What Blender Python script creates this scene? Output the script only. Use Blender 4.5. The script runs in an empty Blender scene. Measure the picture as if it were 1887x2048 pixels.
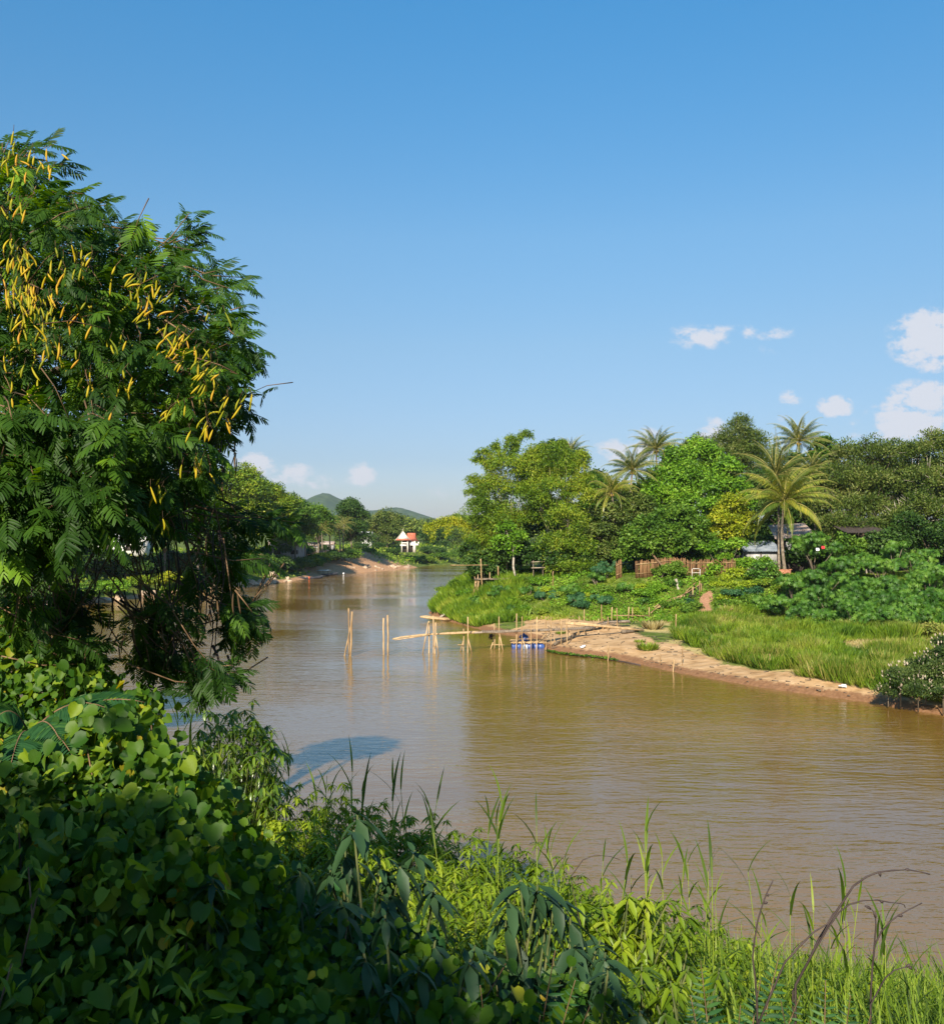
import bpy, math, random
import numpy as np

# ------------------------------------------------------------------ camera, light, sky
SC = bpy.context.scene
COL = SC.collection
R = math.radians
F = 1967.0            # focal length in pixels of the full size photograph
CX, HY = 943.5, 1075.0  # principal column and horizon row
CAMZ = 10.0

cam_d = bpy.data.cameras.new("camera")
cam = bpy.data.objects.new("camera", cam_d)
COL.objects.link(cam)
cam.location = (0, 0, CAMZ)
cam.rotation_euler = (R(90), 0, 0)
cam_d.sensor_fit = 'VERTICAL'
cam_d.sensor_height = 24
cam_d.lens = 24 * F / 2048
cam_d.shift_y = (HY - 1024) / 2048
cam_d.clip_start = 0.1
cam_d.clip_end = 30000
SC.camera = cam

SUN_DIR = np.array([-0.20, -0.84, 0.52])      # towards the sun: behind the camera, to the left
SUN_DIR = SUN_DIR / np.linalg.norm(SUN_DIR)
SUN_EL = math.asin(SUN_DIR[2])
SUN_AZ = math.atan2(SUN_DIR[0], SUN_DIR[1])
sun_d = bpy.data.lights.new("sun", 'SUN')
sun_d.energy = 5.0
sun_d.angle = R(0.5)
sun_d.color = (1.0, 0.90, 0.74)
sun = bpy.data.objects.new("sun", sun_d)
COL.objects.link(sun)
from mathutils import Vector, Matrix, Quaternion
sun.rotation_euler = Vector(-SUN_DIR).to_track_quat('-Z', 'Y').to_euler()
sun.location = (-40, -60, 60)

SC.view_settings.view_transform = 'Standard'
SC.view_settings.look = 'None'
SC.view_settings.exposure = 0.85
SC.view_settings.gamma = 1.0
SC.cycles.max_bounces = 8
SC.cycles.transparent_max_bounces = 8
SC.cycles.volume_bounces = 0

world = bpy.data.worlds.new("World")
SC.world = world
world.use_nodes = True
wn = world.node_tree.nodes
wl = world.node_tree.links
wn.clear()
w_out = wn.new('ShaderNodeOutputWorld')
w_bg = wn.new('ShaderNodeBackground')
w_bg.inputs['Strength'].default_value = 0.10
sky = wn.new('ShaderNodeTexSky')
sky.sky_type = 'NISHITA'
sky.sun_disc = False
sky.sun_elevation = SUN_EL
sky.sun_rotation = SUN_AZ % (2 * math.pi)
sky.altitude = 300
sky.air_density = 1.0
sky.dust_density = 0.6
sky.ozone_density = 2.5
hsv = wn.new('ShaderNodeHueSaturation')
hsv.inputs['Saturation'].default_value = 1.25
hsv.inputs['Value'].default_value = 1.0
wl.new(sky.outputs[0], hsv.inputs['Color'])
hsv_pending = hsv
# altitude response of the clear air: deeper blue high up, paler and darker near the horizon
# clouds: noise puffs inside a few elliptical patches of the sky, by direction
tc = wn.new('ShaderNodeTexCoord')
def wmath(op, a=None, b=None, va=None, vb=None, clamp=False):
    n = wn.new('ShaderNodeMath'); n.operation = op; n.use_clamp = clamp
    if a is not None: wl.new(a, n.inputs[0])
    if b is not None: wl.new(b, n.inputs[1])
    if va is not None: n.inputs[0].default_value = va
    if vb is not None: n.inputs[1].default_value = vb
    return n.outputs[0]
sep = wn.new('ShaderNodeSeparateXYZ')
wl.new(tc.outputs['Generated'], sep.inputs[0])
yy = wmath('MAXIMUM', sep.outputs['Y'], vb=0.05)
uu = wmath('DIVIDE', sep.outputs['X'], yy)
vv = wmath('DIVIDE', sep.outputs['Z'], yy)
elr = wn.new('ShaderNodeValToRGB')
pts_ = [(0.0, (.47, .44, .55)), (.079, (.53, .49, .55)), (.19, (.88, .73, .65)), (.29, (1.04, .93, .80)), (.48, (.80, 1.13, 1.05)), (1.0, (.80, 1.12, 1.08))]
while len(elr.color_ramp.elements) < len(pts_): elr.color_ramp.elements.new(.5)
for e_, (p_, c_) in zip(elr.color_ramp.elements, pts_):
    e_.position = p_; e_.color = tuple(v * .5 for v in c_) + (1,)
wl.new(wmath('MAXIMUM', sep.outputs['Z'], vb=0.0), elr.inputs[0])
vm1 = wn.new('ShaderNodeVectorMath'); vm1.operation = 'MULTIPLY'
wl.new(hsv.outputs[0], vm1.inputs[0]); wl.new(elr.outputs[0], vm1.inputs[1])
vm2 = wn.new('ShaderNodeVectorMath'); vm2.operation = 'SCALE'; vm2.inputs['Scale'].default_value = 2.0
wl.new(vm1.outputs[0], vm2.inputs[0])
comb = wn.new('ShaderNodeCombineXYZ')
wl.new(uu, comb.inputs[0]); wl.new(wmath('MULTIPLY', vv, vb=1.5), comb.inputs[1])
nz = wn.new('ShaderNodeTexNoise')
nz.inputs['Scale'].default_value = 38; nz.inputs['Detail'].default_value = 10; nz.inputs['Roughness'].default_value = 0.64
wl.new(comb.outputs[0], nz.inputs['Vector'])
# u, v centre, u radius, v radius, strength   (from the photograph's pixels)
CL = [(1400, 672, 58, 24, 1.0), (1480, 662, 40, 16, .6), (1545, 664, 42, 16, .65), (1530, 700, 30, 10, .3),
      (1862, 680, 78, 56, 1.7), (1580, 797, 24, 16, .95), (1670, 812, 32, 22, 1.5), (1850, 795, 76, 32, 1.5),
      (1812, 848, 74, 46, 1.6), (1710, 856, 24, 20, .6), (1570, 832, 18, 12, .5), (1425, 872, 30, 32, 1.4),
      (1235, 905, 48, 24, .9), (1290, 890, 34, 30, 1.3), (1335, 905, 20, 18, .9), (512, 930, 44, 22, 1.2), (575, 948, 52, 20, 1.15), (640, 964, 46, 14, .9),
      (725, 948, 28, 22, 1.2), (705, 962, 34, 10, .4), (880, 985, 50, 18, .28), (1760, 900, 80, 22, .5)]
acc = None
for (px, py, rx, ry, st) in CL:
    u0, v0 = (px - CX) / F, (HY - py) / F
    du = wmath('DIVIDE', wmath('SUBTRACT', uu, vb=u0), vb=rx / F * 1.35)
    dv = wmath('DIVIDE', wmath('SUBTRACT', vv, vb=v0), vb=ry / F * 1.35)
    d2 = wmath('ADD', wmath('MULTIPLY', du, du), wmath('MULTIPLY', dv, dv))
    m = wmath('MULTIPLY', wmath('SUBTRACT', None, d2, va=1.0, clamp=True), vb=st)
    acc = m if acc is None else wmath('MAXIMUM', acc, m)
nzz = wmath('MULTIPLY', wmath('SUBTRACT', nz.outputs['Fac'], vb=0.5), vb=5.2)
dens = wmath('MULTIPLY', wmath('ADD', wmath('MULTIPLY', acc, vb=0.85), wmath('MULTIPLY', nzz, wmath('POWER', acc, vb=.6))), wmath('GREATER_THAN', acc, vb=0.001))
ramp = wn.new('ShaderNodeMapRange'); ramp.interpolation_type = 'SMOOTHSTEP'
ramp.inputs['From Min'].default_value = 0.15; ramp.inputs['From Max'].default_value = 1.05
ramp.inputs['To Max'].default_value = 0.86
wl.new(dens, ramp.inputs['Value'])
front = wmath('GREATER_THAN', sep.outputs['Y'], vb=0.1)
cmix = wn.new('ShaderNodeMix'); cmix.data_type = 'RGBA'
wl.new(wmath('MULTIPLY', ramp.outputs[0], front), cmix.inputs['Factor'])
wl.new(vm2.outputs[0], cmix.inputs['A'])
cmix.inputs['B'].default_value = (4.3, 4.35, 4.7, 1)
wl.new(cmix.outputs['Result'], w_bg.inputs['Color'])
wl.new(w_bg.outputs[0], w_out.inputs[0])

# ------------------------------------------------------------------ helpers
RNG = np.random.default_rng(7)
def P(px, py, Y):
    "world point seen at pixel (px, py) of the photograph at distance Y"
    return np.array([(px - CX) / F * Y, Y, CAMZ - (py - HY) / F * Y])

def tag(o, label=None, cat=None, group=None, kind=None):
    if label: o['label'] = label
    if cat: o['category'] = cat
    if group: o['group'] = group
    if kind: o['kind'] = kind
    return o
def empty(name, loc, label, cat, group=None):
    o = bpy.data.objects.new(name, None)
    o.empty_display_size = 0.3
    COL.objects.link(o)
    o.location = tuple(float(v) for v in loc)
    return tag(o, label, cat, group)
def npmesh(name, V, FC, mat, parent=None, rnd=None, smooth=False, attrs=None, origin=None):
    "V (n,3); FC (m,k) or a list of such arrays"
    V = np.asarray(V, dtype=np.float64)
    if parent is not None and origin is None:
        origin = np.array(parent.location)
    if origin is not None:
        V = V - np.asarray(origin)[None, :]
    if isinstance(FC, list) and np.ndim(FC[0]) == 2:
        FCs = [np.asarray(f, dtype=np.int32) for f in FC if len(f)]
    else:
        FCs = [np.asarray(FC, dtype=np.int32)]
    loops = np.concatenate([f.ravel() for f in FCs])
    tot = np.concatenate([np.full(len(f), f.shape[1], dtype=np.int32) for f in FCs])
    start = np.concatenate([[0], np.cumsum(tot)[:-1]]).astype(np.int32)
    me = bpy.data.meshes.new(name)
    me.vertices.add(len(V)); me.vertices.foreach_set('co', V.astype(np.float32).ravel())
    me.loops.add(len(loops)); me.loops.foreach_set('vertex_index', loops)
    me.polygons.add(len(tot)); me.polygons.foreach_set('loop_start', start)
    me.polygons.foreach_set('loop_total', tot)
    if smooth:
        me.polygons.foreach_set('use_smooth', np.ones(len(tot), dtype=bool))
    if rnd is not None:
        a = me.attributes.new('rnd', 'FLOAT', 'FACE')
        a.data.foreach_set('value', np.asarray(rnd, dtype=np.float32))
    for k, v in (attrs or {}).items():
        a = me.attributes.new(k, 'FLOAT', 'POINT')
        a.data.foreach_set('value', np.asarray(v, dtype=np.float32))
    me.update(calc_edges=True)
    me.materials.append(mat)
    o = bpy.data.objects.new(name, me)
    COL.objects.link(o)
    if parent is not None:
        o.parent = parent
    elif origin is not None:
        o.location = tuple(float(v) for v in origin)
    return o

def norm(a):
    return a / np.maximum(np.linalg.norm(a, axis=-1, keepdims=True), 1e-9)
# leaf templates: x across, y along, z normal
def T_diamond(w=.5):
    return np.array([[0, 0, 0], [w/2, .45, .03], [0, 1, 0], [-w/2, .45, .03]]), np.array([[0, 1, 2, 3]])
def T_lance(w=.28, fold=.06, droop=.25):
    ys = [0, .3, .65, 1.0]; ws = [0.02, w/2, w*.42, 0.0]
    v = []
    for y, q in zip(ys, ws):
        z = -droop * y * y
        v += [[-q, y, z + fold * q / w * 2], [0, y, z], [q, y, z + fold * q / w * 2]]
    f = []
    for i in range(3):
        a = 3 * i
        f += [[a, a+1, a+4, a+3], [a+1, a+2, a+5, a+4]]
    return np.array(v), np.array(f)
def T_heart(fold=.10, notch=.18):
    # broad two-lobed leaf
    rim = [[0, 0], [.30, -.10], [.52, .12], [.55, .45], [.42, .78], [.18, .98], [0, 1 - notch]]
    v = [[0, 0, 0], [0, .4, -.02], [0, 1 - notch, -.04]]
    idxr, idxl = [], []
    for (x, y) in rim[1:-1]:
        idxr.append(len(v)); v.append([x, y, fold * x * 2 - .12 * y * y])
    for (x, y) in rim[1:-1]:
        idxl.append(len(v)); v.append([-x, y, fold * x * 2 - .12 * y * y])
    f = []
    for ids, flip in ((idxr, 0), (idxl, 1)):
        ch = [0] + ids + [2]
        for i in range(len(ch) - 1):
            t = [1, ch[i], ch[i+1]]
            f.append(t[::-1] if flip else t)
    return np.array(v, float), np.array(f)
def T_star(n=7, r0=.28, droop=.25):
    "palmate leaf, centre at the origin, lobes fanning round"
    v = [[0, 0, 0]]; f = []
    for i in range(n):
        a = math.pi * 2 * (i + .5) / (n + .6) - math.pi / 2
        b = math.pi * 2 / (n + .6) * .42
        L = 1.0 - .25 * abs(i - (n-1)/2) / n
        k = len(v)
        v += [[r0*math.cos(a-b)*1.25, r0*math.sin(a-b)*1.25, -.02], [L*.62*math.cos(a-b*.62), L*.62*math.sin(a-b*.62), -droop*.3],
              [L*math.cos(a), L*math.sin(a), -droop], [L*.62*math.cos(a+b*.62), L*.62*math.sin(a+b*.62), -droop*.3],
              [r0*math.cos(a+b)*1.25, r0*math.sin(a+b)*1.25, -.02]]
        f += [[0, k, k+4], [k, k+1, k+4], [k+1, k+3, k+4], [k+1, k+2, k+3]]
    return np.array(v), np.array(f)
def leaves(C, D, N, S, T, rng=RNG, rnd=None):
    "place template T at centres C along D with normals N and sizes S -> V, F, rnd"
    Tv, Tf = T
    C = np.asarray(C); n = len(C)
    D = norm(D); X = norm(np.cross(D, N)); Z = np.cross(X, D)
    S = np.broadcast_to(S, (n,))
    V = C[:, None, :] + S[:, None, None] * (Tv[None, :, 0:1] * X[:, None, :] + Tv[None, :, 1:2] * D[:, None, :] + Tv[None, :, 2:3] * Z[:, None, :])
    Fx = Tf[None, :, :] + (np.arange(n) * len(Tv))[:, None, None]
    if rnd is None: rnd = rng.random(n)
    return V.reshape(-1, 3), Fx.reshape(-1, Tf.shape[1]), np.repeat(rnd, len(Tf))
def merge(parts):
    Vs, Fs, Rs = [], [], []; o = 0
    for V, Fx, r in parts:
        Vs.append(V); Fs.append(Fx + o); Rs.append(r); o += len(V)
    return np.concatenate(Vs), np.concatenate(Fs), np.concatenate(Rs)
def rdir(n, rng=RNG):
    return norm(rng.normal(size=(n, 3)))

class Tubes:
    "collects tubes and boxes (all quads)"
    def __init__(self): self.V = []; self.F = []; self.n = 0; self.r = []
    def add(self, V, Fx, rnd=0.5):
        self.V.append(np.asarray(V, float)); self.F.append(np.asarray(Fx) + self.n); self.n += len(V); self.r.append(np.full(len(Fx), rnd))
    def tube(self, pts, rad, k=6, rnd=None, cap=True):
        pts = np.asarray(pts, float); m = len(pts)
        rad = np.broadcast_to(rad, (m,))
        T = np.gradient(pts, axis=0); T = norm(T)
        ref = np.array([0, 0, 1.0]) if abs(T[0, 2]) < .8 else np.array([1.0, 0, 0])
        A = norm(np.cross(T, ref)); B = np.cross(T, A)
        an = np.arange(k) * 2 * math.pi / k
        V = pts[:, None, :] + rad[:, None, None] * (np.cos(an)[None, :, None] * A[:, None, :] + np.sin(an)[None, :, None] * B[:, None, :])
        V = V.reshape(-1, 3)
        i = np.arange(m - 1)[:, None] * k; j = np.arange(k)[None, :]; j2 = (j + 1) % k
        Fx = np.stack([i + j, i + j2, i + k + j2, i + k + j], -1).reshape(-1, 4)
        if cap:
            V = np.concatenate([V, pts[:1], pts[-1:]])
            c0, c1 = m * k, m * k + 1
            jj = np.arange(0, k - 1, 2)
            e = []
            for a in range(0, k, 2):
                e.append([c0, (a + 2) % k, (a + 1) % k, a])
                e.append([c1, (m-1)*k + a, (m-1)*k + (a + 1) % k, (m-1)*k + (a + 2) % k])
            Fx = np.concatenate([Fx, np.array(e)])
        self.add(V, Fx, random.random() if rnd is None else rnd)
    def bar(self, a, b, r, k=6, rnd=None, r2=None, sag=0, wob=0, n=2):
        a = np.asarray(a, float); b = np.asarray(b, float)
        if wob or sag: n = max(n, 6)
        t = np.linspace(0, 1, n)[:, None]
        pts = a + (b - a) * t
        pts[:, 2] -= (sag * 4 * t * (1 - t))[:, 0]
        if wob:
            w = np.random.default_rng(int(abs(a[0]*977+b[1]*131+b[2]*7)) % 100000).normal(size=(n, 3)) * wob
            w[0] = 0; w[-1] = 0; pts += w
        self.tube(pts, np.linspace(r, r if r2 is None else r2, n), k, rnd)
    def box(self, c, sz, rz=0.0, rnd=None, tilt=None):
        c = np.asarray(c, float); s = np.asarray(sz, float) / 2
        q = np.array([[-1,-1,-1],[1,-1,-1],[1,1,-1],[-1,1,-1],[-1,-1,1],[1,-1,1],[1,1,1],[-1,1,1]]) * s
        if tilt is not None:
            q = q @ np.array(Matrix.Rotation(tilt[0], 3, tilt[1])).T
        cr, sr = math.cos(rz), math.sin(rz)
        q = q @ np.array([[cr, -sr, 0], [sr, cr, 0], [0, 0, 1]]).T + c
        f = [[0,3,2,1],[4,5,6,7],[0,1,5,4],[1,2,6,5],[2,3,7,6],[3,0,4,7]]
        self.add(q, f, random.random() if rnd is None else rnd)
    def build(self, name, mat, parent=None, smooth=False, origin=None):
        return npmesh(name, np.concatenate(self.V), np.concatenate(self.F), mat, parent, np.concatenate(self.r), smooth, origin=origin)

def copy_tree(o, parent=None):
    c = o.copy(); COL.objects.link(c)
    if parent is not None: c.parent = parent
    for ch in list(o.children):
        copy_tree(ch, c)
    return c

# ------------------------------------------------------------------ materials
def mat_base(name):
    m = bpy.data.materials.new(name); m.use_nodes = True
    nt = m.node_tree; nt.nodes.clear()
    out = nt.nodes.new('ShaderNodeOutputMaterial')
    return m, nt, out
def ramp_node(nt, cols, pos=None):
    r = nt.nodes.new('ShaderNodeValToRGB')
    e = r.color_ramp.elements
    while len(e) < len(cols): e.new(0.5)
    for i, c in enumerate(cols):
        e[i].position = (i / (len(cols) - 1)) if pos is None else pos[i]
        e[i].color = (*c, 1)
    return r
def leaf_mat(name, cols, trans=.26, rough=.5, spec=.22, pos=None, nscale=0, tcol=None):
    "foliage: colour varies from leaf to leaf; part of the light passes through"
    m, nt, out = mat_base(name)
    L = nt.links
    at = nt.nodes.new('ShaderNodeAttribute'); at.attribute_name = 'rnd'
    r = ramp_node(nt, cols, pos)
    fac = at.outputs['Fac']
    if nscale:
        geo = nt.nodes.new('ShaderNodeNewGeometry')
        n = nt.nodes.new('ShaderNodeTexNoise'); n.inputs['Scale'].default_value = nscale; n.inputs['Detail'].default_value = 2
        L.new(geo.outputs['Position'], n.inputs['Vector'])
        mr = nt.nodes.new('ShaderNodeMapRange'); mr.inputs['From Min'].default_value = .3; mr.inputs['From Max'].default_value = .7
        mr.inputs['To Min'].default_value = -.35; mr.inputs['To Max'].default_value = .35
        L.new(n.outputs['Fac'], mr.inputs['Value'])
        ad = nt.nodes.new('ShaderNodeMath'); ad.operation = 'ADD'; ad.use_clamp = True
        L.new(fac, ad.inputs[0]); L.new(mr.outputs[0], ad.inputs[1]); fac = ad.outputs[0]
    L.new(fac, r.inputs[0])
    p = nt.nodes.new('ShaderNodeBsdfPrincipled')
    p.inputs['Roughness'].default_value = rough
    p.inputs['Specular IOR Level'].default_value = spec
    L.new(r.outputs[0], p.inputs['Base Color'])
    t = nt.nodes.new('ShaderNodeBsdfTranslucent')
    hs = nt.nodes.new('ShaderNodeHueSaturation')
    hs.inputs['Hue'].default_value = .47; hs.inputs['Saturation'].default_value = 1.15; hs.inputs['Value'].default_value = 1.9
    L.new(r.outputs[0], hs.inputs['Color']); L.new(hs.outputs[0], t.inputs['Color'])
    mx = nt.nodes.new('ShaderNodeMixShader'); mx.inputs[0].default_value = trans
    L.new(p.outputs[0], mx.inputs[1]); L.new(t.outputs[0], mx.inputs[2]); L.new(mx.outputs[0], out.inputs[0])
    return m
def solid_mat(name, cols, rough=.8, nscale=6.0, spec=.3, bump=0.0, stretch=None, use_rnd=False, metal=0.0, pos=None):
    m, nt, out = mat_base(name); L = nt.links
    p = nt.nodes.new('ShaderNodeBsdfPrincipled')
    p.inputs['Roughness'].default_value = rough; p.inputs['Specular IOR Level'].default_value = spec
    p.inputs['Metallic'].default_value = metal
    geo = nt.nodes.new('ShaderNodeTexCoord')
    mp = nt.nodes.new('ShaderNodeMapping')
    if stretch: mp.inputs['Scale'].default_value = stretch
    L.new(geo.outputs['Object'], mp.inputs[0])
    n = nt.nodes.new('ShaderNodeTexNoise'); n.inputs['Scale'].default_value = nscale; n.inputs['Detail'].default_value = 6
    L.new(mp.outputs[0], n.inputs['Vector'])
    r = ramp_node(nt, cols, pos or ([.3, .7] if len(cols) == 2 else [.28, .5, .72] if len(cols) == 3 else None))
    fac = n.outputs['Fac']
    if use_rnd:
        at = nt.nodes.new('ShaderNodeAttribute'); at.attribute_name = 'rnd'
        a = nt.nodes.new('ShaderNodeMath'); a.operation = 'MULTIPLY_ADD'; a.inputs[1].default_value = .35
        L.new(at.outputs['Fac'], a.inputs[0]); L.new(fac, a.inputs[2])
        b = nt.nodes.new('ShaderNodeMath'); b.operation = 'SUBTRACT'; b.inputs[1].default_value = .175
        L.new(a.outputs[0], b.inputs[0]); fac = b.outputs[0]
    L.new(fac, r.inputs[0]); L.new(r.outputs[0], p.inputs['Base Color'])
    if bump:
        bp = nt.nodes.new('ShaderNodeBump'); bp.inputs['Strength'].default_value = bump; bp.inputs['Distance'].default_value = .05
        L.new(n.outputs['Fac'], bp.inputs['Height']); L.new(bp.outputs[0], p.inputs['Normal'])
    L.new(p.outputs[0], out.inputs[0])
    return m
M = {}
M['bark'] = solid_mat('bark', [(.05,.035,.022), (.13,.10,.07), (.22,.18,.13)], .9, 5, bump=.5, stretch=(1,1,.25))
M['palm_bark'] = solid_mat('palm_bark', [(.09,.07,.05), (.18,.14,.10), (.27,.22,.16)], .85, 4, bump=.3)
M['pale_bark'] = solid_mat('pale_bark', [(.20,.16,.12), (.36,.31,.25), (.48,.43,.36)], .85, 4, bump=.3)
M['twig'] = solid_mat('twig', [(.07,.04,.02), (.15,.09,.045), (.25,.16,.09)], .8, 9)
M['n_stem'] = solid_mat('green_stem', [(.03,.045,.012), (.07,.09,.025), (.12,.12,.04)], .7, 9)
M['darktwig'] = solid_mat('darktwig', [(.03,.02,.018), (.07,.05,.045)], .7, 9)
M['bamboo'] = solid_mat('bamboo', [(.20,.12,.05), (.34,.22,.105), (.48,.33,.17)], .55, 3, spec=.4, use_rnd=True, stretch=(1,1,.4))
M['bamboo_grey'] = solid_mat('bamboo_grey', [(.13,.10,.075), (.25,.19,.14), (.34,.28,.21)], .7, 3, use_rnd=True)
M['woven'] = solid_mat('woven', [(.08,.04,.018), (.19,.10,.042), (.30,.17,.08)], .8, 4, use_rnd=True, stretch=(3,3,.3))
M['rock'] = solid_mat('rock', [(.22,.15,.10), (.40,.29,.20), (.55,.43,.32)], .9, 1.2, bump=.6)
# ------------------------------------------------------------------ terrain
NEAR = np.array([(-3500, -400), (-220, -10), (-60, 36), (-30, 40), (-12, 33), (0, 25), (10, 21.5), (20, 17), (40, 5), (80, -30), (300, -160), (3500, -900), (3500, -5000), (-3500, -5000)], float)
LEFT = np.array([(-3500, 40), (-250, 72), (-130, 95), (-80, 118), (-63, 136), (-58, 149), (-55, 161), (-51, 180), (-46, 197), (-41, 223), (-38, 259), (-35, 269), (-29, 285), (-20, 317), (-15, 351), (-5, 366), (4, 405), (16, 440), (60, 470), (150, 500), (420, 560), (3500, 900), (3500, 9000), (-3500, 9000)], float)
RIGHT = np.array([(3500, -300), (300, -90), (80, -12), (42, 18), (33, 38), (28.5, 50), (26.4, 55), (24.4, 58.5), (23.8, 59.6), (20.8, 63.2), (18.4, 66.7), (14.9, 73), (12, 80), (8.6, 84.5), (6.7, 87.5), (5.5, 92), (6.0, 97), (3.6, 101), (1.5, 105), (0, 109), (-2.9, 118), (-5.2, 126), (-5.6, 131), (-4.5, 140), (-1.5, 160), (3, 190), (12, 240), (25, 300), (50, 370), (110, 420), (400, 500), (3500, 700)], float)
TERR = np.array([(60, 340), (22, 250), (10, 190), (4.5, 160), (2.5, 140), (4, 129), (9, 121.5), (16, 117), (24, 114.5), (33, 112.5), (43, 109.5), (54, 105), (68, 97), (85, 82), (110, 60), (300, -20), (3500, -200), (3500, 680), (400, 480), (150, 430)], float)
def sdist(poly, x, y):
    "signed distance, positive inside"
    x = np.asarray(x, float); y = np.asarray(y, float)
    d = np.full(x.shape, 1e18); ins = np.zeros(x.shape, bool)
    n = len(poly)
    for i in range(n):
        ax, ay = poly[i]; bx, by = poly[(i + 1) % n]
        dx, dy = bx - ax, by - ay
        t = np.clip(((x - ax) * dx + (y - ay) * dy) / (dx * dx + dy * dy), 0, 1)
        d = np.minimum(d, (x - ax - t * dx) ** 2 + (y - ay - t * dy) ** 2)
        c = ((ay > y) != (by > y)) & (x < (bx - ax) * (y - ay) / (by - ay + 1e-12) + ax)
        ins ^= c
    d = np.sqrt(d)
    return np.where(ins, d, -d)
def ss(t):
    t = np.clip(t, 0, 1); return t * t * (3 - 2 * t)
def vnoise(x, y, s, seed=0):
    "value noise in -1..1"
    x = np.asarray(x, float) / s; y = np.asarray(y, float) / s
    xi = np.floor(x).astype(np.int64); yi = np.floor(y).astype(np.int64)
    fx = x - xi; fy = y - yi; fx = fx*fx*(3-2*fx); fy = fy*fy*(3-2*fy)
    def h(i, j):
        k = (i * 374761393 + j * 668265263 + seed * 1442695041) & 0x7fffffff
        k = ((k ^ (k >> 13)) * 1274126177) & 0x7fffffff
        return ((k ^ (k >> 16)) & 0xffff) / 32767.5 - 1
    return (h(xi, yi)*(1-fx) + h(xi+1, yi)*fx)*(1-fy) + (h(xi, yi+1)*(1-fx) + h(xi+1, yi+1)*fx)*fy
def height(x, y, full=False):
    x = np.asarray(x, float); y = np.asarray(y, float)
    dn = sdist(NEAR, x, y); dl = sdist(LEFT, x, y); dr = sdist(RIGHT, x, y); dt = sdist(TERR, x, y)
    nz = vnoise(x, y, 5, 1) * .5 + vnoise(x, y, 1.7, 2) * .25
    zn = np.interp(dn, [-40, -5, 0, 3, 10, 20, 23.5, 60], [-3.5, -1.8, -.1, 1.0, 3.8, 6.75, 8.25, 8.6])
    zl = np.interp(dl, [-40, -5, 0, 3, 14, 24, 60, 400], [-3.5, -1.5, -.1, .8, 5.2, 6.6, 7.6, 12]) + nz * .4 * ss(dl / 6)
    # right bank: sand bar, slope, terrace
    sand = np.interp(dr, [-40, -5, 0, .5, 2.5, 8, 25, 60], [-3.5, -1.2, -.12, .22, .55, .95, 1.25, 1.5])
    sand = sand + ss(dr / 3) * (vnoise(x, y, 6, 5) * .16 + vnoise(x, y, 2.2, 6) * .09)
    W = 13.0
    zt = 4.4 * ss(1 + dt / W) + np.interp(dt, [0, 60], [0, 1.5])
    bank = np.minimum(zt, np.maximum(0, dr) * 0.85)
    zr = sand + bank + nz * .25 * ss((dt + W) / W) * ss(dr / 4)
    z = np.maximum(np.maximum(zn, zl), zr)
    if full: return z, dn, dl, dr, dt
    return z
def hz(x, y):
    return float(height(np.array([x]), np.array([y]))[0])
def G(px, py, y0=3.0, y1=700.0):
    "first ground (or water) point along the ray through a pixel"
    Y = np.concatenate([np.arange(y0, 150, .1), np.arange(150, y1, .5)])
    Y = Y[Y >= y0]
    X = (px - CX) / F * Y; Z = CAMZ - (py - HY) / F * Y
    H = np.maximum(height(X, Y), 0)
    k = np.argmax(Z <= H)
    if not (Z <= H).any(): k = len(Y) - 1
    return np.array([X[k], Y[k], H[k]])

def axis(segs):
    out = []
    for a, b, s in segs: out.append(np.arange(a, b, s))
    return np.concatenate(out)
def grow(a, b, n):  # geometric from a to b
    return np.sign(a) * np.geomspace(abs(a), abs(b), n)
xs = np.concatenate([grow(-70, -3400, 34)[::-1][:-1], axis([(-70, 56, .8)]), grow(56, 3400, 36)])
ys = np.concatenate([-grow(4, 400, 14)[::-1], axis([(-3, 30, .7), (30, 56, 1.6), (56, 140, .7), (140, 420, 2.2)]), grow(420, 7000, 40)])
GX, GY = np.meshgrid(xs, ys)
hZ, dn, dl, dr, dt = height(GX, GY, True)
nx, ny = len(xs), len(ys)
ii = (np.arange(ny - 1)[:, None] * nx + np.arange(nx - 1)[None, :]).ravel()
quads = np.stack([ii, ii + 1, ii + nx + 1, ii + nx], 1)
# which ground it is: bare sand, red earth, path (shapes of their own)
n1 = vnoise(GX, GY, 4, 11); n2 = vnoise(GX, GY, 1.6, 12)
sand_w = np.zeros_like(GX)
edge = np.interp(GX, [1, 5.5, 8, 12, 15, 19, 24, 40], [1.0, 3.5, 13, 24, 11.5, 5.0, 4.2, 4.2])
sand_w = ss((edge - dr + n1 * 1.6 + n2 * .9) / 1.5) * ss((dr + 1.5) / 1.0) * (dt < -11.0)
# dry yellow clearing further right
e2 = ((GX - 37) / 9.0) ** 2 + ((GY - 80) / 6.0) ** 2
dry_w = np.maximum(ss(1.3 - e2 + n1 * .4) * (dr > 3), .55 * ss(1 - ((GX - 22) / 6) ** 2 - ((GY - 96) / 5) ** 2 + n1 * .4))
dry_w = np.maximum(dry_w, .9 * ss(vnoise(GX, GY, 2.6, 46) * 1.2 + .35) * (dt < -12.0) * (dr > 3) * (GX > 13))
# red earth at the waterline and on the far cut bank
px_, py_ = GX / np.maximum(GY, 1), 0
red_w = ss(1.0 - np.abs(dr - .3) / 1.6) * (GY < 140)
far_red = ss(1.6 - np.abs((GY - 286) / 34.0)) * (dl > -2) * ss((24 - dl) / 4) + ss(1.0 - np.abs(dl - .5) / 2.8) * (GY < 330)
far_red = np.maximum(far_red, ss(1 - ((GX - 16) / 9) ** 2 - ((GY - 444) / 12) ** 2))
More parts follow.
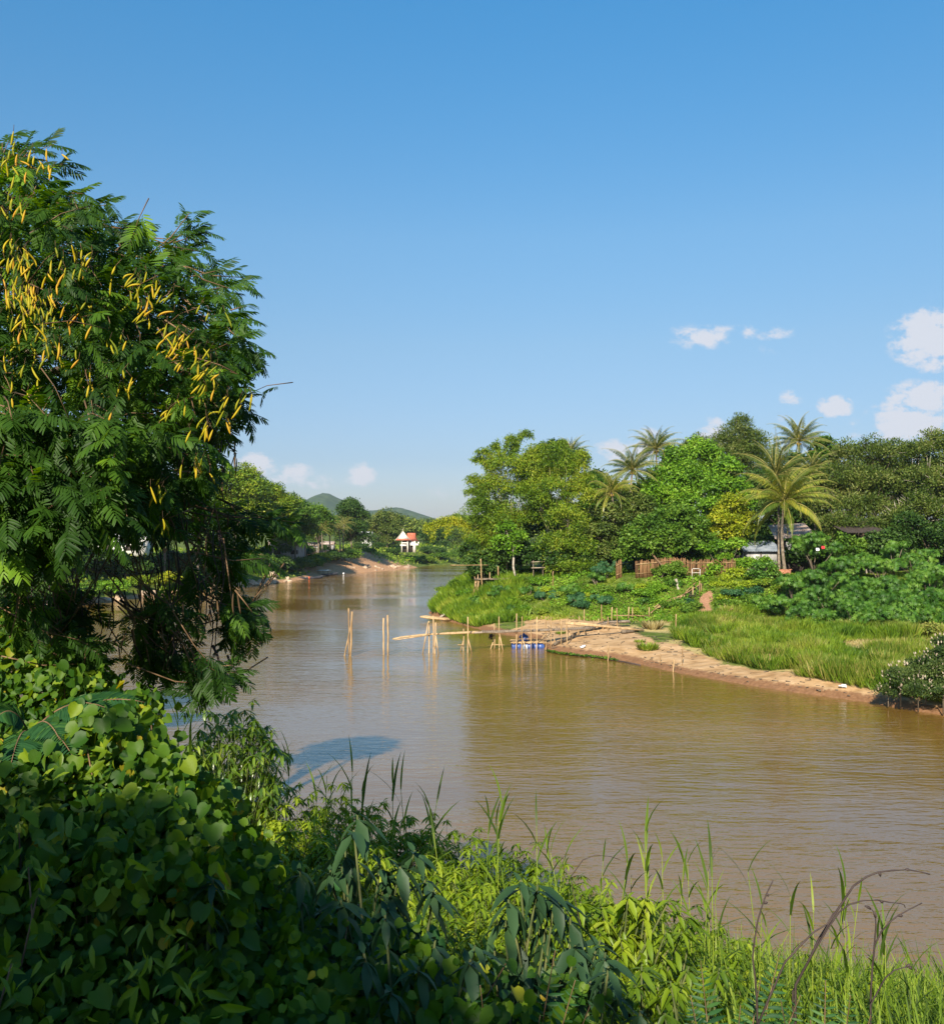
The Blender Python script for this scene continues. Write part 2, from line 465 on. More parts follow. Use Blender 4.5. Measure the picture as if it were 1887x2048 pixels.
# path up the slope
pa = G(1405, 1243); pb = G(1418, 1190)
tt = np.clip(((GX - pa[0]) * (pb[0] - pa[0]) + (GY - pa[1]) * (pb[1] - pa[1])) / ((pb[0]-pa[0])**2 + (pb[1]-pa[1])**2), 0, 1)
dpath = np.hypot(GX - pa[0] - tt * (pb[0] - pa[0]) - .35*np.sin(tt*6), GY - pa[1] - tt * (pb[1] - pa[1]))
path_w = ss((.95 - dpath + n2 * .15) / .5)
wV = np.stack([GX, GY, hZ], -1).reshape(-1, 3)
def terrain_mat():
    m, nt, out = mat_base('ground'); L = nt.links
    def at(n):
        a = nt.nodes.new('ShaderNodeAttribute'); a.attribute_name = n; return a.outputs['Fac']
    geo = nt.nodes.new('ShaderNodeNewGeometry')
    def noise(s, d=6):
        n = nt.nodes.new('ShaderNodeTexNoise'); n.inputs['Scale'].default_value = s; n.inputs['Detail'].default_value = d
        L.new(geo.outputs['Position'], n.inputs['Vector']); return n.outputs['Fac']
    nA, nB = noise(.9, 8), noise(5)
    def mixc(a, b, f):
        x = nt.nodes.new('ShaderNodeMix'); x.data_type = 'RGBA'
        L.new(f, x.inputs['Factor']); L.new(a, x.inputs['A']); L.new(b, x.inputs['B']); return x.outputs['Result']
    def rmp(f, cols, pos=None):
        r = ramp_node(nt, cols, pos); L.new(f, r.inputs[0]); return r.outputs[0]
    green = rmp(nA, [(.045,.06,.010), (.09,.13,.016), (.17,.19,.04)], [.3, .5, .7])
    sand = rmp(nA, [(.32,.185,.08), (.46,.29,.145), (.55,.37,.205)], [.3, .5, .72])
    dry = rmp(nB, [(.30,.22,.07), (.42,.34,.13), (.50,.40,.2)], [.3, .5, .7])
    red = rmp(nB, [(.26,.13,.06), (.44,.24,.12), (.60,.40,.25)], [.3, .5, .72])
    wet = rmp(nB, [(.17,.08,.035), (.27,.145,.07)], [.3, .7])
    path = rmp(nB, [(.24,.12,.065), (.36,.2,.12)], [.3, .7])
    def sharpen(w):
        a = nt.nodes.new('ShaderNodeMath'); a.operation = 'ADD'; L.new(w, a.inputs[0])
        b = nt.nodes.new('ShaderNodeMath'); b.operation = 'MULTIPLY_ADD'; b.inputs[1].default_value = .9; b.inputs[2].default_value = -.45
        L.new(nB, b.inputs[0]); L.new(b.outputs[0], a.inputs[1])
        s = nt.nodes.new('ShaderNodeMapRange'); s.interpolation_type = 'SMOOTHSTEP'
        s.inputs['From Min'].default_value = .3; s.inputs['From Max'].default_value = .7
        L.new(a.outputs[0], s.inputs['Value']); return s.outputs[0]
    c = mixc(green, dry, sharpen(at('dry')))
    c = mixc(c, sand, sharpen(at('sand')))
    c = mixc(c, red, sharpen(at('red')))
    c = mixc(c, wet, sharpen(at('wet')))
    c = mixc(c, path, sharpen(at('path')))
    p = nt.nodes.new('ShaderNodeBsdfPrincipled'); p.inputs['Roughness'].default_value = .92; p.inputs['Specular IOR Level'].default_value = .2
    L.new(c, p.inputs['Base Color'])
    bp = nt.nodes.new('ShaderNodeBump'); bp.inputs['Strength'].default_value = .8; bp.inputs['Distance'].default_value = .25
    L.new(nA, bp.inputs['Height']); L.new(bp.outputs[0], p.inputs['Normal'])
    L.new(p.outputs[0], out.inputs[0])
    return m
ground = npmesh('ground', wV, quads, terrain_mat(), smooth=True,
                attrs={'sand': sand_w.ravel(), 'dry': dry_w.ravel(), 'red': far_red.ravel(), 'wet': red_w.ravel(), 'path': path_w.ravel()})
tag(ground, kind='structure')

# ------------------------------------------------------------------ water
def water_mat():
    m, nt, out = mat_base('river_water'); L = nt.links
    geo = nt.nodes.new('ShaderNodeNewGeometry')
    def noise(sc, stretch, d, rough=.5, rot=0):
        mp = nt.nodes.new('ShaderNodeMapping'); mp.inputs['Scale'].default_value = stretch; mp.inputs['Rotation'].default_value = (0, 0, rot)
        L.new(geo.outputs['Position'], mp.inputs[0])
        n = nt.nodes.new('ShaderNodeTexNoise'); n.inputs['Scale'].default_value = sc; n.inputs['Detail'].default_value = d; n.inputs['Roughness'].default_value = rough
        L.new(mp.outputs[0], n.inputs['Vector']); return n.outputs['Fac']
    small = noise(1.9, (.55, 1.5, 1), 3, .5, R(-8))
    mid = noise(.55, (.6, 1.3, 1), 2, .5, R(12))
    tiny = noise(6.5, (.6, 1.4, 1), 2, .5, R(4))
    area = noise(.035, (.7, 1.6, 1), 2)
    mr = nt.nodes.new('ShaderNodeMapRange'); mr.inputs['From Min'].default_value = .38; mr.inputs['From Max'].default_value = .62
    mr.inputs['To Min'].default_value = .28; mr.inputs['To Max'].default_value = 1.0
    L.new(area, mr.inputs['Value'])
    def ma(op, a, b):
        n = nt.nodes.new('ShaderNodeMath'); n.operation = op
        for i, q in enumerate((a, b)):
            if isinstance(q, (int, float)): n.inputs[i].default_value = q
            else: L.new(q, n.inputs[i])
        return n.outputs[0]
    h = ma('ADD', ma('ADD', ma('MULTIPLY', small, .9), ma('MULTIPLY', mid, 1.4)), ma('MULTIPLY', tiny, .16))
    h = ma('MULTIPLY', h, mr.outputs[0])
    bp = nt.nodes.new('ShaderNodeBump'); bp.inputs['Strength'].default_value = 1.0; bp.inputs['Distance'].default_value = .06
    L.new(h, bp.inputs['Height'])
    p = nt.nodes.new('ShaderNodeBsdfPrincipled')
    c = ramp_node(nt, [(.172,.094,.017), (.225,.128,.028)], [.35, .65]); L.new(area, c.inputs[0])
    L.new(c.outputs[0], p.inputs['Base Color'])
    p.inputs['Roughness'].default_value = .06
    p.inputs['IOR'].default_value = 1.5; p.inputs['Specular IOR Level'].default_value = .9
    L.new(bp.outputs[0], p.inputs['Normal'])
    L.new(p.outputs[0], out.inputs[0])
    return m
M['water'] = water_mat()
wx = [-3300, 3300]; wy = [-380, 6900]
water = npmesh('river', [(wx[0], wy[0], 0), (wx[1], wy[0], 0), (wx[1], wy[1], 0), (wx[0], wy[1], 0)], [[0, 1, 2, 3]], M['water'])
tag(water, kind='structure')

# ------------------------------------------------------------------ hills
def hills():
    hx = np.linspace(-1900, 1500, 170); hy = np.linspace(2500, 3900, 60)
    X, Y = np.meshgrid(hx, hy)
    # skyline of the ridge, column of the photograph against height above the horizon
    px = X / 3000 * F + CX
    top = 1.12 * np.interp(px, [-400, 200, 480, 560, 610, 640, 655, 668, 690, 712, 740, 780, 800, 820, 850, 880, 940, 1100, 1500, 1900],
                    [30, 45, 58, 60, 64, 78, 81, 79, 68, 60, 50, 57, 58, 53, 40, 33, 26, 22, 26, 24]) / F * 3000
    prof = np.exp(-((Y - 3000 - 60 * np.sin(X / 190)) / 330) ** 2)
    Z = top * prof * (1 + .10 * vnoise(X, Y, 120, 21) + .05 * vnoise(X, Y, 45, 22)) + 6 * vnoise(X, Y, 70, 23)
    Z = Z + CAMZ - 4
    n = len(hx); ii = (np.arange(len(hy) - 1)[:, None] * n + np.arange(n - 1)[None, :]).ravel()
    m = solid_mat('hill_forest', [(.02,.04,.016), (.045,.075,.025), (.08,.11,.04)], .95, .035, bump=0)
    o = npmesh('hill', np.stack([X, Y, Z], -1).reshape(-1, 3), np.stack([ii, ii+1, ii+n+1, ii+n], 1), m, smooth=True)
    tag(o, kind='structure')
hills()
# ------------------------------------------------------------------ foliage materials
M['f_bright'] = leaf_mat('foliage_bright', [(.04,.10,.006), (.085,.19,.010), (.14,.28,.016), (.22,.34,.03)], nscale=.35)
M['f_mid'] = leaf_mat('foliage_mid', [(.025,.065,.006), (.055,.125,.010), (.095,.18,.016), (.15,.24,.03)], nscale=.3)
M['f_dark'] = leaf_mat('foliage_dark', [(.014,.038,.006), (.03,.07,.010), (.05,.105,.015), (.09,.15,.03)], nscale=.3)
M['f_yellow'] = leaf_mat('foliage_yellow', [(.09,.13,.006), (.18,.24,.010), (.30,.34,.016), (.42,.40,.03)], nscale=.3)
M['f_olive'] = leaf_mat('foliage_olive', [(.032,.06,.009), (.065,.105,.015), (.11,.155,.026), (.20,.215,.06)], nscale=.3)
M['f_bamboo'] = leaf_mat('foliage_bamboo', [(.03,.07,.005), (.08,.15,.008), (.15,.23,.012), (.27,.30,.025)], nscale=.25)
M['f_castor'] = leaf_mat('foliage_castor', [(.022,.065,.008), (.045,.125,.012), (.085,.19,.018), (.15,.26,.035)], nscale=.5, spec=.3)
M['f_blue'] = leaf_mat('foliage_bluegreen', [(.02,.065,.022), (.04,.115,.04), (.065,.16,.06)], nscale=.4)
M['f_palm'] = leaf_mat('foliage_palm', [(.03,.06,.012), (.07,.11,.018), (.13,.16,.03), (.26,.24,.05)], rough=.35, spec=.55)
M['f_palm_yellow'] = leaf_mat('foliage_palm_yellow', [(.04,.08,.012), (.10,.15,.018), (.19,.22,.025), (.38,.32,.04)], rough=.35, spec=.55)
M['grass'] = leaf_mat('grass_blades', [(.05,.11,.008), (.10,.18,.012), (.165,.25,.018), (.28,.32,.045)], nscale=.35)
M['grass_yellow'] = leaf_mat('grass_yellow', [(.09,.13,.02), (.16,.20,.03), (.26,.26,.055), (.40,.34,.13)], nscale=.5)
M['dry_grass'] = leaf_mat('dry_grass', [(.22,.18,.06), (.34,.28,.11), (.46,.38,.2)])
M['far_leaf'] = leaf_mat('far_foliage', [(.045,.08,.012), (.08,.13,.016), (.13,.18,.025), (.20,.23,.04)], nscale=.1)
M['f_lime'] = leaf_mat('foliage_lime', [(.12,.19,.01), (.22,.30,.015), (.36,.42,.03)])
M['f_seedbush'] = leaf_mat('foliage_seedbush', [(.012,.03,.010), (.03,.06,.014), (.06,.10,.02), (.11,.15,.04)], nscale=.6)
M['seed'] = leaf_mat('seed_heads', [(.30,.24,.17), (.45,.38,.28), (.5,.42,.3)])

TD = T_diamond(.62)
TN = T_diamond(.28)
def crown_cloud(lobes, leaf, cov=1.1, mode='broad', rng=None, flat=.92, puff=.34, T=None):
    """lobes: (centre, radius[, squash]) -> leaf faces; every lobe is a shell of leafy puffs"""
    parts = []
    for lb in lobes:
        c = np.asarray(lb[0], float); Rr = lb[1]; sq = lb[2] if len(lb) > 2 else flat
        npf = int(np.clip(26 * (Rr / max(1.2, Rr * .5)) ** 1, 14, 60) * (1.0 if Rr < 3 else 1.5))
        d = rdir(npf, rng)
        d[:, 2] = np.where(d[:, 2] < -.35, -d[:, 2] * .6, d[:, 2])
        pc = d * Rr * rng.uniform(.55, .92, (npf, 1)) * np.array([1, 1, sq])
        pr = Rr * puff * rng.uniform(.7, 1.25, npf)
        tot = int(cov * 1.12 * 4 * math.pi * Rr * Rr * (1 + .5) / (leaf * leaf * .45))
        w = pr ** 2 / (pr ** 2).sum()
        k = rng.choice(npf, tot, p=w)
        e = rdir(tot, rng)
        e[:, 2] = np.where(e[:, 2] < -.3, -e[:, 2], e[:, 2])
        rad = pr[k] * (1 - .55 * rng.random(tot) ** 1.8)
        pos = pc[k] + e * rad[:, None] * np.array([1, 1, .8])
        pos += rdir(tot, rng) * leaf * .5
        out = norm(pos + .0)
        if mode == 'droop':
            D = norm(e * .6 + rng.normal(size=(tot, 3)) * .45 + np.array([0, 0, -.75]))
            N = norm(e + rng.normal(size=(tot, 3)) * .35)
        elif mode == 'fine':
            D = norm(e * .9 + rng.normal(size=(tot, 3)) * .7 + np.array([0, 0, .15]))
            N = norm(e * .6 + rng.normal(size=(tot, 3)) * .6 + np.array([0, 0, .3]))
        else:
            D = norm(np.cross(e, rdir(tot, rng)) + e * .5 + np.array([0, 0, -.3]))
            N = norm(e * 1.0 + rng.normal(size=(tot, 3)) * .28 + np.array([0, 0, .3]))
        rn = np.clip(rng.random(tot) * .75 + .25 * rng.random(npf)[k], 0, 1)
        parts.append(leaves(c + pos, D, N, leaf * rng.uniform(.7, 1.3, tot), T or TD, rng, rn))
    return merge(parts)

def tree(name, label, cat, lobes, base, leaf, mat, mode='broad', cov=1.1, group=None, seed=0, trunk=.22, bark='bark', T=None, puff=.36, twigs=0, fork=None, fill=True):
    rng = np.random.default_rng(seed + 100)
    base = np.asarray(base, float)
    root = empty(name, base, label, cat, group)
    full = list(lobes)
    if fill:
        for l in lobes:
            c = np.asarray(l[0], float) + np.array([rng.normal() * l[1] * .25, l[1] * .45, -l[1] * .85])
            if c[2] - l[1] * .5 > base[2] + .6: full.append((c, l[1] * .85) + tuple(l[2:3]))
    V, Fx, r = crown_cloud(full, leaf, cov, mode, rng, T=T, puff=puff)
    npmesh('crown', V, Fx, mat, root, r)
    tb = Tubes()
    cc = np.mean([l[0] for l in lobes], axis=0)
    low = min(l[0][2] - l[1] * .6 for l in lobes)
    fk = base + (cc - base) * .35 if fk_none(fork) else np.asarray(fork, float)
    fk[2] = max(min(low, fk[2] + 1), base[2] + .5)
    mid = (base + fk) / 2 + rng.normal(size=3) * np.array([.15, .15, 0])
    tb.tube([base - [0, 0, .5], mid, fk], [trunk, trunk * .85, trunk * .75], 7, .5)
    for l in lobes:
        c = np.asarray(l[0], float)
        m = (fk + c) / 2 + rng.normal(size=3) * .3 * l[1] * .4
        tb.tube([fk, m, c], [trunk * .6, trunk * .4, trunk * .15], 5, .5)
        for q in range(5):
            e = c + rdir(1, rng)[0] * l[1] * .8
            tb.tube([c, (c + e) / 2 + rng.normal(size=3) * .15, e], [trunk * .16, trunk * .1, trunk * .04], 4, .5)
        for q in range(twigs):
            e = rdir(1, rng)[0]; e[2] = abs(e[2])
            a = c + e * l[1] * .7; b2 = c + e * l[1] * rng.uniform(1.0, 1.25) + rng.normal(size=3) * .2
            tb.tube([a, (a + b2) / 2, b2], [.035, .025, .012], 3, .5)
    tb.build('trunk', M[bark], root)
    return root
def fk_none(f): return f is None

def lob(Y, *q):
    "lobes from (px, py, radius px[, dY[, squash]]) at distance Y"
    out = []
    for a in q:
        dY = a[3] if len(a) > 3 else 0
        y = Y + dY
        t = (P(a[0], a[1], y), a[2] / F * y * 1.16)
        if len(a) > 4: t = t + (a[4],)
        out.append(t)
    return out
def gbase(px, Y):
    x = (px - CX) / F * Y
    return np.array([x, Y, hz(x, Y)])

# ------------------------------------------------------------------ coconut palm
def palm(label, crown_c, base, Rf, seed, group='coconut palms on the right bank', nf=24, mat='f_palm', trunk=.16, droop=.55, dens=44, up=.55, nuts=True):
    rng = np.random.default_rng(seed)
    Rf = Rf * 1.16; up = up * 1.18; droop = droop * 1.12
    base = np.asarray(base, float); c = np.asarray(crown_c, float)
    root = empty('coconut_palm', base, label, 'palm tree', group)
    tb = Tubes()
    t = np.linspace(0, 1, 10)[:, None]
    side = rng.normal(size=2) * .35
    pts = (base - [0, 0, .3]) * (1 - t) + c * t
    pts[:, :2] += side * (np.sin(t * math.pi))
    tb.tube(pts, trunk * (1.25 - .55 * t[:, 0]), 8, .5)
    tb.build('trunk', M['palm_bark'], root, smooth=True)
    sp = Tubes(); parts = []
    nf = int(nf * 1.25)
    for i in range(nf):
        az = i * 2.39996 + rng.normal() * .15
        el = np.interp((i + .5) / nf, [0, .3, .7, 1], [1.35, .85, .25, -.35]) * (up / .55) + rng.normal() * .1
        L = Rf * rng.uniform(.9, 1.12) * (0.85 if i < 4 else 1)
        h = np.array([math.cos(az), math.sin(az), 0])
        s = np.linspace(0, 1, 12)
        ang = el - droop * 2.1 * s ** 1.5
        step = L * 1.12 / 11
        dx = np.concatenate([[0], np.cumsum(np.cos(ang[:-1]) * step)]); dz = np.concatenate([[0], np.cumsum(np.sin(ang[:-1]) * step)])
        rp = c + h * dx[:, None] + np.array([0, 0, 1]) * dz[:, None]
        sp.tube(rp, np.linspace(.05, .012, 12), 4, rng.random())
        n = dens
        u = np.linspace(.12, 1, n)
        q = np.stack([np.interp(u, s, rp[:, k]) for k in range(3)], -1)
        tg = norm(np.stack([np.interp(u, s, np.gradient(rp[:, k])) for k in range(3)], -1))
        sv = np.cross(h, [0, 0, 1.0])
        ll = Rf * .165 * np.sin(np.clip(u * 1.15, 0, 1) * math.pi * .82 + .35)
        for sg in (-1, 1):
            D = norm(sv * sg * .75 + tg * .55 + np.array([0, 0, -1]) * (.75 + .5 * rng.random((n, 1))))
            N = norm(np.cross(D, tg) * sg + np.array([0, 0, .1]))
            parts.append(leaves(q, D, N, ll * rng.uniform(.85, 1.15, n), T_diamond(.12), rng, np.clip(rng.random(n) * .4 + .6 * rng.random(), 0, 1)))
    V, Fx, r = merge(parts)
    cr = npmesh('crown', V, Fx, M[mat], root, r)
    o = sp.build('frond_stalks', M['bamboo_stalk'], root)
    if nuts:
        nt = Tubes()
        for k in range(9):
            a = rng.random() * 6.28
            p0 = c + np.array([math.cos(a) * .28, math.sin(a) * .28, -.25 - rng.random() * .3])
            ph = np.linspace(0, math.pi, 6)
            nt.tube(np.stack([np.full(6, p0[0]), np.full(6, p0[1]), p0[2] + .16 * np.cos(ph)], -1), np.maximum(.14 * np.sin(ph), .01), 6, rng.random())
        nt.build('coconuts', M['nut'], root, smooth=True)
    return root
M['bamboo_stalk'] = solid_mat('palm_stalk', [(.22,.20,.05), (.42,.36,.10)], .5, 2)
M['nut'] = solid_mat('coconut_husk', [(.35,.22,.05), (.55,.34,.08)], .5, 2, use_rnd=True)

def shrub_star(name, label, base, h, w, n, leaf, mat, seed, cat='shrub', group=None, stems=7):
    "large-leaved shrub: palmate leaves tilted outward on a dome"
    rng = np.random.default_rng(seed)
    base = np.asarray(base, float)
    root = empty(name, base, label, cat, group)
    # a handful of sub domes
    k = max(6, int(w * 3.2)); sub = np.stack([rng.normal(size=k) * w * .30, rng.normal(size=k) * w * .30, h * rng.uniform(.45, .78, k)], -1)
    sr = rng.uniform(.17, .36, k) * w
    sel = rng.choice(k, n, p=sr**2/(sr**2).sum())
    e = rdir(n, rng); e[:, 2] = np.where(e[:, 2] < -.2, -e[:, 2], e[:, 2])
    pos = sub[sel] + e * sr[sel][:, None] * (1 - .45 * rng.random((n, 1)) ** 2) * np.array([1, 1, .85])
    pos[:, 2] = np.maximum(pos[:, 2], .15 + .3*rng.random(n))
    N = norm(e * .8 + np.array([0, -.1, .6]) + rng.normal(size=(n, 3)) * .42)
    D = norm(np.cross(N, rdir(n, rng)) + np.array([0, 0, -.8]))
    V, Fx, r = leaves(base + pos, D, N, leaf * rng.uniform(.65, 1.25, n), T_star(), rng, np.clip(rng.random(n) * .6 + .4 * rng.random(k)[sel], 0, 1))
    npmesh('foliage', V, Fx, M[mat], root, r)
    tb = Tubes()
    for i in range(min(stems, k)):
        tb.tube([base - [0, 0, .2], base + sub[i] * [.5, .5, .5] + rng.normal(size=3) * .1, base + sub[i]], [.06, .05, .03], 5, .5)
    tb.build('stems', M['bark'], root)
    return root
def shrub_puff(name, label, base, h, w, leaf, mat, seed, cat='shrub', group=None, mode='broad', cov=1.0, T=None):
    rng = np.random.default_rng(seed); base = np.asarray(base, float)
    root = empty(name, base, label, cat, group)
    k = 4
    lbs = [(base + np.array([rng.normal() * w * .22, rng.normal() * w * .22, h * rng.uniform(.35, .6)]), w * rng.uniform(.28, .42), h / w * .9) for _ in range(k)]
    V, Fx, r = crown_cloud(lbs, leaf, cov, mode, rng, T=T)
    V[:, 2] = np.maximum(V[:, 2], base[2] - .05)
    npmesh('foliage', V, Fx, M[mat], root, r)
    tb = Tubes()
    for l in lbs: tb.tube([base - [0, 0, .2], (base + l[0]) / 2, l[0]], [.045, .035, .02], 5, .5)
    tb.build('stems', M['bark'], root)
    return root
# ------------------------------------------------------------------ right bank: trees
def bamboo_clump(label, Y, lobes_px, plumes, basepx, seed, mat='f_bamboo', stray=()):
    rng = np.random.default_rng(seed)
    base = gbase(basepx, Y)
    root = empty('bamboo_clump', base, label, 'bamboo', 'bamboo clumps on the promontory')
    lbs = lob(Y, *lobes_px)
    for l in list(lbs):
        c = np.asarray(l[0], float) + np.array([rng.normal() * .5, l[1] * .5, -l[1] * .9])
        if c[2] > base[2] + .8: lbs.append((c, l[1] * .85))
    V, Fx, r = crown_cloud(lbs, .36, .8, 'droop', rng, T=T_diamond(.30), puff=.30)
    parts = [(V, Fx, r)]
    cu = Tubes()
    for (px, py, dY, bend) in plumes:
        tip = P(px, py, Y + dY)
        b = base + np.array([rng.normal() * .8, rng.normal() * .8, 0])
        # rises steeply then arches over at the tip
        k = np.linspace(0, 1, 14)
        hor = (tip - b)[:2]
        top = tip[2] + .9
        pts = np.stack([b[0] + hor[0] * k ** 1.5, b[1] + hor[1] * k ** 1.5, b[2] + (top - b[2]) * np.sin(k * 1.72) / 1.0], -1)
        pts[-1] += np.array([bend * .5, 0, -.1])
        cu.tube(pts, np.linspace(.055, .015, 14), 5, rng.random())
        n = 1150
        u = 1 - .42 * rng.random(n) ** 1.15
        q = np.stack([np.interp(u, k, pts[:, a]) for a in range(3)], -1)
        kk = rng.integers(0, 16, n); off = rdir(16, rng) * .75
        q = q + off[kk] * rng.random((n, 1)) * (1.15 - .5 * (u[:, None] - .58) / .42) + rdir(n, rng) * .22
        q[:, 2] -= rng.random(n) * .45
        D = norm(rng.normal(size=(n, 3)) * .5 + off[kk] * .5 + np.array([0, 0, -.9]))
        parts.append(leaves(q, D, rdir(n, rng), .38 * rng.uniform(.7, 1.2, n), T_diamond(.26), rng, rng.random(n) * .8))
    for i in range(30):
        l = lobes_px[rng.integers(len(lobes_px))]
        e = P(l[0] + rng.normal() * 14, l[1] + rng.normal() * 10, Y + (l[3] if len(l) > 3 else 0))
        b = base + np.array([rng.normal() * .9, rng.normal() * .9, 0]); m = (b + e) / 2; m[2] += 1.0
        cu.tube([b, m, e], [.055, .04, .015], 5, rng.random())
    V, Fx, r = merge(parts)
    npmesh('crown', V, Fx, M[mat], root, r)
    cu.build('culms', M['bamboo_green'], root)
    return root
M['bamboo_green'] = solid_mat('live_bamboo', [(.12,.14,.03), (.28,.26,.07)], .5, 2, use_rnd=True)

bamboo_clump('tall yellow green bamboo clump with arching plumes at the river end', 126,
    [(985, 985, 40), (1010, 940, 42), (965, 1030, 34, -1), (1010, 1050, 40, -2), (1060, 935, 40, 2), (1045, 1000, 42, -2), (975, 1085, 26, -1), (1000, 1100, 24, 0), (1080, 970, 34, 1)],
    [(942, 966, 0, -1), (952, 925, 2, -1), (962, 912, 1, -1), (992, 898, 3, -1), (1025, 886, 2, 1), (1056, 876, 4, 1), (1035, 900, 3, -1), (938, 990, -1, -1), (1085, 905, 3, 1), (950, 1010, -2, -1), (945, 1045, -2, -1), (942, 1085, -2, -1)], 1005, 3)
bamboo_clump('leafy yellow green bamboo clump between the plumed bamboo and the domed mango tree', 122,
    [(1110, 925, 38, 3), (1150, 945, 34, 3), (1110, 985, 40, 0), (1130, 1045, 40, -2), (1160, 1000, 36, 2), (1105, 1090, 34, -2), (1150, 1100, 38, -2), (1120, 1140, 28, -3), (1165, 1140, 24, -3), (1085, 1010, 26, 1)],
    [(1120, 895, 3, 1), (1165, 915, 3, 1), (1180, 960, 2, 1), (1085, 900, 5, -1)], 1130, 4)
# stray pole leaning out of the clump over the river, and the drooping spray it carries
rt = empty('leaning_bamboo', P(965, 1062, 127), 'single bamboo culm leaning out over the river from the left edge of the plumed clump', 'bamboo')
tb = Tubes(); tb.tube([P(975, 1068, 127), P(935, 1045, 127), P(900, 1033, 127), P(868, 1040, 127)], [.05, .045, .03, .012], 5); tb.build('culm', M['bamboo_green'], rt)
_r = np.random.default_rng(5); n = 2600; _u = _r.random(n)
_q = np.stack([np.interp(_u, [0, .4, 1], [P(px, py, 127)[a] for px, py in ((940, 1047), (900, 1032), (850, 1050))]) for a in range(3)], -1)
_q += rdir(n, _r) * .55 * _r.random((n, 1)); _q[:, 2] -= _r.random(n) ** 2 * 2.4 * (.3 + .7 * (np.sin(_u * 17) > .2))
V_, F_, r_ = leaves(_q, norm(_r.normal(size=(n, 3)) * .5 + [0, 0, -.9]), rdir(n, _r), .34, T_diamond(.28), _r)
npmesh('foliage', V_, F_, M['f_yellow'], rt, r_)

TG = 'broadleaf trees behind the right bank'
tree('slender_tree', 'small bright green tree with a thin white trunk under the plumed bamboo', 'tree',
     lob(121, (1012, 1062, 20), (1036, 1078, 18, -.5), (995, 1082, 14), (1025, 1095, 12, -.6)), gbase(1033, 120.5), .32, M['f_bright'], group=None, seed=1, trunk=.16, bark='pale_bark', cov=.8, fork=P(1027, 1098, 120.5))
tree('broadleaf_tree', 'olive green bushy tree below the three left palms', 'tree',
     lob(124, (1225, 1035, 34), (1265, 1020, 36, 2), (1200, 1075, 30, -1), (1290, 1050, 30, 1), (1245, 1070, 30), (1215, 1110, 26, -2), (1195, 1140, 20, -3)), gbase(1235, 124), .30, M['f_olive'], group=TG, seed=2)
tree('mango_tree', 'dark green domed mango tree shading the woven bamboo fence', 'tree',
     lob(117, (1300, 1062, 34), (1345, 1042, 36), (1385, 1058, 34), (1270, 1085, 30, -1), (1320, 1095, 30, -2), (1370, 1095, 30, -1.5), (1405, 1090, 28), (1335, 1075, 34, -2)), gbase(1349, 118), .34, M['f_mid'], seed=3, trunk=.2, puff=.3)
tree('broadleaf_tree', 'deep green tree between the tall left palm and the mango dome', 'tree',
     lob(132, (1350, 925, 30, 4), (1335, 965, 38), (1375, 960, 40, 1), (1400, 915, 38, 4), (1320, 1000, 36, -2), (1365, 1010, 36, -3), (1410, 985, 34, 0)), gbase(1370, 132), .36, M['f_bright'], group=TG, seed=4)
tree('broadleaf_tree', 'rounded vivid green tree left of the big front palm', 'tree',
     lob(124, (1455, 945, 28, 1), (1440, 980, 32), (1470, 975, 24, 1), (1425, 1020, 30, -1), (1430, 1055, 26, -2), (1480, 1010, 26)), gbase(1450, 124), .34, M['f_bright'], group=TG, seed=5)
tree('broadleaf_tree', 'yellow green tree hanging over the grey roofed shed', 'tree',
     lob(119, (1462, 1012, 26), (1445, 1045, 26, -1), (1470, 1065, 24, -1), (1425, 1075, 22), (1490, 1040, 20, 1)), gbase(1448, 119.5), .30, M['f_yellow'], group=TG, seed=6)
tree('feathery_tree', 'tall olive fine leaved tree standing clear above the canopy, left of the highest palm', 'tree',
     lob(158, (1475, 875, 34), (1450, 895, 32), (1505, 895, 32), (1480, 850, 20), (1465, 920, 38), (1515, 925, 30), (1495, 915, 34)), gbase(1482, 158), .42, M['f_olive'], 'fine', seed=7, twigs=14, cov=.95, T=TN)
tree('feathery_tree', 'low olive tree top with bare twigs right of the tall left palm', 'tree',
     lob(150, (1395, 892, 22), (1375, 905, 20), (1415, 905, 24), (1360, 925, 22), (1345, 940, 24)), gbase(1390, 150), .36, M['f_olive'], 'fine', seed=8, twigs=14, T=TN, cov=.8)
tree('broadleaf_tree', 'small round dark green tree top between the highest palm and the grey green trees', 'tree',
     lob(140, (1648, 892, 20), (1640, 915, 24), (1664, 910, 18)), gbase(1650, 140), .34, M['f_mid'], group=TG, seed=9)
tree('tamarind_tree', 'wide grey green feathery tree filling the skyline right of the palms', 'tree',
     lob(128, (1700, 920, 36, 4), (1745, 915, 36, 3), (1790, 925, 38, 3), (1665, 965, 38, 1), (1710, 975, 42), (1760, 975, 42, -1), (1690, 1025, 38, -2), (1740, 1030, 38, -2), (1800, 975, 36), (1650, 1010, 30, 0), (1700, 1055, 28, -9), (1765, 1058, 30, -9), (1665, 1050, 26, -8)),
     gbase(1735, 126), .34, M['f_olive'], 'fine', seed=10, twigs=16, cov=1.05, T=T_diamond(.4), trunk=.3)
tree('tamarind_tree', 'grey green feathery tree at the right edge with pale bare branches', 'tree',
     lob(118, (1835, 915, 38, 6), (1880, 905, 40, 6), (1855, 970, 42, 2), (1900, 980, 42), (1835, 1020, 36), (1880, 1040, 38, -1), (1800, 1040, 30, 0), (1940, 930, 50, 3), (1960, 1010, 50)),
     gbase(1850, 119), .34, M['f_olive'], 'fine', seed=11, twigs=16, cov=1.05, T=T_diamond(.4), trunk=.3, bark='pale_bark')
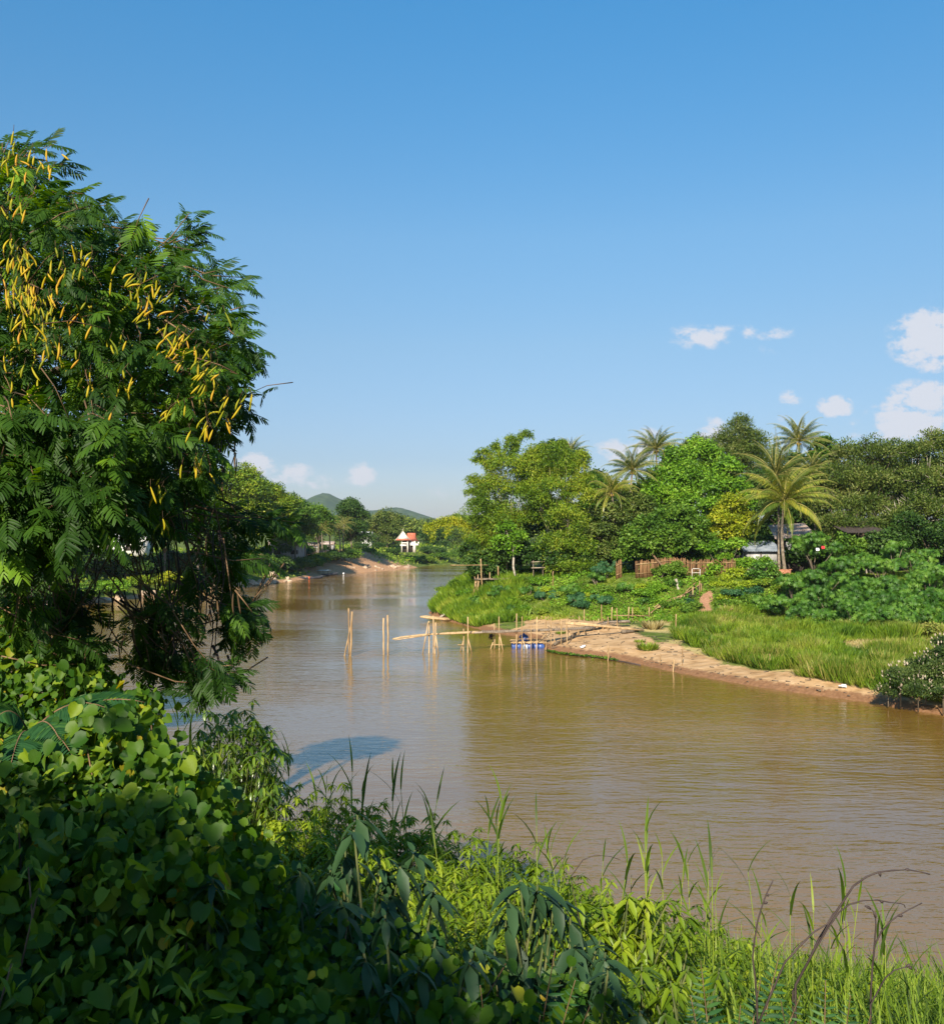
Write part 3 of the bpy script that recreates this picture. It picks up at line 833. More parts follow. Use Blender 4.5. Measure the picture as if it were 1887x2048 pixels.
tree('broadleaf_tree', 'dark leafy tree under the right hand tamarind crown', 'tree',
     lob(113, (1815, 1050, 26), (1855, 1080, 34), (1895, 1075, 34), (1800, 1090, 22), (1930, 1090, 34)), gbase(1860, 114), .30, M['f_dark'], group=TG, seed=12)
tree('broadleaf_tree', 'dark tree top behind the second bamboo clump', 'tree',
     lob(140, (1070, 925, 26), (1110, 905, 22), (1095, 940, 30), (1150, 925, 26), (1050, 955, 30)), gbase(1095, 141), .36, M['f_dark'], group=TG, seed=13)
tree('broadleaf_tree', 'shadowed green tree in the gap under the left palms', 'tree',
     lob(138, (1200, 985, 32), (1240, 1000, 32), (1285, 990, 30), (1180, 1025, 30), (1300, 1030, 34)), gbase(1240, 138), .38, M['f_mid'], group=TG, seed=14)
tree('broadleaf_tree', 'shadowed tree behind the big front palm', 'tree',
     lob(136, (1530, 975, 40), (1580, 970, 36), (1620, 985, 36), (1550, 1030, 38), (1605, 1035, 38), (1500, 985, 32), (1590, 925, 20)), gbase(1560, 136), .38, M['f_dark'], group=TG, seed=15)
tree('papaya_like_tree', 'small umbrella crowned tree with a bare pale trunk beside the red earth wall', 'tree',
     lob(109, (1528, 1135, 20, 0, .5), (1512, 1150, 16, -.3, .5), (1545, 1150, 16, 0, .5), (1528, 1160, 14, -.5, .5)), gbase(1531, 108.5), .28, M['f_castor'], seed=16, trunk=.1, bark='pale_bark', cov=.7, fill=False)
shrub_star('broad_leaved_bush', 'tall dark bush with broad leaves right of the front palm trunks', gbase(1628, 110), 5.6, 3.8, 900, .30, 'f_castor', 51)
shrub_star('broad_leaved_bush', 'slender bush with broad leaves in front of the dark hut', gbase(1785, 107), 4.6, 2.6, 520, .30, 'f_castor', 52)
shrub_puff('dark_bush', 'tall dark bush hiding the left half of the hut under the grey green trees', gbase(1705, 111.5), 6.0, 3.4, .32, 'f_mid', 53)
shrub_puff('dark_bush', 'tall dark bush hiding the right half of the hut under the grey green trees', gbase(1762, 111), 6.6, 3.8, .32, 'f_dark', 54)
tree('yellow_bush', 'vivid yellow green bush beside the fence', 'shrub',
     lob(111, (1470, 1152, 19), (1452, 1162, 13, -.5), (1488, 1160, 12)), gbase(1470, 111), .26, M['f_lime'] if 'f_lime' in M else M['f_yellow'], seed=17, trunk=.06, cov=.8)
tree('spreading_tree', 'flat topped tree with lime leaves reaching over the end of the fence', 'tree',
     lob(113, (1440, 1095, 20, 0, .45), (1475, 1092, 22, 0, .4), (1415, 1100, 16, 0, .45), (1450, 1118, 18, 0, .45), (1430, 1135, 18, 0, .5), (1425, 1150, 14, -.5, .6)), gbase(1446, 113.5), .30, M['f_bright'], seed=18, trunk=.12, cov=.7, fill=False)
# distant crowns closing the gaps behind (individual trees)
_r = np.random.default_rng(77)
for i, (px, py, rr, Y) in enumerate([(1190, 960, 30, 165), (1345, 930, 26, 170), (1420, 945, 40, 165), (1700, 960, 44, 165), (1790, 950, 50, 168), (1880, 950, 55, 165), (1600, 960, 42, 170), (1000, 1040, 44, 150), (1090, 1030, 50, 150), (1180, 1060, 50, 150), (1300, 1060, 50, 150), (1420, 1060, 50, 150), (1540, 1070, 50, 150), (1660, 1070, 50, 150), (1780, 1070, 50, 150), (1890, 1070, 50, 150), (955, 1090, 26, 160), (1990, 1000, 70, 140)]):
    Rr = rr / F * Y; c = P(px, py, Y)
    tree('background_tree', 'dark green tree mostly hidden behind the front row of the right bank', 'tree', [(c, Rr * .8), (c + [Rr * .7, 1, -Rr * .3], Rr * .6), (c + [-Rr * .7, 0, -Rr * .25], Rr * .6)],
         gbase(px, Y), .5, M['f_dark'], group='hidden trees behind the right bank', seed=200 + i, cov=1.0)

for px, Y, h, w, l in [(1492, 112.5, 2.6, 2.6, 'left corner'), (1532, 112.2, 2.4, 2.2, 'right corner')]:
    shrub_puff('leafy_bush', 'green bush hiding the %s of the tin roofed shed' % l, gbase(px, Y), h, w, .24, 'f_bright', int(px))
# undergrowth closing the foot of the trees
for i, px in enumerate(np.arange(965, 1960, 30)):
    px = px + _r.normal() * 8; Y = float(np.interp(px, [960, 1100, 1500, 1900], [126, 123, 121, 116])) + _r.normal() * 1.5
    b = gbase(px, Y); near_ = 'under the plumed bamboo' if px < 1080 else 'under the second bamboo clump' if px < 1200 else 'behind the woven fence' if px < 1480 else 'around the sheds' if px < 1650 else 'under the grey green trees'
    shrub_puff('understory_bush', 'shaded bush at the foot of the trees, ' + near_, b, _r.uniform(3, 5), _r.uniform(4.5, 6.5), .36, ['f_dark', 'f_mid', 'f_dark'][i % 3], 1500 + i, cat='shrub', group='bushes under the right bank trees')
for i in range(46):
    px = _r.uniform(880, 1560); py = _r.uniform(1168, 1236); b = G(px, py, 80)
    if abs(px - 1410) < 16 or float(sdist(RIGHT, b[0:1], b[1:2])[0]) < 3 or b[2] < 1.3: continue
    mt = ['f_bright', 'f_castor', 'f_lime', 'f_mid', 'f_blue', 'f_bright', 'grass'][i % 7]; w = _r.uniform(1.2, 2.4)
    loc = 'near the tip of the promontory' if px < 1000 else 'behind the footbridge' if px < 1200 else 'around the bamboo steps' if px < 1400 else 'beside the red path'
    shrub_puff('weed_clump', '%s weed clump %s' % ({'f_bright': 'bright green', 'f_castor': 'broad green', 'f_lime': 'lime coloured', 'f_mid': 'mid green', 'f_blue': 'bluish', 'grass': 'grassy'}[mt], loc), b - [0, 0, .15], _r.uniform(.5, 1.1), w, .2, mt, 1600 + i, cat='weeds', group='weed clumps on the green slope', cov=.8)
for px, Y, h, w, l in [(1318, 112.6, 1.9, 2.2, 'left'), (1350, 112.4, 2.2, 2.4, 'right')]:
    shrub_puff('dark_bush', 'shaded bush in front of the dark middle of the woven fence, ' + l, gbase(px, Y), h, w, .22, 'f_mid', int(px))
# palms
palm('highest coconut palm on the right, with orange fruit stalks', P(1597, 882, 140), gbase(1600, 140), 4.1, 21)
palm('large yellow fronded coconut palm standing in front of the trees', P(1567, 1003, 113), gbase(1571, 112), 5.0, 22, nf=30, mat='f_palm_yellow', dens=56, droop=.62, trunk=.17)
palm('second palm close behind the large front palm, fronds held upright', P(1552, 950, 118), gbase(1556, 112.6), 4.2, 23, up=.75, droop=.4, nuts=False)
palm('coconut palm half hidden in the grey green tree', P(1622, 945, 130), gbase(1624, 130), 3.2, 24, nuts=False, droop=.6)
palm('tallest of the left palms, dark fronds against the sky', P(1311, 898, 138), gbase(1315, 138), 3.6, 25, droop=.6)
palm('middle of the left palms with a yellow fruit stalk', P(1264, 940, 130), gbase(1268, 130), 3.7, 26, mat='f_palm', droop=.55)
palm('lowest of the left palms with drooping pale fronds', P(1222, 985, 124), gbase(1226, 124), 3.4, 27, mat='f_palm_yellow', droop=.75)
palm('palm top poking out above the second bamboo clump', P(1141, 908, 146), gbase(1141, 146), 2.9, 28, nuts=False)

# ------------------------------------------------------------------ right bank: large-leaved shrubs on the slope
_r = np.random.default_rng(11)
k = 0
spots = [(1585, 1170, 104, 3.4, 3.4), (1640, 1160, 104, 4.4, 4.0), (1600, 1200, 100, 2.8, 3.2), (1560, 1215, 101, 1.9, 2.8), (1700, 1165, 102, 4.0, 3.8), (1665, 1195, 98, 3.6, 3.8), (1630, 1225, 96, 2.2, 3.0),
         (1745, 1180, 98, 4.0, 4.0), (1710, 1220, 94, 3.6, 3.8), (1800, 1170, 98, 3.9, 4.2), (1775, 1210, 94, 4.2, 4.2), (1855, 1150, 100, 4.4, 4.4), (1840, 1200, 94, 4.4, 4.4), (1890, 1190, 95, 4.6, 4.4), (1900, 1230, 91, 3.6, 4.0), (1755, 1240, 92, 2.6, 3.2), (1820, 1240, 91, 3.4, 3.8), (1690, 1245, 94, 1.6, 2.6), (1870, 1250, 91, 3.0, 3.4), (1950, 1200, 92, 4.6, 4.6), (1670, 1140, 107, 3.6, 3.4), (1760, 1135, 106, 3.4, 3.6), (1830, 1120, 107, 4.0, 3.8)]
for i, (px, pyc, Y, h, w) in enumerate(spots):
    b = gbase(px, Y)
    topz = CAMZ - (pyc - 22 - HY) / F * Y
    h = max(h * .6, min(h * 1.3, (topz - b[2]) * 1.0)) if topz > b[2] + 1 else h
    Y += 0
    where = ('left end of the thicket' if px < 1620 else 'middle of the thicket' if px < 1760 else 'right end of the thicket')
    row = ('back row' if Y > 103 else 'front row' if Y < 95 else 'second row')
    shrub_star('castor_shrub', 'dense palmate leaved shrub in the %s, %s' % (row, where), b, h, w, int(210 * w), .30, 'f_castor', 300 + i, group='palmate leaved shrubs on the right bank slope')
# smaller shrubs in the green cover of the left part of the slope
small = [(1210, 1160, 2.4, 2.2, 'f_blue'), (1195, 1172, 1.8, 1.8, 'f_castor'), (1010, 1190, 1.1, 1.8, 'f_castor'), (985, 1200, 1.2, 1.9, 'f_castor'), (950, 1215, 1.4, 1.9, 'f_castor'), (1060, 1190, 1.0, 1.8, 'f_castor'), (1090, 1200, .9, 2.0, 'f_blue'), (1140, 1190, 1.1, 2.0, 'f_castor'), (1170, 1205, .8, 2.2, 'f_blue'),
         (1250, 1185, 1.0, 2.0, 'f_castor'), (1285, 1195, 1.0, 2.4, 'f_bright'), (1310, 1185, 1.0, 2.2, 'f_bright'), (1215, 1210, .9, 2.2, 'f_blue'), (1030, 1225, .8, 1.6, 'f_castor'), (1340, 1215, .8, 1.8, 'f_mid'), (1375, 1225, .7, 1.6, 'f_mid'), (1495, 1205, 1.0, 2.0, 'f_mid'), (1460, 1215, .8, 2.0, 'f_mid'), (1520, 1215, 1.1, 2.2, 'f_castor'),
         (890, 1190, 1.8, 2.6, 'grass'), (915, 1180, 1.6, 2.4, 'f_mid'), (1300, 1150, 1.4, 1.6, 'f_bright'), (1215, 1130, 2.2, 1.8, 'f_bright'), (1235, 1150, 1.4, 1.6, 'f_mid'), (1350, 1165, .9, 1.6, 'f_mid'), (1640, 1262, 1.2, 2.2, 'f_mid'), (1720, 1262, 1.0, 2.4, 'f_bright'), (1790, 1268, 1.1, 2.4, 'grass_yellow'), (1845, 1275, 1.3, 2.6, 'grass_yellow'), (1580, 1250, .9, 2.2, 'grass'), (1880, 1265, 1.3, 2.4, 'f_bright'), (1040, 1140, 2.0, 1.6, 'f_bright'), (1070, 1170, 1.0, 2.0, 'f_bright')]
for i, (px, py, h, w, mt) in enumerate(small):
    b = G(px, py, 60)
    if mt in ('f_castor', 'f_blue'):
        shrub_star('low_shrub', None, b - [0, 0, .1], h, w, int(120 * w), .27, mt, 400 + i, group='low shrubs on the grassy slope of the right bank')
    else:
        shrub_puff('low_shrub', None, b - [0, 0, .1], h, w, .22, mt, 400 + i, group='low shrubs on the grassy slope of the right bank')
    o = [c for c in COL.objects if c.name.startswith('low_shrub')][-1]
LOW = [('bluish', 'f_blue'), ('dark palmate leaved', 'f_castor'), ('bright green', 'f_bright'), ('plain green', 'f_mid'), ('grassy', 'grass'), ('yellowish', 'grass_yellow')]
lows = [c for c in COL.objects if c.name.startswith('low_shrub')]
for o, (px, py, h, w, mt) in zip(lows, small):
    col = dict((b, a) for a, b in LOW)[mt]
    near = ('at the river tip of the promontory' if px < 930 else 'near the bamboo scaffold' if px < 1075 else 'behind the middle of the bamboo bridge' if px < 1200 else 'below the woven fence' if px < 1330 else 'left of the red path' if px < 1400 else 'right of the red path' if px < 1560 else 'in front of the palmate thicket')
    o['label'] = '%s low shrub %s, %s' % (col, near, 'high on the slope' if py < 1180 else 'halfway down the slope' if py < 1212 else 'low on the slope')

# flood litter on the sand: twigs, pebbles, straw
rgd = np.random.default_rng(321)
n = 2600; x = rgd.uniform(3, 27, n); y = rgd.uniform(56, 108, n); z_, _a, _b, dr_, dt_ = height(x, y, True)
k = (dr_ > .4) & (dr_ < 12) & (dt_ < -11) & ((dr_ < 1.6) | (rgd.random(n) < .35)); x, y, z_ = x[k], y[k], z_[k]; m = len(x)
dbt = Tubes()
for i in range(m):
    a = rgd.random() * 6.28; L = rgd.uniform(.08, .5); dbt.bar([x[i], y[i], z_[i] + .03], [x[i] + math.cos(a) * L, y[i] + math.sin(a) * L, z_[i] + .05], rgd.uniform(.012, .04), 4)
tag(dbt.build('sand_litter', M['bark'], None), 'dark twigs and flood litter strewn over the sand', 'litter', None, 'stuff')
# big dark bush with pale seed heads at the right edge, by the water
root = empty('waterside_bush', G(1850, 1412, 40), 'dark leafy bush with pale seed heads at the water\'s edge, right border', 'shrub')
rg = np.random.default_rng(61)
lb = []
for (px, py, rr, Y) in [(1800, 1360, 34, 57.0), (1850, 1345, 40, 57), (1890, 1330, 44, 57), (1835, 1385, 32, 55.8), (1885, 1390, 36, 55), (1775, 1390, 24, 57.5), (1930, 1370, 50, 55), (1885, 1290, 22, 58)]:
    lb.append((P(px, py, Y), rr / F * Y, .85))
V_, F_, r_ = crown_cloud(lb, .15, 1.5, 'fine', rg, T=T_diamond(.42), puff=.3)
V_[:, 2] = np.maximum(V_[:, 2], .02)
npmesh('foliage', V_, F_, M['f_seedbush'] if 'f_seedbush' in M else M['f_dark'], root, r_)
n = 330; k = rg.integers(0, len(lb), n); e = rdir(n, rg); e[:, 2] = np.abs(e[:, 2])
pos = np.array([l[0] for l in lb])[k] + e * np.array([l[1] for l in lb])[k][:, None] * 1.02
V_, F_, r_ = leaves(pos, norm(e + [0, 0, .8]), rdir(n, rg), .17, T_diamond(.5), rg)
npmesh('seed_heads', V_, F_, M['seed'], root, r_)['kind'] = 'stuff'
tb = Tubes()
for l in lb: tb.tube([np.array([l[0][0], l[0][1], .1]), l[0]], [.04, .02], 5, .5)
tb.build('stems', M['bark'], root)

# ------------------------------------------------------------------ grass and creepers on the right bank (uncountable)
def scatter_blades(name, label, fn, n, size, mat, rng, box, blades=4, width=.14, lean=.5):
    x = rng.uniform(box[0], box[1], n); y = rng.uniform(box[2], box[3], n)
    z, dn_, dl_, dr_, dt_ = height(x, y, True)
    w, s = fn(x, y, z, dr_, dt_)
    keep = rng.random(n) < w
    x, y, z, s = x[keep], y[keep], z[keep], (np.broadcast_to(s, (n,)))[keep]
    m = len(x)
    if m == 0: return None
    parts = []
    tone = np.clip(.5 + .5 * vnoise(x, y, 2.2, 33), 0, 1)
    for b in range(blades):
        a = rng.random(m) * 6.283
        D = np.stack([np.cos(a) * lean, np.sin(a) * lean, np.ones(m)], -1) + rng.normal(size=(m, 3)) * .15
        N = np.stack([np.cos(a + rng.normal(size=m)*.7), np.sin(a + rng.normal(size=m)*.7), np.full(m, .3)], -1)
        C = np.stack([x, y, z - .04], -1) + np.stack([np.cos(a), np.sin(a), np.zeros(m)], -1) * .12
        parts.append(leaves(C, D, N, size * s * rng.uniform(.6, 1.25, m), T_diamond(width), rng, np.clip(tone * .6 + .4 * rng.random(m), 0, 1)))
    V, Fx, r = merge(parts)
    o = npmesh(name, V, Fx, mat, None, r)
    tag(o, label, 'grass', None, 'stuff')
    return o
def pathfree(x, y):
    t = np.clip(((x - pa[0]) * (pb[0] - pa[0]) + (y - pa[1]) * (pb[1] - pa[1])) / ((pb[0]-pa[0])**2 + (pb[1]-pa[1])**2), 0, 1)
    d = np.hypot(x - pa[0] - t * (pb[0] - pa[0]) - .35*np.sin(t*6), y - pa[1] - t * (pb[1] - pa[1]))
    return d > .65
rg = np.random.default_rng(81)
def f_slope(x, y, z, dr, dt):
    return ((dr > 1.6) & (dt > -12.5) & (dt < 6) & pathfree(x, y) & (y > 92 - np.maximum(x-40, 0)*.8)).astype(float) * .95, .75 + .35 * vnoise(x, y, 3, 41)
scatter_blades('slope_grass', 'rank green grass and weeds on the slope of the right bank', f_slope, 80000, .52, M['grass'], rg, (-7, 66, 76, 146), 4, .2, 1.1)
def f_creep(x, y, z, dr, dt):
    return ((dr > 1.0) & (dt > -13) & (dt < 2) & pathfree(x, y)).astype(float) * (vnoise(x, y, 3.5, 42) > -.1), 1.0
def creepers():
    n = 80000
    x = rg.uniform(-6, 50, n); y = rg.uniform(84, 136, n)
    z, _a, _b, dr_, dt_ = height(x, y, True); w, s = f_creep(x, y, z, dr_, dt_)
    k = w > .5; x, y, z = x[k], y[k], z[k]; m = len(x)
    bump = np.maximum(0, vnoise(x, y, 1.6, 43)) * .55
    C = np.stack([x, y, z + .15 + bump * 1.3 * rg.random(m) + .2*rg.random(m)], -1)
    V, Fx, r = leaves(C, norm(rg.normal(size=(m, 3)) + [0, -.4, -.3]), norm(rg.normal(size=(m, 3)) * .4 + [-.1, -.4, .8]), .24 * rg.uniform(.6, 1.3, m), T_diamond(.8), rg, np.clip(rg.random(m) * .5 + .5 * (vnoise(x, y, 2.5, 44) * .5 + .5), 0, 1))
    o = npmesh('creeper_cover', V, Fx, M['f_bright'], None, r); tag(o, 'low leafy creepers covering the green slope of the right bank', 'ground cover', None, 'stuff')
creepers()
def f_tall(x, y, z, dr, dt):
    px = x / y * F + CX; py = HY + (CAMZ - z) / y * F
    top = np.interp(px, [1335, 1380, 1500, 1650, 1780, 1900], [1310, 1290, 1305, 1320, 1300, 1340])
    inside = (px > 1345 + 8*vnoise(x, y, 1.5, 7)) & (dr > np.interp(px, [1340, 1420, 1560, 1640, 1760, 1900], [9.0, 5.0, 2.9, 2.4, 1.6, 1.5])) & (dt < -5) & (y > 50)
    bare = (((x - 37) / 7.5) ** 2 + ((y - 80) / 4.6) ** 2 < 1) | ((vnoise(x, y, 2.6, 46) > .38))
    return (inside & ~bare).astype(float), .62 + .85 * ss(vnoise(x, y, 1.9, 45) * .7 + .45)
scatter_blades('reed_grass', 'tall grass fringe behind the sand of the right bank', f_tall, 80000, .9, M['grass'], rg, (10, 46, 50, 104), 4, .065, .5)
def f_tall2(x, y, z, dr, dt):
    a, b = f_tall(x, y, z, dr, dt); return a * (vnoise(x, y, 3.2, 47) > .05), b
scatter_blades('seeding_grass', 'yellowish seeding grass mixed in the tall fringe of the right bank', f_tall2, 70000, .95, M['grass_yellow'], rg, (10, 46, 50, 104), 4, .055, .5)
def f_dry(x, y, z, dr, dt):
    px = x / y * F + CX
    a = (((x - 37) / 9) ** 2 + ((y - 80) / 6) ** 2 < 1.2) | ((dt > -13.5) & (dt < -10) & (px > 1270) & (px < 1440)) 
    return a.astype(float) * .6 * (dr > 2), .5
scatter_blades('dry_grass', 'straw coloured dry grass on the bare clearing', f_dry, 26000, .6, M['dry_grass'], rg, (14, 50, 70, 108), 3, .16, .9)
def f_tip(x, y, z, dr, dt):
    return ((dr > .3) & (dr < 9) & (x < 6) & (y > 108)).astype(float), 1.1 + .3 * vnoise(x, y, 2, 48)
scatter_blades('bank_grass', 'long grass hanging over the tip of the promontory', f_tip, 15000, 1.0, M['grass'], rg, (-6, 6, 106, 150), 4, .16, .6)
def tuft(name, px, py, h, w, label, mat='grass', n=130):
    b = G(px, py, 50); a = rg.random(n) * 6.283; r0 = np.sqrt(rg.random(n)) * w / 2
    C = b + np.stack([np.cos(a) * r0, np.sin(a) * r0, np.full(n, -.03)], -1)
    V, Fx, r = leaves(C, np.stack([np.cos(a) * .7, np.sin(a) * .7, np.full(n, 1.)], -1) + rg.normal(size=(n, 3)) * .2, np.stack([np.cos(a), np.sin(a), np.full(n, .3)], -1), h * rg.uniform(.6, 1.2, n), T_diamond(.12), rg)
    o = npmesh(name, V, Fx, M[mat], None, r, origin=b); tag(o, label, 'grass')
tuft('grass_tuft', 1295, 1300, .75, 1.3, 'round green grass tuft alone on the pale sand', n=260)
tuft('grass_tuft', 1278, 1285, .35, .9, 'thin grass tuft just behind the round tuft on the sand')
tuft('grass_tuft', 1120, 1268, .4, .9, 'grass tuft under the bamboo bridge ramp')
tuft('grass_tuft', 1305, 1258, 1.0, 1.4, 'dry straw coloured tuft at the foot of the bamboo ramp', 'dry_grass', 200)
tuft('grass_tuft', 1365, 1262, .5, 1.2, 'small pale tuft at the edge of the sand, below the red path', 'grass_yellow')
# ------------------------------------------------------------------ bamboo poles, bridge, scaffold
def W(px, py, Y, z=None):
    p = P(px, py, Y)
    if z is not None: p[2] = z
    return p
def pole(name, a, b, r, label, cat='bamboo pole', group=None, mat='bamboo', r2=None, wob=.02):
    tb = Tubes(); tb.bar(a, b, r, 7, r2=r2, wob=wob)
    o = tb.build(name, M[mat], None, smooth=True, origin=np.asarray(a, float))
    return tag(o, label, cat, group)
GP = 'bamboo poles standing free in the river'
pole('bamboo_pole', W(699, 1312, 83, -1), W(704, 1223, 83), .085, 'upright thick pole of the leftmost bundle in open water', group=GP)
pole('bamboo_pole', W(686, 1309, 83, -1) + [-.1, 0, 0], W(702, 1250, 83.2), .06, 'slanting brace pole of the leftmost bundle in open water', group=GP)
pole('bamboo_pole', W(698, 1306, 84, -1), W(697, 1216, 84.2), .06, 'thin pole behind the leftmost bundle, tallest of the three', group=GP)
pole('bamboo_pole', W(768, 1306, 84, -1), W(767, 1236, 84), .07, 'shorter left pole of the standing pair', group=GP)
pole('bamboo_pole', W(776.5, 1309, 83.5, -1), W(775, 1230, 83.5), .075, 'taller right pole of the standing pair', group=GP)

def z8(x, y): return 840 + .2165 * x, 1140 + .2165 * y
bridge = empty('bamboo_footbridge', W(1030, 1305, 87, 0), 'unfinished bamboo footbridge on stilts reaching from the sand into the river', 'bridge')
# deck: bundled logs
def deck_pt(px):  # centre line
    Y = np.interp(px, [785, 900, 1030, 1156, 1190], [84.6, 86.0, 88.2, 91.5, 93])
    py = np.interp(px, [785, 800, 840, 900, 960, 1027, 1090, 1156, 1190], [1278, 1275, 1270, 1266.5, 1264, 1262.5, 1260.5, 1257, 1256])
    return P(px, py, Y)
tb = Tubes()
pxs = np.linspace(785, 960, 14)
for k, (dy, dz, r) in enumerate([(-.22, 0, .085), (0, .03, .09), (.2, 0, .08)]):
    q = np.array([deck_pt(p) + [0, dy, dz] for p in pxs[(k % 2):]])
    q[:, 2] += np.random.default_rng(k).normal(size=len(q)) * .012
    tb.tube(q, np.linspace(.05, r, len(q)), 7, .85)
tb.tube([P(789, 1280, 84.2), P(830, 1274, 84.6), P(862, 1269, 85)], [.03, .06, .06], 6, .7)
tb.build('deck_pole_bundle', M['bamboo'], bridge, smooth=True)
tb = Tubes()
for k in range(5):
    q = np.array([deck_pt(p) + [0, -.4 + k * .2, 0] for p in np.linspace(948 + k * 4, 1190, 12)])
    q[:, 2] += np.random.default_rng(k + 9).normal(size=len(q)) * .015
    tb.tube(q, .07, 6, random.random())
for p in np.linspace(965, 1185, 60):
    c = deck_pt(p); tb.bar(c + [0, -.6, .09], c + [.03, .6, .09], .035, 5)
tb.build('deck', M['bamboo_grey'], bridge, smooth=True)
posts = [ # px, top, base, Y  (upright)
    ((80, 470), (84, 768), 84.8), ((120, 422), (128, 768), 84.3), ((143, 485), (130, 620), 84.6),
    ((400, 542), (398, 750), 86.4), ((440, 432), (438, 764), 85.6), ((685, 492), (688, 732), 88), ((727, 430), (731, 735), 87.4),
    ((890, 402), (886, 730), 90.0), ((942, 430), (936, 745), 87.8), ((1022, 502), (1024, 735), 89.4), ((1078, 432), (1076, 735), 88.4),
    ((1158, 430), (1160, 620), 93), ((1205, 440), (1208, 708), 90.2), ((1160, 655), (1160, 740), 87.5), ((1302, 470), (1300, 690), 93), ((1352, 452), (1352, 690), 93), ((1380, 470), (1378, 560), 97), ((1467, 425), (1462, 600), 98), ((1513, 365), (1516, 575), 95)]
for (a, b, Y) in posts:
    pa_ = z8(*a); pb_ = z8(*b)
    g0 = G(*pb_, 60); Yb = g0[1] if abs(g0[1] - Y) < 5 else Y
    t = Tubes(); zb = min(hz((pb_[0] - CX) / F * Yb, Yb), 0 if b[1] > 725 else 9)
    bt = P(pb_[0], pb_[1], Yb); bt[2] = min(bt[2], zb) - .3
    t.bar(bt, P(*pa_, Yb), .05 if Y > 86 else .06, 6, wob=.014)
    t.build('post', M['bamboo'], bridge, smooth=True)
braces = [((75, 480), (22, 748), 84.9), ((145, 610), (172, 775), 84.0), ((440, 625), (482, 757), 85.4), ((402, 645), (364, 742), 86.6), ((730, 585), (772, 752), 87.2), ((682, 640), (640, 725), 88.5),
          ((935, 610), (992, 745), 87.2), ((1220, 590), (1274, 718), 89.2), ((1362, 540), (1422, 710), 91), ((1510, 525), (1560, 660), 94), ((1100, 665), (1148, 570), 92)]
for (a, b, Y) in braces:
    t = Tubes(); q = z8(*b); lo = P(q[0], q[1], Y); lo[2] -= .3
    t.bar(P(*z8(*a), Y), lo, .055, 6); t.build('brace', M['bamboo'], bridge, smooth=True)
for (a, b, Y) in [((668, 688), (778, 692), 87.3), ((345, 690), (400, 694), 86.4), ((120, 700), (160, 712), 84.2)]:
    t = Tubes(); t.bar(P(*z8(*a), Y), P(*z8(*b), Y), .035, 5); t.build('cross_rail', M['bamboo'], bridge)

# ramp of fresh poles crossing over the older walkway
tb = Tubes()
for k in range(4):
    a = P(1129, 1246, 92) + [0, k * .17 - .3, .04 * (k % 2)]; b = P(1286, 1264, 94)
    b = np.array([b[0], b[1] + k * .17 - .3, hz(b[0], b[1]) + .18]); a[0] += [0, .5, 1.2, .2][k]
    tb.bar(a, b, .085, 7, wob=.02, rnd=.8)
o = tb.build('bamboo_ramp', M['bamboo'], None, smooth=True, origin=P(1284, 1264, 94)); tag(o, 'pale new poles laid as a ramp from the footbridge down to the sand', 'ramp')
walk = empty('bamboo_walkway', G(1215, 1272, 80), 'older grey bamboo walkway climbing from the footbridge into the green slope', 'walkway')
def wk(px): 
    return P(px, np.interp(px, [1140, 1180, 1215, 1260], [1259, 1254, 1245, 1243]), np.interp(px, [1140, 1260], [96, 99]))
tb = Tubes()
for k in range(7):
    q = np.array([wk(p) + [0, -.6 + k * .2, 0] for p in np.linspace(1140 + k*3, 1258, 9)]); q[:, 2] += np.random.default_rng(k + 40).normal(size=9) * .02
    tb.tube(q, .07, 6, random.random())
for p in np.linspace(1196, 1256, 30):
    c = wk(p); tb.bar(c + [0, -.75, .1], c + [.05, .75, .1], .05, 5)
tb.build('deck', M['bamboo_grey'], walk, smooth=True)
def z9(x, y): return 1080 + .12987 * x, 1180 + .12987 * y
for (a, b, Y) in [((820, 460), (822, 650), 97), ((895, 440), (895, 600), 98), ((893, 620), (895, 720), 94.5), ((940, 225), (948, 660), 97.5), ((1040, 410), (1042, 665), 96), ((1103, 265), (1097, 460), 99), ((1175, 275), (1185, 570), 96.5), ((1185, 590), (1235, 675), 96), ((590, 590), (555, 720), 95), ((970, 560), (935, 680), 97)]:
    t = Tubes(); lo = P(*z9(*b), Y); lo[2] -= .3; t.bar(lo, P(*z9(*a), Y), .06, 6, wob=.01); t.build('post', M['bamboo'], walk, smooth=True)
tb = Tubes(); tb.bar(P(*z9(1130, 392), 99), P(*z9(1660, 396), 101), .06, 6, wob=.02); tb.build('handrail', M['bamboo'], walk)
for (x, t0, b0) in [(1357, 260, 400), (1415, 265, 410), (1670, 265, 360)]:
    t = Tubes(); t.bar(P(*z9(x, b0 + 60), 100.5), P(*z9(x + 4, t0), 100.5), .055, 6); t.build('post', M['bamboo'], walk, smooth=True)
# dark log lying on the sand under the walkway
a = G(1108, 1292, 70); b = G(1150, 1275, 80)
pole('driftwood_log', a + [0, 0, .12], b + [0, 0, .3], .12, 'dark curved log lying on the sand under the footbridge', 'log', mat='bark', wob=.08)
a = G(1243, 1268, 80) + [0, 0, .2]; b = G(1276, 1264, 80) + [0, 0, .2]
pole('driftwood_log', a, b, .16, 'short dark log at the foot of the fresh pole ramp', 'log', mat='bark', wob=.04)
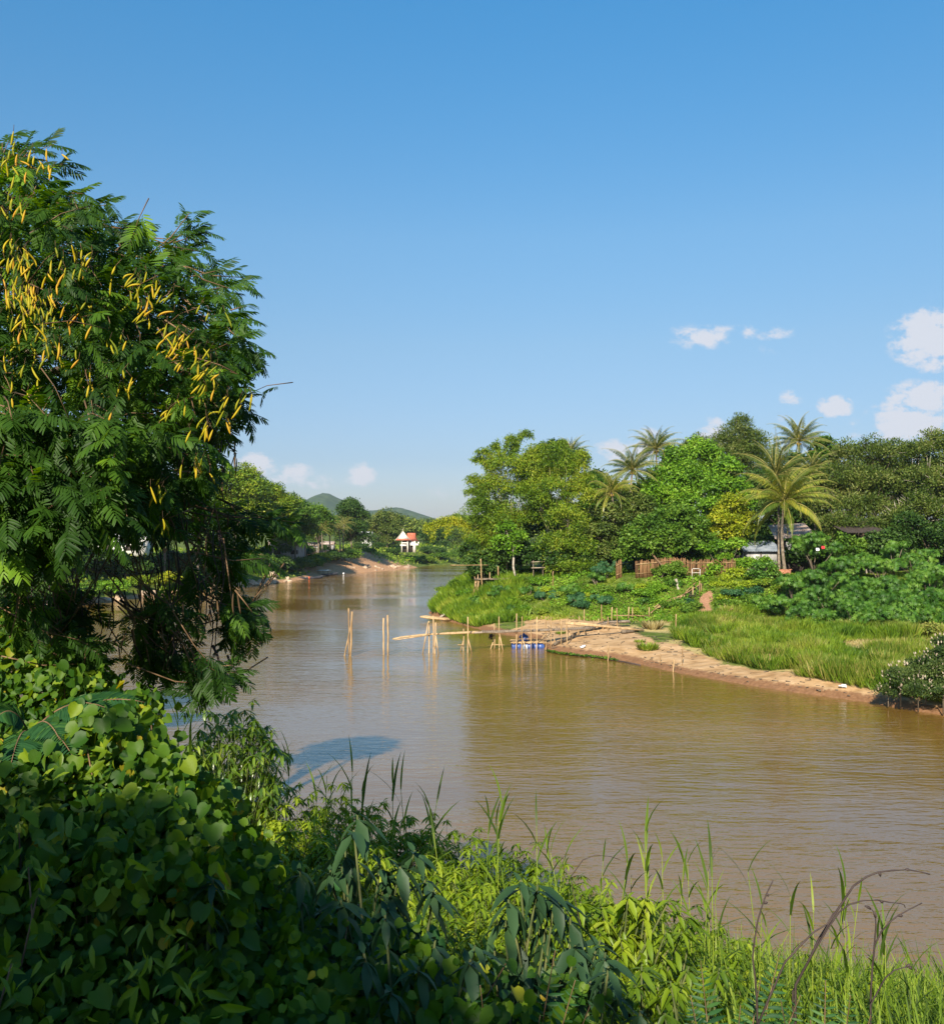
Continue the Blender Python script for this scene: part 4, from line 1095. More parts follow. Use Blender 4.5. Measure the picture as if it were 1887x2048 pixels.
# log floating / resting at the promontory
tb = Tubes()
for k in range(4): tb.bar(P(840, 1234, 117) + [k * .2, k * .22, .05], P(896, 1240, 117.5) + [k * .3, k * .2, 0], .11, 7, wob=.02, rnd=.8)
o = tb.build('pole_bundle', M['bamboo'], None, smooth=True, origin=P(868, 1238, 117)); tag(o, 'bundle of pale poles jutting from the promontory over the water', 'pole bundle')
pole('driftwood_log', G(880, 1238, 90) + [0, 0, .2], G(918, 1218, 90) + [0, 0, .3], .14, 'weathered log leaning up the bank at the tip of the promontory', 'log', mat='pale_bark', wob=.05)

# scaffold platform
sc_ = empty('bamboo_scaffold', G(961, 1196, 80), 'bamboo scaffold platform on tall poles at the river end of the slope', 'platform')
def z5(x, y): return 900 + .2706 * x, 820 + .2706 * y
for (a, b, Y, r) in [((225, 1100), (237, 1392), 120.5, .085), ((248, 1165), (250, 1300), 124, .06), ((292, 1200), (294, 1310), 122, .06), ((310, 1175), (312, 1290), 125, .055), ((353, 1155), (356, 1300), 122.5, .08), ((205, 1215), (200, 1365), 121, .05)]:
    t = Tubes(); lo = P(*z5(*b), Y); lo[2] = hz(lo[0], Y) - .2; t.bar(lo, P(*z5(*a), Y), r, 6, wob=.015); t.build('post', M['bamboo'], sc_, smooth=True)
for (a, b) in [((200, 1240), (160, 1372)), ((185, 1245), (175, 1370)), ((215, 1262), (190, 1372)), ((180, 1230), (205, 1375))]:
    t = Tubes(); lo = P(*z5(*b), 121); t.bar(lo - [0, 0, .3], P(*z5(*a), 121), .045, 5); t.build('brace', M['bamboo'], sc_)
tb = Tubes()
for k in range(12): tb.bar(P(*z5(178, 1250), 120.8 + k * .28), P(*z5(432, 1250), 120.8 + k * .28), .07, 6, wob=.03)
for k in range(20):
    x = 185 + k * 13; tb.bar(P(*z5(x, 1243), 120.6), P(*z5(x, 1243), 124.2), .05, 5)
tb.build('deck', M['bamboo_grey'], sc_, smooth=True)
tb = Tubes(); tb.bar(P(*z5(0, 1146), 121), P(*z5(280, 1146), 122), .05, 6, wob=.02); tb.build('handrail', M['bamboo'], sc_)
tb = Tubes(); tb.bar(P(*z5(236, 1322), 121), P(*z5(300, 1318), 122), .05, 6); tb.build('cross_rail', M['bamboo'], sc_)
a = G(*z5(203, 1425), 80); b = G(*z5(425, 1272), 80)
tb = Tubes()
for k in range(5): tb.bar(a + [k * .12 - .2, k * .16, .15], b + [k * .2 - .3, k * .2, .25], .10, 6, wob=.03, rnd=.75)
o = tb.build('pole_stack', M['bamboo'], None, smooth=True, origin=a); tag(o, 'stack of pale poles lying up the slope beside the scaffold', 'pole stack')
# second small platform in the shade of the bamboo
s2 = empty('bamboo_platform', gbase(1084, 121), 'small shaded bamboo platform under the bamboo clumps', 'platform')
tb = Tubes()
for k in range(8): tb.bar(P(1062, 1136, 120 + k * .3), P(1108, 1135, 120 + k * .3), .06, 5, wob=.02)
tb.bar(P(1062, 1124, 120), P(1110, 1122, 120), .05, 5); tb.bar(P(1062, 1127, 121.5), P(1110, 1126, 121.5), .04, 5)
for px in (1066, 1085, 1104): tb.bar(P(px, 1160, 120.3), P(px, 1121, 120.3), .05, 5)
tb.build('frame', M['bamboo_grey'], s2)

# stakes in the sand and reeds
for (px, t0, b0, lab) in [(1345, 1318, 1344, 'thick short stake at the waterline of the sand bar'), (1363, 1292, 1331, 'tall thin stake on the sand bar, behind the short thick stake'), (1537, 1308, 1338, 'thin stake with a pale tip on the sand in front of the tall grass'), (1350, 1228, 1262, 'lone stake at the foot of the green slope below the red path'),
                          (1682, 1266, 1280, 'small pale stake in the grass before the palmate thicket'), (1215, 1290, 1322, 'bent stake in wet sand beside the floating weed line'), (1319, 1308, 1326, 'twig like stake on the sand left of the short thick stake'), (1105, 1143, 1172, 'single upright pole on the slope under the second bamboo clump')]:
    g = G(px, b0, 50); pole('stake', g - [0, 0, .3], g + [.05, 0, (b0 - t0) / F * g[1]], .035 if 'thin' in lab or 'twig' in lab else .055, lab, 'stake', 'stakes on the right bank')

# floating weed and rope line
rp = empty('floating_rope', W(1095, 1303, 86, 0), 'dark mooring rope with weeds and scraps trailing along the waterline', 'rope')
tb = Tubes(); q = [W(px, py, 0) for px, py in ()]
pts = []
for px, py in [(1093, 1303), (1120, 1308), (1150, 1312), (1185, 1315), (1215, 1319), (1250, 1325), (1280, 1331)]:
    Y = F * CAMZ / (py - HY); pts.append(W(px, py, Y, .03))
tb.tube(pts, .06, 6, .2); tb.build('rope', M['darktwig'], rp)
rg = np.random.default_rng(17); n = 700; u = rg.random(n) * (len(pts) - 1) * .75
q = np.stack([np.interp(u, np.arange(len(pts)), np.array(pts)[:, k]) for k in range(3)], -1) + rg.normal(size=(n, 3)) * [.12, .25, .0] + [0, 0, .05]
V_, F_, r_ = leaves(q, rdir(n, rg) * [1, 1, .3] + [0, 0, .2], rdir(n, rg) + [0, 0, 2], .22, T_diamond(.6), rg); npmesh('weeds', V_, F_, M['f_mid'], rp, r_)['kind'] = 'stuff'

# raft on blue drums
blue = solid_mat('blue_plastic', [(.025,.06,.22), (.05,.10,.30)], .35, 2, spec=.5)
pale_b = solid_mat('pale_plastic', [(.35,.42,.55), (.5,.55,.62)], .4, 2)
raft = empty('drum_raft', W(1055, 1292, 89.5, 0), 'bamboo raft floating on blue plastic drums under the footbridge', 'raft')
def drum(a, b, r, mat, name='drum'):
    a = np.asarray(a, float); b = np.asarray(b, float); tt_ = np.array([0, .02, .05, .3, .32, .35, .65, .68, .70, .95, .98, 1])
    rr = np.array([.86, .96, 1, 1, 1.05, 1, 1, 1.05, 1, 1, .96, .86]) * r
    t = Tubes(); t.tube(a + (b - a) * tt_[:, None], rr, 16, .5); t.build(name, mat, raft, smooth=True)
x0 = (1022 - CX) / F * 89.2; x1 = (1088 - CX) / F * 89.2
L3 = (x1 - x0) / 3
for row, yy_ in ((0, 88.9), (1, 90.7)):
    for k in range(3):
        drum([x0 + k * L3 + .04, yy_, .14], [x0 + (k + 1) * L3 - .04, yy_, .14], .31, pale_b if (row == 0 and k == 0 and False) else blue)
drum([x0 + 1.05, 88.45, .12], [x0 + 1.45, 88.4, .12], .26, pale_b, 'float')
tb = Tubes()
for k in range(9): tb.bar([x0 - .1 + .05*(k%3), 88.6 + k * .3, .52], [x1 + .05, 88.6 + k * .3, .52], .055, 6, wob=.01)
for x in np.linspace(x0 + .2, x1 - .1, 5): tb.bar([x, 88.5, .44], [x, 91.2, .44], .05, 6)
for x in (x0 + .55, x0 + 1.0, x1 - .5): tb.bar([x, 88.8, .45], [x, 88.8, .85], .04, 5)
tb.bar([x0 + .5, 88.8, .84], [x1 - .4, 88.8, .84], .04, 5)
tb.build('frame', M['bamboo'], raft)
tk = Tubes(); zc = np.array([.58, .62, .8, 1.0, 1.12, 1.2, 1.22]); rr = np.array([.36, .42, .44, .42, .32, .14, .1]); tk.tube(np.stack([np.full(7, x0 + 1.15), np.full(7, 89.5), zc], -1), rr, 14, .5)
tk.bar([x0 + 1.15, 89.5, 1.2], [x0 + 1.15, 89.5, 1.3], .09, 10)
t_ = tk.build('blue_tank', blue, None, smooth=True, origin=np.array([x0 + 1.15, 89.5, .58])); tag(t_, 'round blue plastic tank standing on the raft', 'tank')
# people-free bundle hanging below the deck
bb = Tubes(); c0 = P(982, 1271, 88)
for k in range(14): bb.bar(c0 + rdir(1, rg)[0] * .12, c0 + rdir(1, rg)[0] * .30 - [0, 0, .1], .05, 5, .3)
tag(bb.build('hanging_net', M['darktwig'], None, origin=c0), 'dark bundle of net hanging under the footbridge deck', 'net')

# ------------------------------------------------------------------ fence, huts, steps
def fence(name, label, pts, h, cat='fence'):
    "woven bamboo fence along ground points"
    root = empty(name, pts[0], label, cat)
    tb = Tubes(); rl = Tubes(); rr_ = np.random.default_rng(int(pts[0][0] * 100) % 9999)
    for a, b in zip(pts[:-1], pts[1:]):
        n = int(np.linalg.norm(b - a) / .10)
        for k in range(n):
            c = a + (b - a) * (k + .5) / n; lean = rr_.normal() * .05
            tb.bar(c + [0, rr_.normal() * .02, -.2], c + [lean, rr_.normal() * .03, h * rr_.uniform(.9, 1.06)], .052, 4, r2=.045)
        for f in (.25, .8): rl.bar(a + [0, -.09, h * f], b + [0, -.09, h * f], .04, 5)
    tb.build('bamboo_slats', M['woven'], root); rl.build('rails', M['bamboo'], root)
    return root
Yf = 113.6
def gf(px, Y=Yf):
    g = gbase(px, Y); return g
fence('woven_fence', 'woven brown bamboo fence in sun and shade under the domed mango tree', [gf(1270), gf(1300), gf(1335, 114), gf(1372, 114)], 2.0)
fence('woven_fence', 'sunlit end of the bamboo fence beside the yellow bush, top edge rising to the right', [gf(1372, 113.4), gf(1400, 113), gf(1432, 112.5), gf(1470, 112)], 1.9)
fence('woven_fence', 'short leaning scrap of bamboo fence left of the long woven fence', [gf(1231, 114), gf(1243, 114.4)], 2.0)
# white frame hanging on the fence
wp = solid_mat('old_white_paint', [(.38,.35,.31), (.55,.52,.48)], .7, 4)
tb = Tubes(); c = P(1390, 1147, 112.7)
for dx, dz, sx, sz in [(-.45, 0, .08, 1.2), (.45, 0, .08, 1.2), (0, .56, .98, .08), (0, .1, .82, .06), (0, -.56, .98, .08)]: tb.box(c + [dx, -.25, dz], (sx, .06, sz))
tag(tb.build('window_frame', wp, None, origin=c), 'old white wooden frame leaning on the sunlit fence', 'frame')
# red earth / brick wall
brick = solid_mat('red_brick', [(.22,.08,.04), (.36,.15,.08), (.42,.2,.12)], .9, 6)
tb = Tubes(); c = gbase(1561, 109.5); tb.box(c + [0, 0, .45], (2.1, .25, 1.3))
for k in range(6): tb.box(c + [-1.0 + k * .4, 0, 1.13], (.36, .26, .06 + .05 * (k % 2)))
tag(tb.build('brick_wall', brick, None, origin=c), 'low red brick wall at the foot of the front palm', 'wall')
# shed with grey corrugated roof
def corrug(name, a, b, c_, d, mat, parent, n=26, amp=.05):
    "corrugated sheet a-b (eave) c-d (ridge), ridges run from eave to ridge"
    a, b, c_, d = [np.asarray(v, float) for v in (a, b, c_, d)]
    m = n * 4; V = []
    nrm = norm(np.cross(b - a, c_ - a)[None])[0]
    for i in range(m + 1):
        t = i / m; o = nrm * amp * math.sin(t * n * 2 * math.pi)
        V += [a + (b - a) * t + o, c_ + (d - c_) * t + o]
    V = np.array(V); k = len(V); V = np.concatenate([V, V - nrm * .02])
    ii = np.arange(m) * 2
    Fq = np.stack([ii, ii + 2, ii + 3, ii + 1], 1); Fq = np.concatenate([Fq, Fq[:, ::-1] + k])
    return npmesh(name, V, Fq, mat, parent, np.full(len(Fq), .5), smooth=True)
tin = solid_mat('corrugated_tin', [(.10,.12,.14), (.24,.27,.31), (.36,.38,.40)], .45, 1.2, spec=.5)
rust = solid_mat('rusty_tin', [(.20,.12,.08), (.34,.26,.21), (.45,.42,.40)], .6, 1.5)
wallm = solid_mat('weathered_panel', [(.18,.17,.16), (.34,.33,.32), (.48,.46,.44)], .85, 1.6, stretch=(1, 1, .3))
darkm = solid_mat('dark_wood', [(.035,.028,.022), (.08,.06,.05)], .85, 3)
hut = empty('tin_roofed_shed', gbase(1520, 116), 'shed with blue grey corrugated roof and pale panel wall left of the front palm', 'shed')
tb = Tubes(); xa, xb = P(1484, 0, 115)[0], P(1556, 0, 115)[0]; zb_, zt_ = P(0, 1132, 115)[2], P(0, 1103, 115)[2]
tb.box([(xa + xb) / 2, 115.0, (zb_ + zt_) / 2], (xb - xa, .12, zt_ - zb_))
tb.build('panel_wall', wallm, hut)
tb = Tubes(); tb.box([(xa + xb) / 2, 117.2, 6.2], (xb - xa - .3, 4.0, 3.4)); 
for x in (xa + .15, (xa + xb) / 2, xb - .15): tb.bar([x, 114.85, 3.5], [x, 114.85, zt_], .08, 6)
tb.build('frame', darkm, hut)
corrug('roof', [xa - .1, 114.4, zt_ + .02], [xb + .6, 114.4, zt_ + .02], [xa + .6, 118.5, P(0, 1082, 118)[2]], [xb + .3, 118.5, P(0, 1082, 118)[2]], tin, hut)
hut2 = empty('tin_roofed_house', gbase(1600, 120), 'dark wooden house with a tilted rusty roof sheet behind the front palm trunks', 'house')
xa, xb = P(1555, 0, 118)[0], P(1625, 0, 118)[0]
tb = Tubes(); tb.box([(xa + xb) / 2, 120.5, 6.9], (xb - xa, 4.5, 5.0)); tb.build('walls', darkm, hut2)
corrug('roof', [xa - .6, 117.2, P(0, 1078, 117)[2]], [xb + .3, 117.2, P(0, 1072, 117)[2]], [xa, 122, P(0, 1050, 121)[2]], [xb + .3, 122, P(0, 1046, 121)[2]], rust, hut2)
tb = Tubes(); tb.box(P(1605, 1095, 118.0), (1.6, .1, 1.2)); tb.box(P(1578, 1100, 118.0), (.9, .1, 2.0)); tb.build('shutter', wallm, hut2)
hut3 = empty('stilt_hut', gbase(1725, 114), 'dark hut with thin roof edge hidden under the grey green trees', 'hut')
xa, xb = P(1698, 0, 115)[0], P(1770, 0, 115)[0]
tb = Tubes(); tb.box([(xa + xb) / 2, 118, 6.6], (xb - xa, 4.5, 4.6)); tb.build('walls', darkm, hut3)
tb = Tubes(); tb.box([P(1728, 0, 115)[0], 115.6, 5.0], (3.0, .12, 2.0)); tb.build('panel_wall', wallm, hut3)
corrug('roof', [xa - .4, 114.8, P(0, 1066, 115)[2]], [xb + .4, 114.8, P(0, 1064, 115)[2]], [xa - .4, 119, P(0, 1052, 119)[2]], [xb + .4, 119, P(0, 1052, 119)[2]], darkm, hut3)
for px in (1707, 1733, 1741): 
    t = Tubes(); t.tube([P(px, 1160, 112.5), P(px - 3, 1120, 112.5), P(px - 10, 1075, 113)], [.13, .10, .08], 7, .5)
    o = t.build('slender_dead_tree', M['pale_bark'], None, smooth=True, origin=P(px, 1160, 112.5)); tag(o, {1707: 'thin leaning pale tree left of the hut panel', 1733: 'middle pale tree before the hut panel', 1741: 'rightmost pale tree beside the hut panel'}[px], 'tree', 'slender pale trees in front of the dark hut')
# clothes hanging in the dark
cl = solid_mat('red_cloth', [(.45,.02,.03), (.6,.04,.05)], .8, 3); cw = solid_mat('white_cloth', [(.7,.7,.72), (.8,.8,.82)], .8, 3)
for px, py, m_, l_ in [(1645, 1092, cl, 'small red cloth hanging on the bush right of the front palm'), (1634, 1096, cw, 'small white cloth hanging beside the red cloth')]:
    t = Tubes(); c = P(px, py, 107.2)
    g = np.array([[c + [(i / 4 - .5) * .34, .05 * math.sin(i * 2.1 + j), -(j / 4) * .3] for i in range(5)] for j in range(5)]).reshape(-1, 3)
    ii = (np.arange(4)[:, None] * 5 + np.arange(4)[None, :]).ravel()
    tag(npmesh('hanging_cloth', g, np.stack([ii, ii + 1, ii + 6, ii + 5], 1), m_, None, origin=c), l_, 'cloth')

# bamboo steps and hand rails
def z8b(x, y): return 1180 + .2273 * x, 1060 + .2273 * y
st = empty('bamboo_steps', G(*z8b(860, 580), 90), 'bamboo steps with long hand rails climbing the slope to the fence', 'stairs')
for (a, b) in [((530, 732), (640, 640)), ((575, 692), (830, 560)), ((645, 635), (820, 565)), ((640, 640), (790, 600)), ((790, 595), (945, 440)), ((840, 555), (975, 470)), ((560, 680), (605, 650))]:
    t = Tubes(); pa2, pb2 = z8b(*a), z8b(*b); ga = G(*pa2, 90); gb_ = G(*pb2, 90)
    Ya = min(ga[1], 112) - .8; Yb = min(gb_[1], 112) - .8
    t.bar(P(*pa2, Ya), P(*pb2, Yb), .065, 6, wob=.02); t.build('handrail', M['bamboo'], st, smooth=True)
for (x, t0, b0) in [(825, 560, 600), (960, 450, 580), (975, 475, 560), (665, 640, 680), (900, 500, 590)]:
    t = Tubes(); g = G(*z8b(x, b0), 90); t.bar(g - [0, 0, .2], g + [0, 0, (b0 - t0) * .2273 / F * g[1]], .055, 6); t.build('post', M['bamboo'], st, smooth=True)
tb = Tubes()
for k in range(9):
    f = k / 8; g = G(*z8b(865 + 80 * f, 595 - 110 * f), 90); tb.box(g + [0, -.1, .12], (1.1, .3, .07), -.3)
tb.build('treads', darkm, st)
# leaning dead trunk under the mango
g = G(1345, 1160, 90); pole('bare_tree', g + [.2, 0, -.2], P(1304, 1108, 114), .11, 'bare leaning dead tree crossing in front of the woven fence', 'dead tree', mat='twig', wob=.05)
g = G(1358, 1178, 90); pole('tree_stump', g - [0, 0, .3], g + [-.4, .2, 1.1], .17, 'pale forked stump below the woven fence', 'stump', mat='pale_bark', wob=.03)
# pile of pale slats with a blue sheet
tb = Tubes(); g = G(1440, 1244, 80); rg = np.random.default_rng(3)
pile = empty('slat_pile', g, 'heap of pale bamboo slats and a bluish sheet right of the red path', 'pile')
for k in range(46):
    a = g + [rg.uniform(-1.6, 1.4), rg.uniform(-.4, .9), .1 + rg.random() * .45]; b = a + [rg.uniform(.6, 1.6), rg.uniform(-.2, .5), rg.uniform(-.1, .3)]
    tb.bar(a, b, .035, 4, rnd=.9)
tb.build('slats', solid_mat('bleached_slats', [(.45,.40,.30), (.62,.57,.46)], .8, 3, use_rnd=True), pile)
t = Tubes(); t.box(g + [-1.0, -.5, .22], (1.9, .8, .05), .1, tilt=(.35, 'X')); t.build('sheet', solid_mat('blue_sheet', [(.35,.48,.55), (.5,.6,.66)], .6, 3), pile)
t = Tubes(); t.bar(P(1425, 1237, g[1]), P(1464, 1217, g[1] + .3), .06, 6); t.build('prop_pole', M['bamboo'], pile)
# small white litter
for px, py, l_ in [(1684, 1378, 'white scrap on the narrow sand strip near the dark waterside bush'), (1165, 1296, 'pale crumpled bag on the wet sand near the floating rope'), (1092, 1263, 'white sheet of plastic on the sand under the footbridge')]:
    g = G(px, py, 50); t = Tubes()
    for k in range(5): t.box(g + rdir(1, rg)[0] * .10 + [0, 0, .12], (.3, .22, .05), rg.random() * 3, tilt=(rg.random() - .5, 'X'))
    tag(t.build('litter', cw, None, origin=g), l_, 'litter')
# ------------------------------------------------------------------ left bank and far reach
GL = 'trees lining the left bank'
def shoreY(px): return float(np.interp(px, [-100, 80, 172, 271, 383, 479, 584, 654, 686, 741, 820, 858, 917, 960], [125, 139, 149, 161, 180, 197, 223, 259, 269, 285, 317, 351, 364, 457]))
LT = [ # label, lobes (px,py,r), Y, base px, material, mode, leaf
 ('tall light green tree at the head of the left bank row, beside the foreground branches', [(455, 975, 34), (490, 960, 30), (470, 1010, 38), (510, 985, 30), (440, 1020, 36), (500, 1030, 34), (430, 965, 24)], 196, 470, 'f_bamboo', 'broad', .5),
 ('light green tree with a rounded top, second in the left bank row', [(530, 990, 30), (545, 1000, 26), (520, 1030, 32), (560, 1025, 28), (575, 1010, 22)], 212, 545, 'f_yellowgreen', 'broad', .5),
 ('dark green tree above the shaded stretch of the left bank', [(585, 1020, 26), (605, 1030, 24), (590, 1050, 28), (560, 1055, 30), (620, 1045, 22)], 228, 590, 'f_mid', 'broad', .5),
 ('mid green tree left of the far palms', [(635, 1030, 20), (645, 1045, 22), (625, 1058, 22)], 246, 638, 'f_mid', 'fine', .5),
 ('tall dark dome shaped tree at the end of the left bank palms', [(700, 1022, 22), (712, 1035, 22), (695, 1045, 24), (712, 1060, 22), (685, 1060, 20), (703, 1010, 14)], 268, 702, 'f_dark', 'broad', .5),
 ('grey green tree behind the palms left of the red roofed house', [(770, 1040, 20), (790, 1045, 18), (750, 1048, 18), (780, 1062, 20)], 360, 775, 'f_olive', 'broad', .6),
 ('dark tree just left of the red roofed house', [(780, 1074, 13), (770, 1082, 13), (788, 1086, 9)], 374, 780, 'f_dark', 'broad', .6),
 ('low dark tree right of the red roofed house', [(850, 1075, 14), (870, 1070, 16), (890, 1078, 16), (860, 1090, 14), (885, 1095, 14)], 415, 868, 'f_dark', 'broad', .7),
 ('golden green tree on the skyline of the far bend', [(915, 1040, 13), (930, 1045, 14), (905, 1050, 13), (925, 1062, 14)], 470, 918, 'f_bamboo', 'broad', .7),
 ('bright green tree at the far bend beside the leaning bamboo', [(880, 1060, 14), (900, 1072, 16), (930, 1080, 16), (915, 1095, 14), (940, 1100, 12)], 440, 905, 'far_leaf', 'broad', .7),
]
M['f_yellowgreen'] = M['f_bamboo']
for i, (lab, ls, Y, bp, mt, mode, lf) in enumerate(LT):
    Y = max(Y, shoreY(bp) + 26)
    tree('riverside_tree', lab, 'tree', lob(Y, *[(a[0], a[1], a[2], (k % 3 - 1) * 2.0) for k, a in enumerate(ls)]), gbase(bp, Y), lf, M[mt], mode, seed=500 + i, trunk=.3, group=GL, cov=.95)
# trees seen through the foreground branches
for i, (px, py, rr, Y, mt) in enumerate([(395, 1010, 46, 186, 'f_dark'), (330, 1000, 50, 180, 'f_mid'), (250, 1010, 52, 172, 'f_dark'), (170, 1005, 52, 166, 'f_mid'), (90, 1000, 54, 160, 'f_dark'), (10, 1000, 56, 155, 'f_mid'), (-70, 1000, 60, 150, 'f_dark')]):
    w = ['nearest the pale head of the row', 'second from the pale head of the row', 'third from the pale head', 'fourth from the pale head', 'fifth from the pale head', 'at the left border', 'beyond the left border'][i]
    tree('riverside_tree', 'left bank tree glimpsed through the foreground branches, ' + w, 'tree', lob(Y, (px, py, rr * .7), (px + 25, py + 25, rr * .6, 2), (px - 28, py + 20, rr * .6), (px, py + 45, rr * .6, -3)), gbase(px, Y), .55, M[mt], seed=530 + i, trunk=.3, group=GL, cov=.9)
# palms of the left bank
for i, (px, py, Y, rf, lab) in enumerate([(660, 1052, 250, 3.6, 'first of the far left bank palms, in front of the mid green tree'), (678, 1058, 255, 3.6, 'second far palm, leaning next to the dark dome shaped tree'), (643, 1060, 245, 3.3, 'lowest far palm at the top of the shaded bank'), (688, 1048, 262, 3.3, 'far palm overlapping the dark dome shaped tree'),
                                          (757, 1064, 366, 4.2, 'leftmost palm of the clump by the red roofed house'), (771, 1048, 368, 4.4, 'tallest palm of the clump by the red roofed house'), (786, 1052, 372, 4.2, 'palm nearest the red roofed house'), (745, 1058, 362, 4.0, 'shaded palm behind the clump by the red roofed house'), (610, 1058, 236, 3.4, 'far palm left of the mid green tree')]):
    Y = max(Y, shoreY(px) + 20)
    palm(lab, P(px, py, Y), gbase(px + 1, Y), rf, 600 + i, group='palms on the left bank', nf=18, dens=16, mat='f_palm', trunk=.2, nuts=False, droop=.7)
# shrubs on the left bank slope
GS = 'shrubs on the left bank slope'
_r = np.random.default_rng(91)
ls = [(645, 1120, 3.4, 6, 'f_yellow', 'pale yellow green riverside bush left of the red earth bank'), (625, 1128, 2.6, 5, 'f_bamboo', 'yellowish bush beside the moored boats'), (662, 1115, 2.6, 5, 'f_bamboo', 'yellow green bush touching the red earth bank'),
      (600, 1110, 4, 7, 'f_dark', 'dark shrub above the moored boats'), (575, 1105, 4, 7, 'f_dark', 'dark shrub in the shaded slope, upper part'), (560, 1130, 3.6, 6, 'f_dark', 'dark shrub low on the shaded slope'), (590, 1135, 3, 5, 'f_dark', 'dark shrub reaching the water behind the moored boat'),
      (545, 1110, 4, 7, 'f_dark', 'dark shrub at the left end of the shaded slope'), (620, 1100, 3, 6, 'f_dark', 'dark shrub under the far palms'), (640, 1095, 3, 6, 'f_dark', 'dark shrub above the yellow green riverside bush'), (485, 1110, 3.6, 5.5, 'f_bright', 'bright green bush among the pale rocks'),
      (510, 1135, 1.6, 4, 'f_bamboo', 'low grassy bush over the pale rocks'), (440, 1150, 2.6, 4, 'f_mid', 'green bush on the rocks seen between hanging branches'), (390, 1160, 2.6, 4, 'f_bright', 'bright bush on the rocks seen between hanging branches'), (330, 1165, 2.8, 5, 'f_yellow', 'yellowish bush on the rocks behind the hanging pods'), (280, 1172, 2.6, 5, 'f_bamboo', 'bush behind the hanging twigs, right of the bright green one'), (220, 1185, 3.0, 6, 'f_bright', 'vivid green bush low on the bank behind the hanging twigs'), (170, 1190, 2.6, 5, 'f_mid', 'green bush at the far left waterline'), (120, 1195, 2.6, 6, 'f_mid', 'green bush near the left border across the water'), (60, 1195, 3, 7, 'f_dark', 'dark bush at the left border across the water'),
      (760, 1092, 3, 6, 'f_dark', 'dark shrub at the top of the red earth bank'), (784, 1100, 2, 5, 'f_dark', 'dark shrub on the slope below the red roofed house, left'), (815, 1112, 1.4, 6, 'f_bright', 'bright shrub on the slope directly below the red roofed house'), (838, 1116, 1.4, 6, 'far_leaf', 'green shrub on the slope right below the red roofed house'), (855, 1115, 2.2, 7, 'f_bamboo', 'yellowish shrub at the far waterline'), (720, 1092, 2.5, 5, 'f_dark', 'dark shrub on the crest left of the red earth bank'), (740, 1098, 1.8, 4, 'f_mid', 'small shrub on the red earth bank crest'), (880, 1110, 3, 9, 'f_mid', 'wide shrub at the far bend'), (920, 1108, 3.4, 9, 'f_mid', 'wide shrub at the far bend, nearest the promontory'), (860, 1100, 3, 8, 'f_dark', 'dark shrub behind the far waterline')]
for i, (px, py, h, w, mt, lab) in enumerate(ls):
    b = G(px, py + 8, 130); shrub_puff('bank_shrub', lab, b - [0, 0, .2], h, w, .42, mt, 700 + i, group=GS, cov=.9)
for i, px in enumerate(np.arange(-40, 720, 20)):
    Y = shoreY(px) + 17 + _r.normal() * 1.5
    nm = 'seen through the foreground branches' if px < 430 else 'under the pale green trees' if px < 560 else 'under the dark trees and far palms'
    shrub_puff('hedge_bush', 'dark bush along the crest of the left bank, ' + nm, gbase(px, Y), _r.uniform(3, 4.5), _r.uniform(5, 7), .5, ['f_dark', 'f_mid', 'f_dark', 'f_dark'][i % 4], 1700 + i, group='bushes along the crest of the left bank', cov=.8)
# rocks along the shoreline
tb_n = 0
def rock(c, s, seed, label=None, group='pale rocks along the left waterline'):
    rg = np.random.default_rng(seed)
    import bmesh
    bm = bmesh.new(); bmesh.ops.create_icosphere(bm, subdivisions=2, radius=1)
    sc3 = rg.uniform(.7, 1.3, 3) * s; off = rg.normal(size=(6, 3))
    for v in bm.verts:
        q = np.array(v.co); d = 1 + .16 * sum(math.sin(3 * q @ o_) for o_ in off[:3]) / 1.5
        for o_ in off[3:]:
            t_ = q @ (o_ / np.linalg.norm(o_)); 
            if t_ > .6: q = q - (o_ / np.linalg.norm(o_)) * (t_ - .6)
        v.co = Vector(q * d * sc3 * [1, 1, .7])
    me = bpy.data.meshes.new('rock'); bm.to_mesh(me); bm.free(); me.materials.append(M['rock'])
    o = bpy.data.objects.new('rock', me); COL.objects.link(o); o.location = tuple(c); o.rotation_euler = (0, 0, rg.random() * 6)
    tag(o, label, 'rock', group); return o
_r = np.random.default_rng(19)
for i in range(70):
    px = _r.choice([_r.uniform(485, 580), _r.uniform(180, 480), _r.uniform(60, 180)], p=[.45, .4, .15])
    sh = np.interp(px, [0, 80, 172, 271, 383, 479, 499, 584], [1240, 1216, 1207, 1197, 1184, 1175, 1172, 1163])
    up = abs(_r.normal()) * 4.5
    g = G(px, sh - up, 120); s = _r.uniform(.3, .95) * (1.0 if up < 6 else .6)
    rock(g + [0, 0, s * .1], s, 900 + i, 'pale %s boulder %s' % ('large' if s > .7 else 'small', 'at the waterline of the left bank' if up < 4 else 'on the lower slope of the left bank'))
rock(G(540, 1152, 120) + [0, 0, .2], 1.5, 41, 'largest brownish boulder on the left bank, above the pale rocks', None)
rock(G(548, 1128, 120), 1.8, 42, 'shaded grey rock face beneath the dark shrubs', None)
for i in range(26):
    px = _r.uniform(700, 820); t_ = _r.random(); py = np.interp(px, [690, 820], [1146, 1136]) - abs(_r.normal()) * 7
    g = G(px, py, 200); rock(g, _r.uniform(.3, .9), 980 + i, 'broken pale stone on the red earth bank', 'stones on the red earth bank')
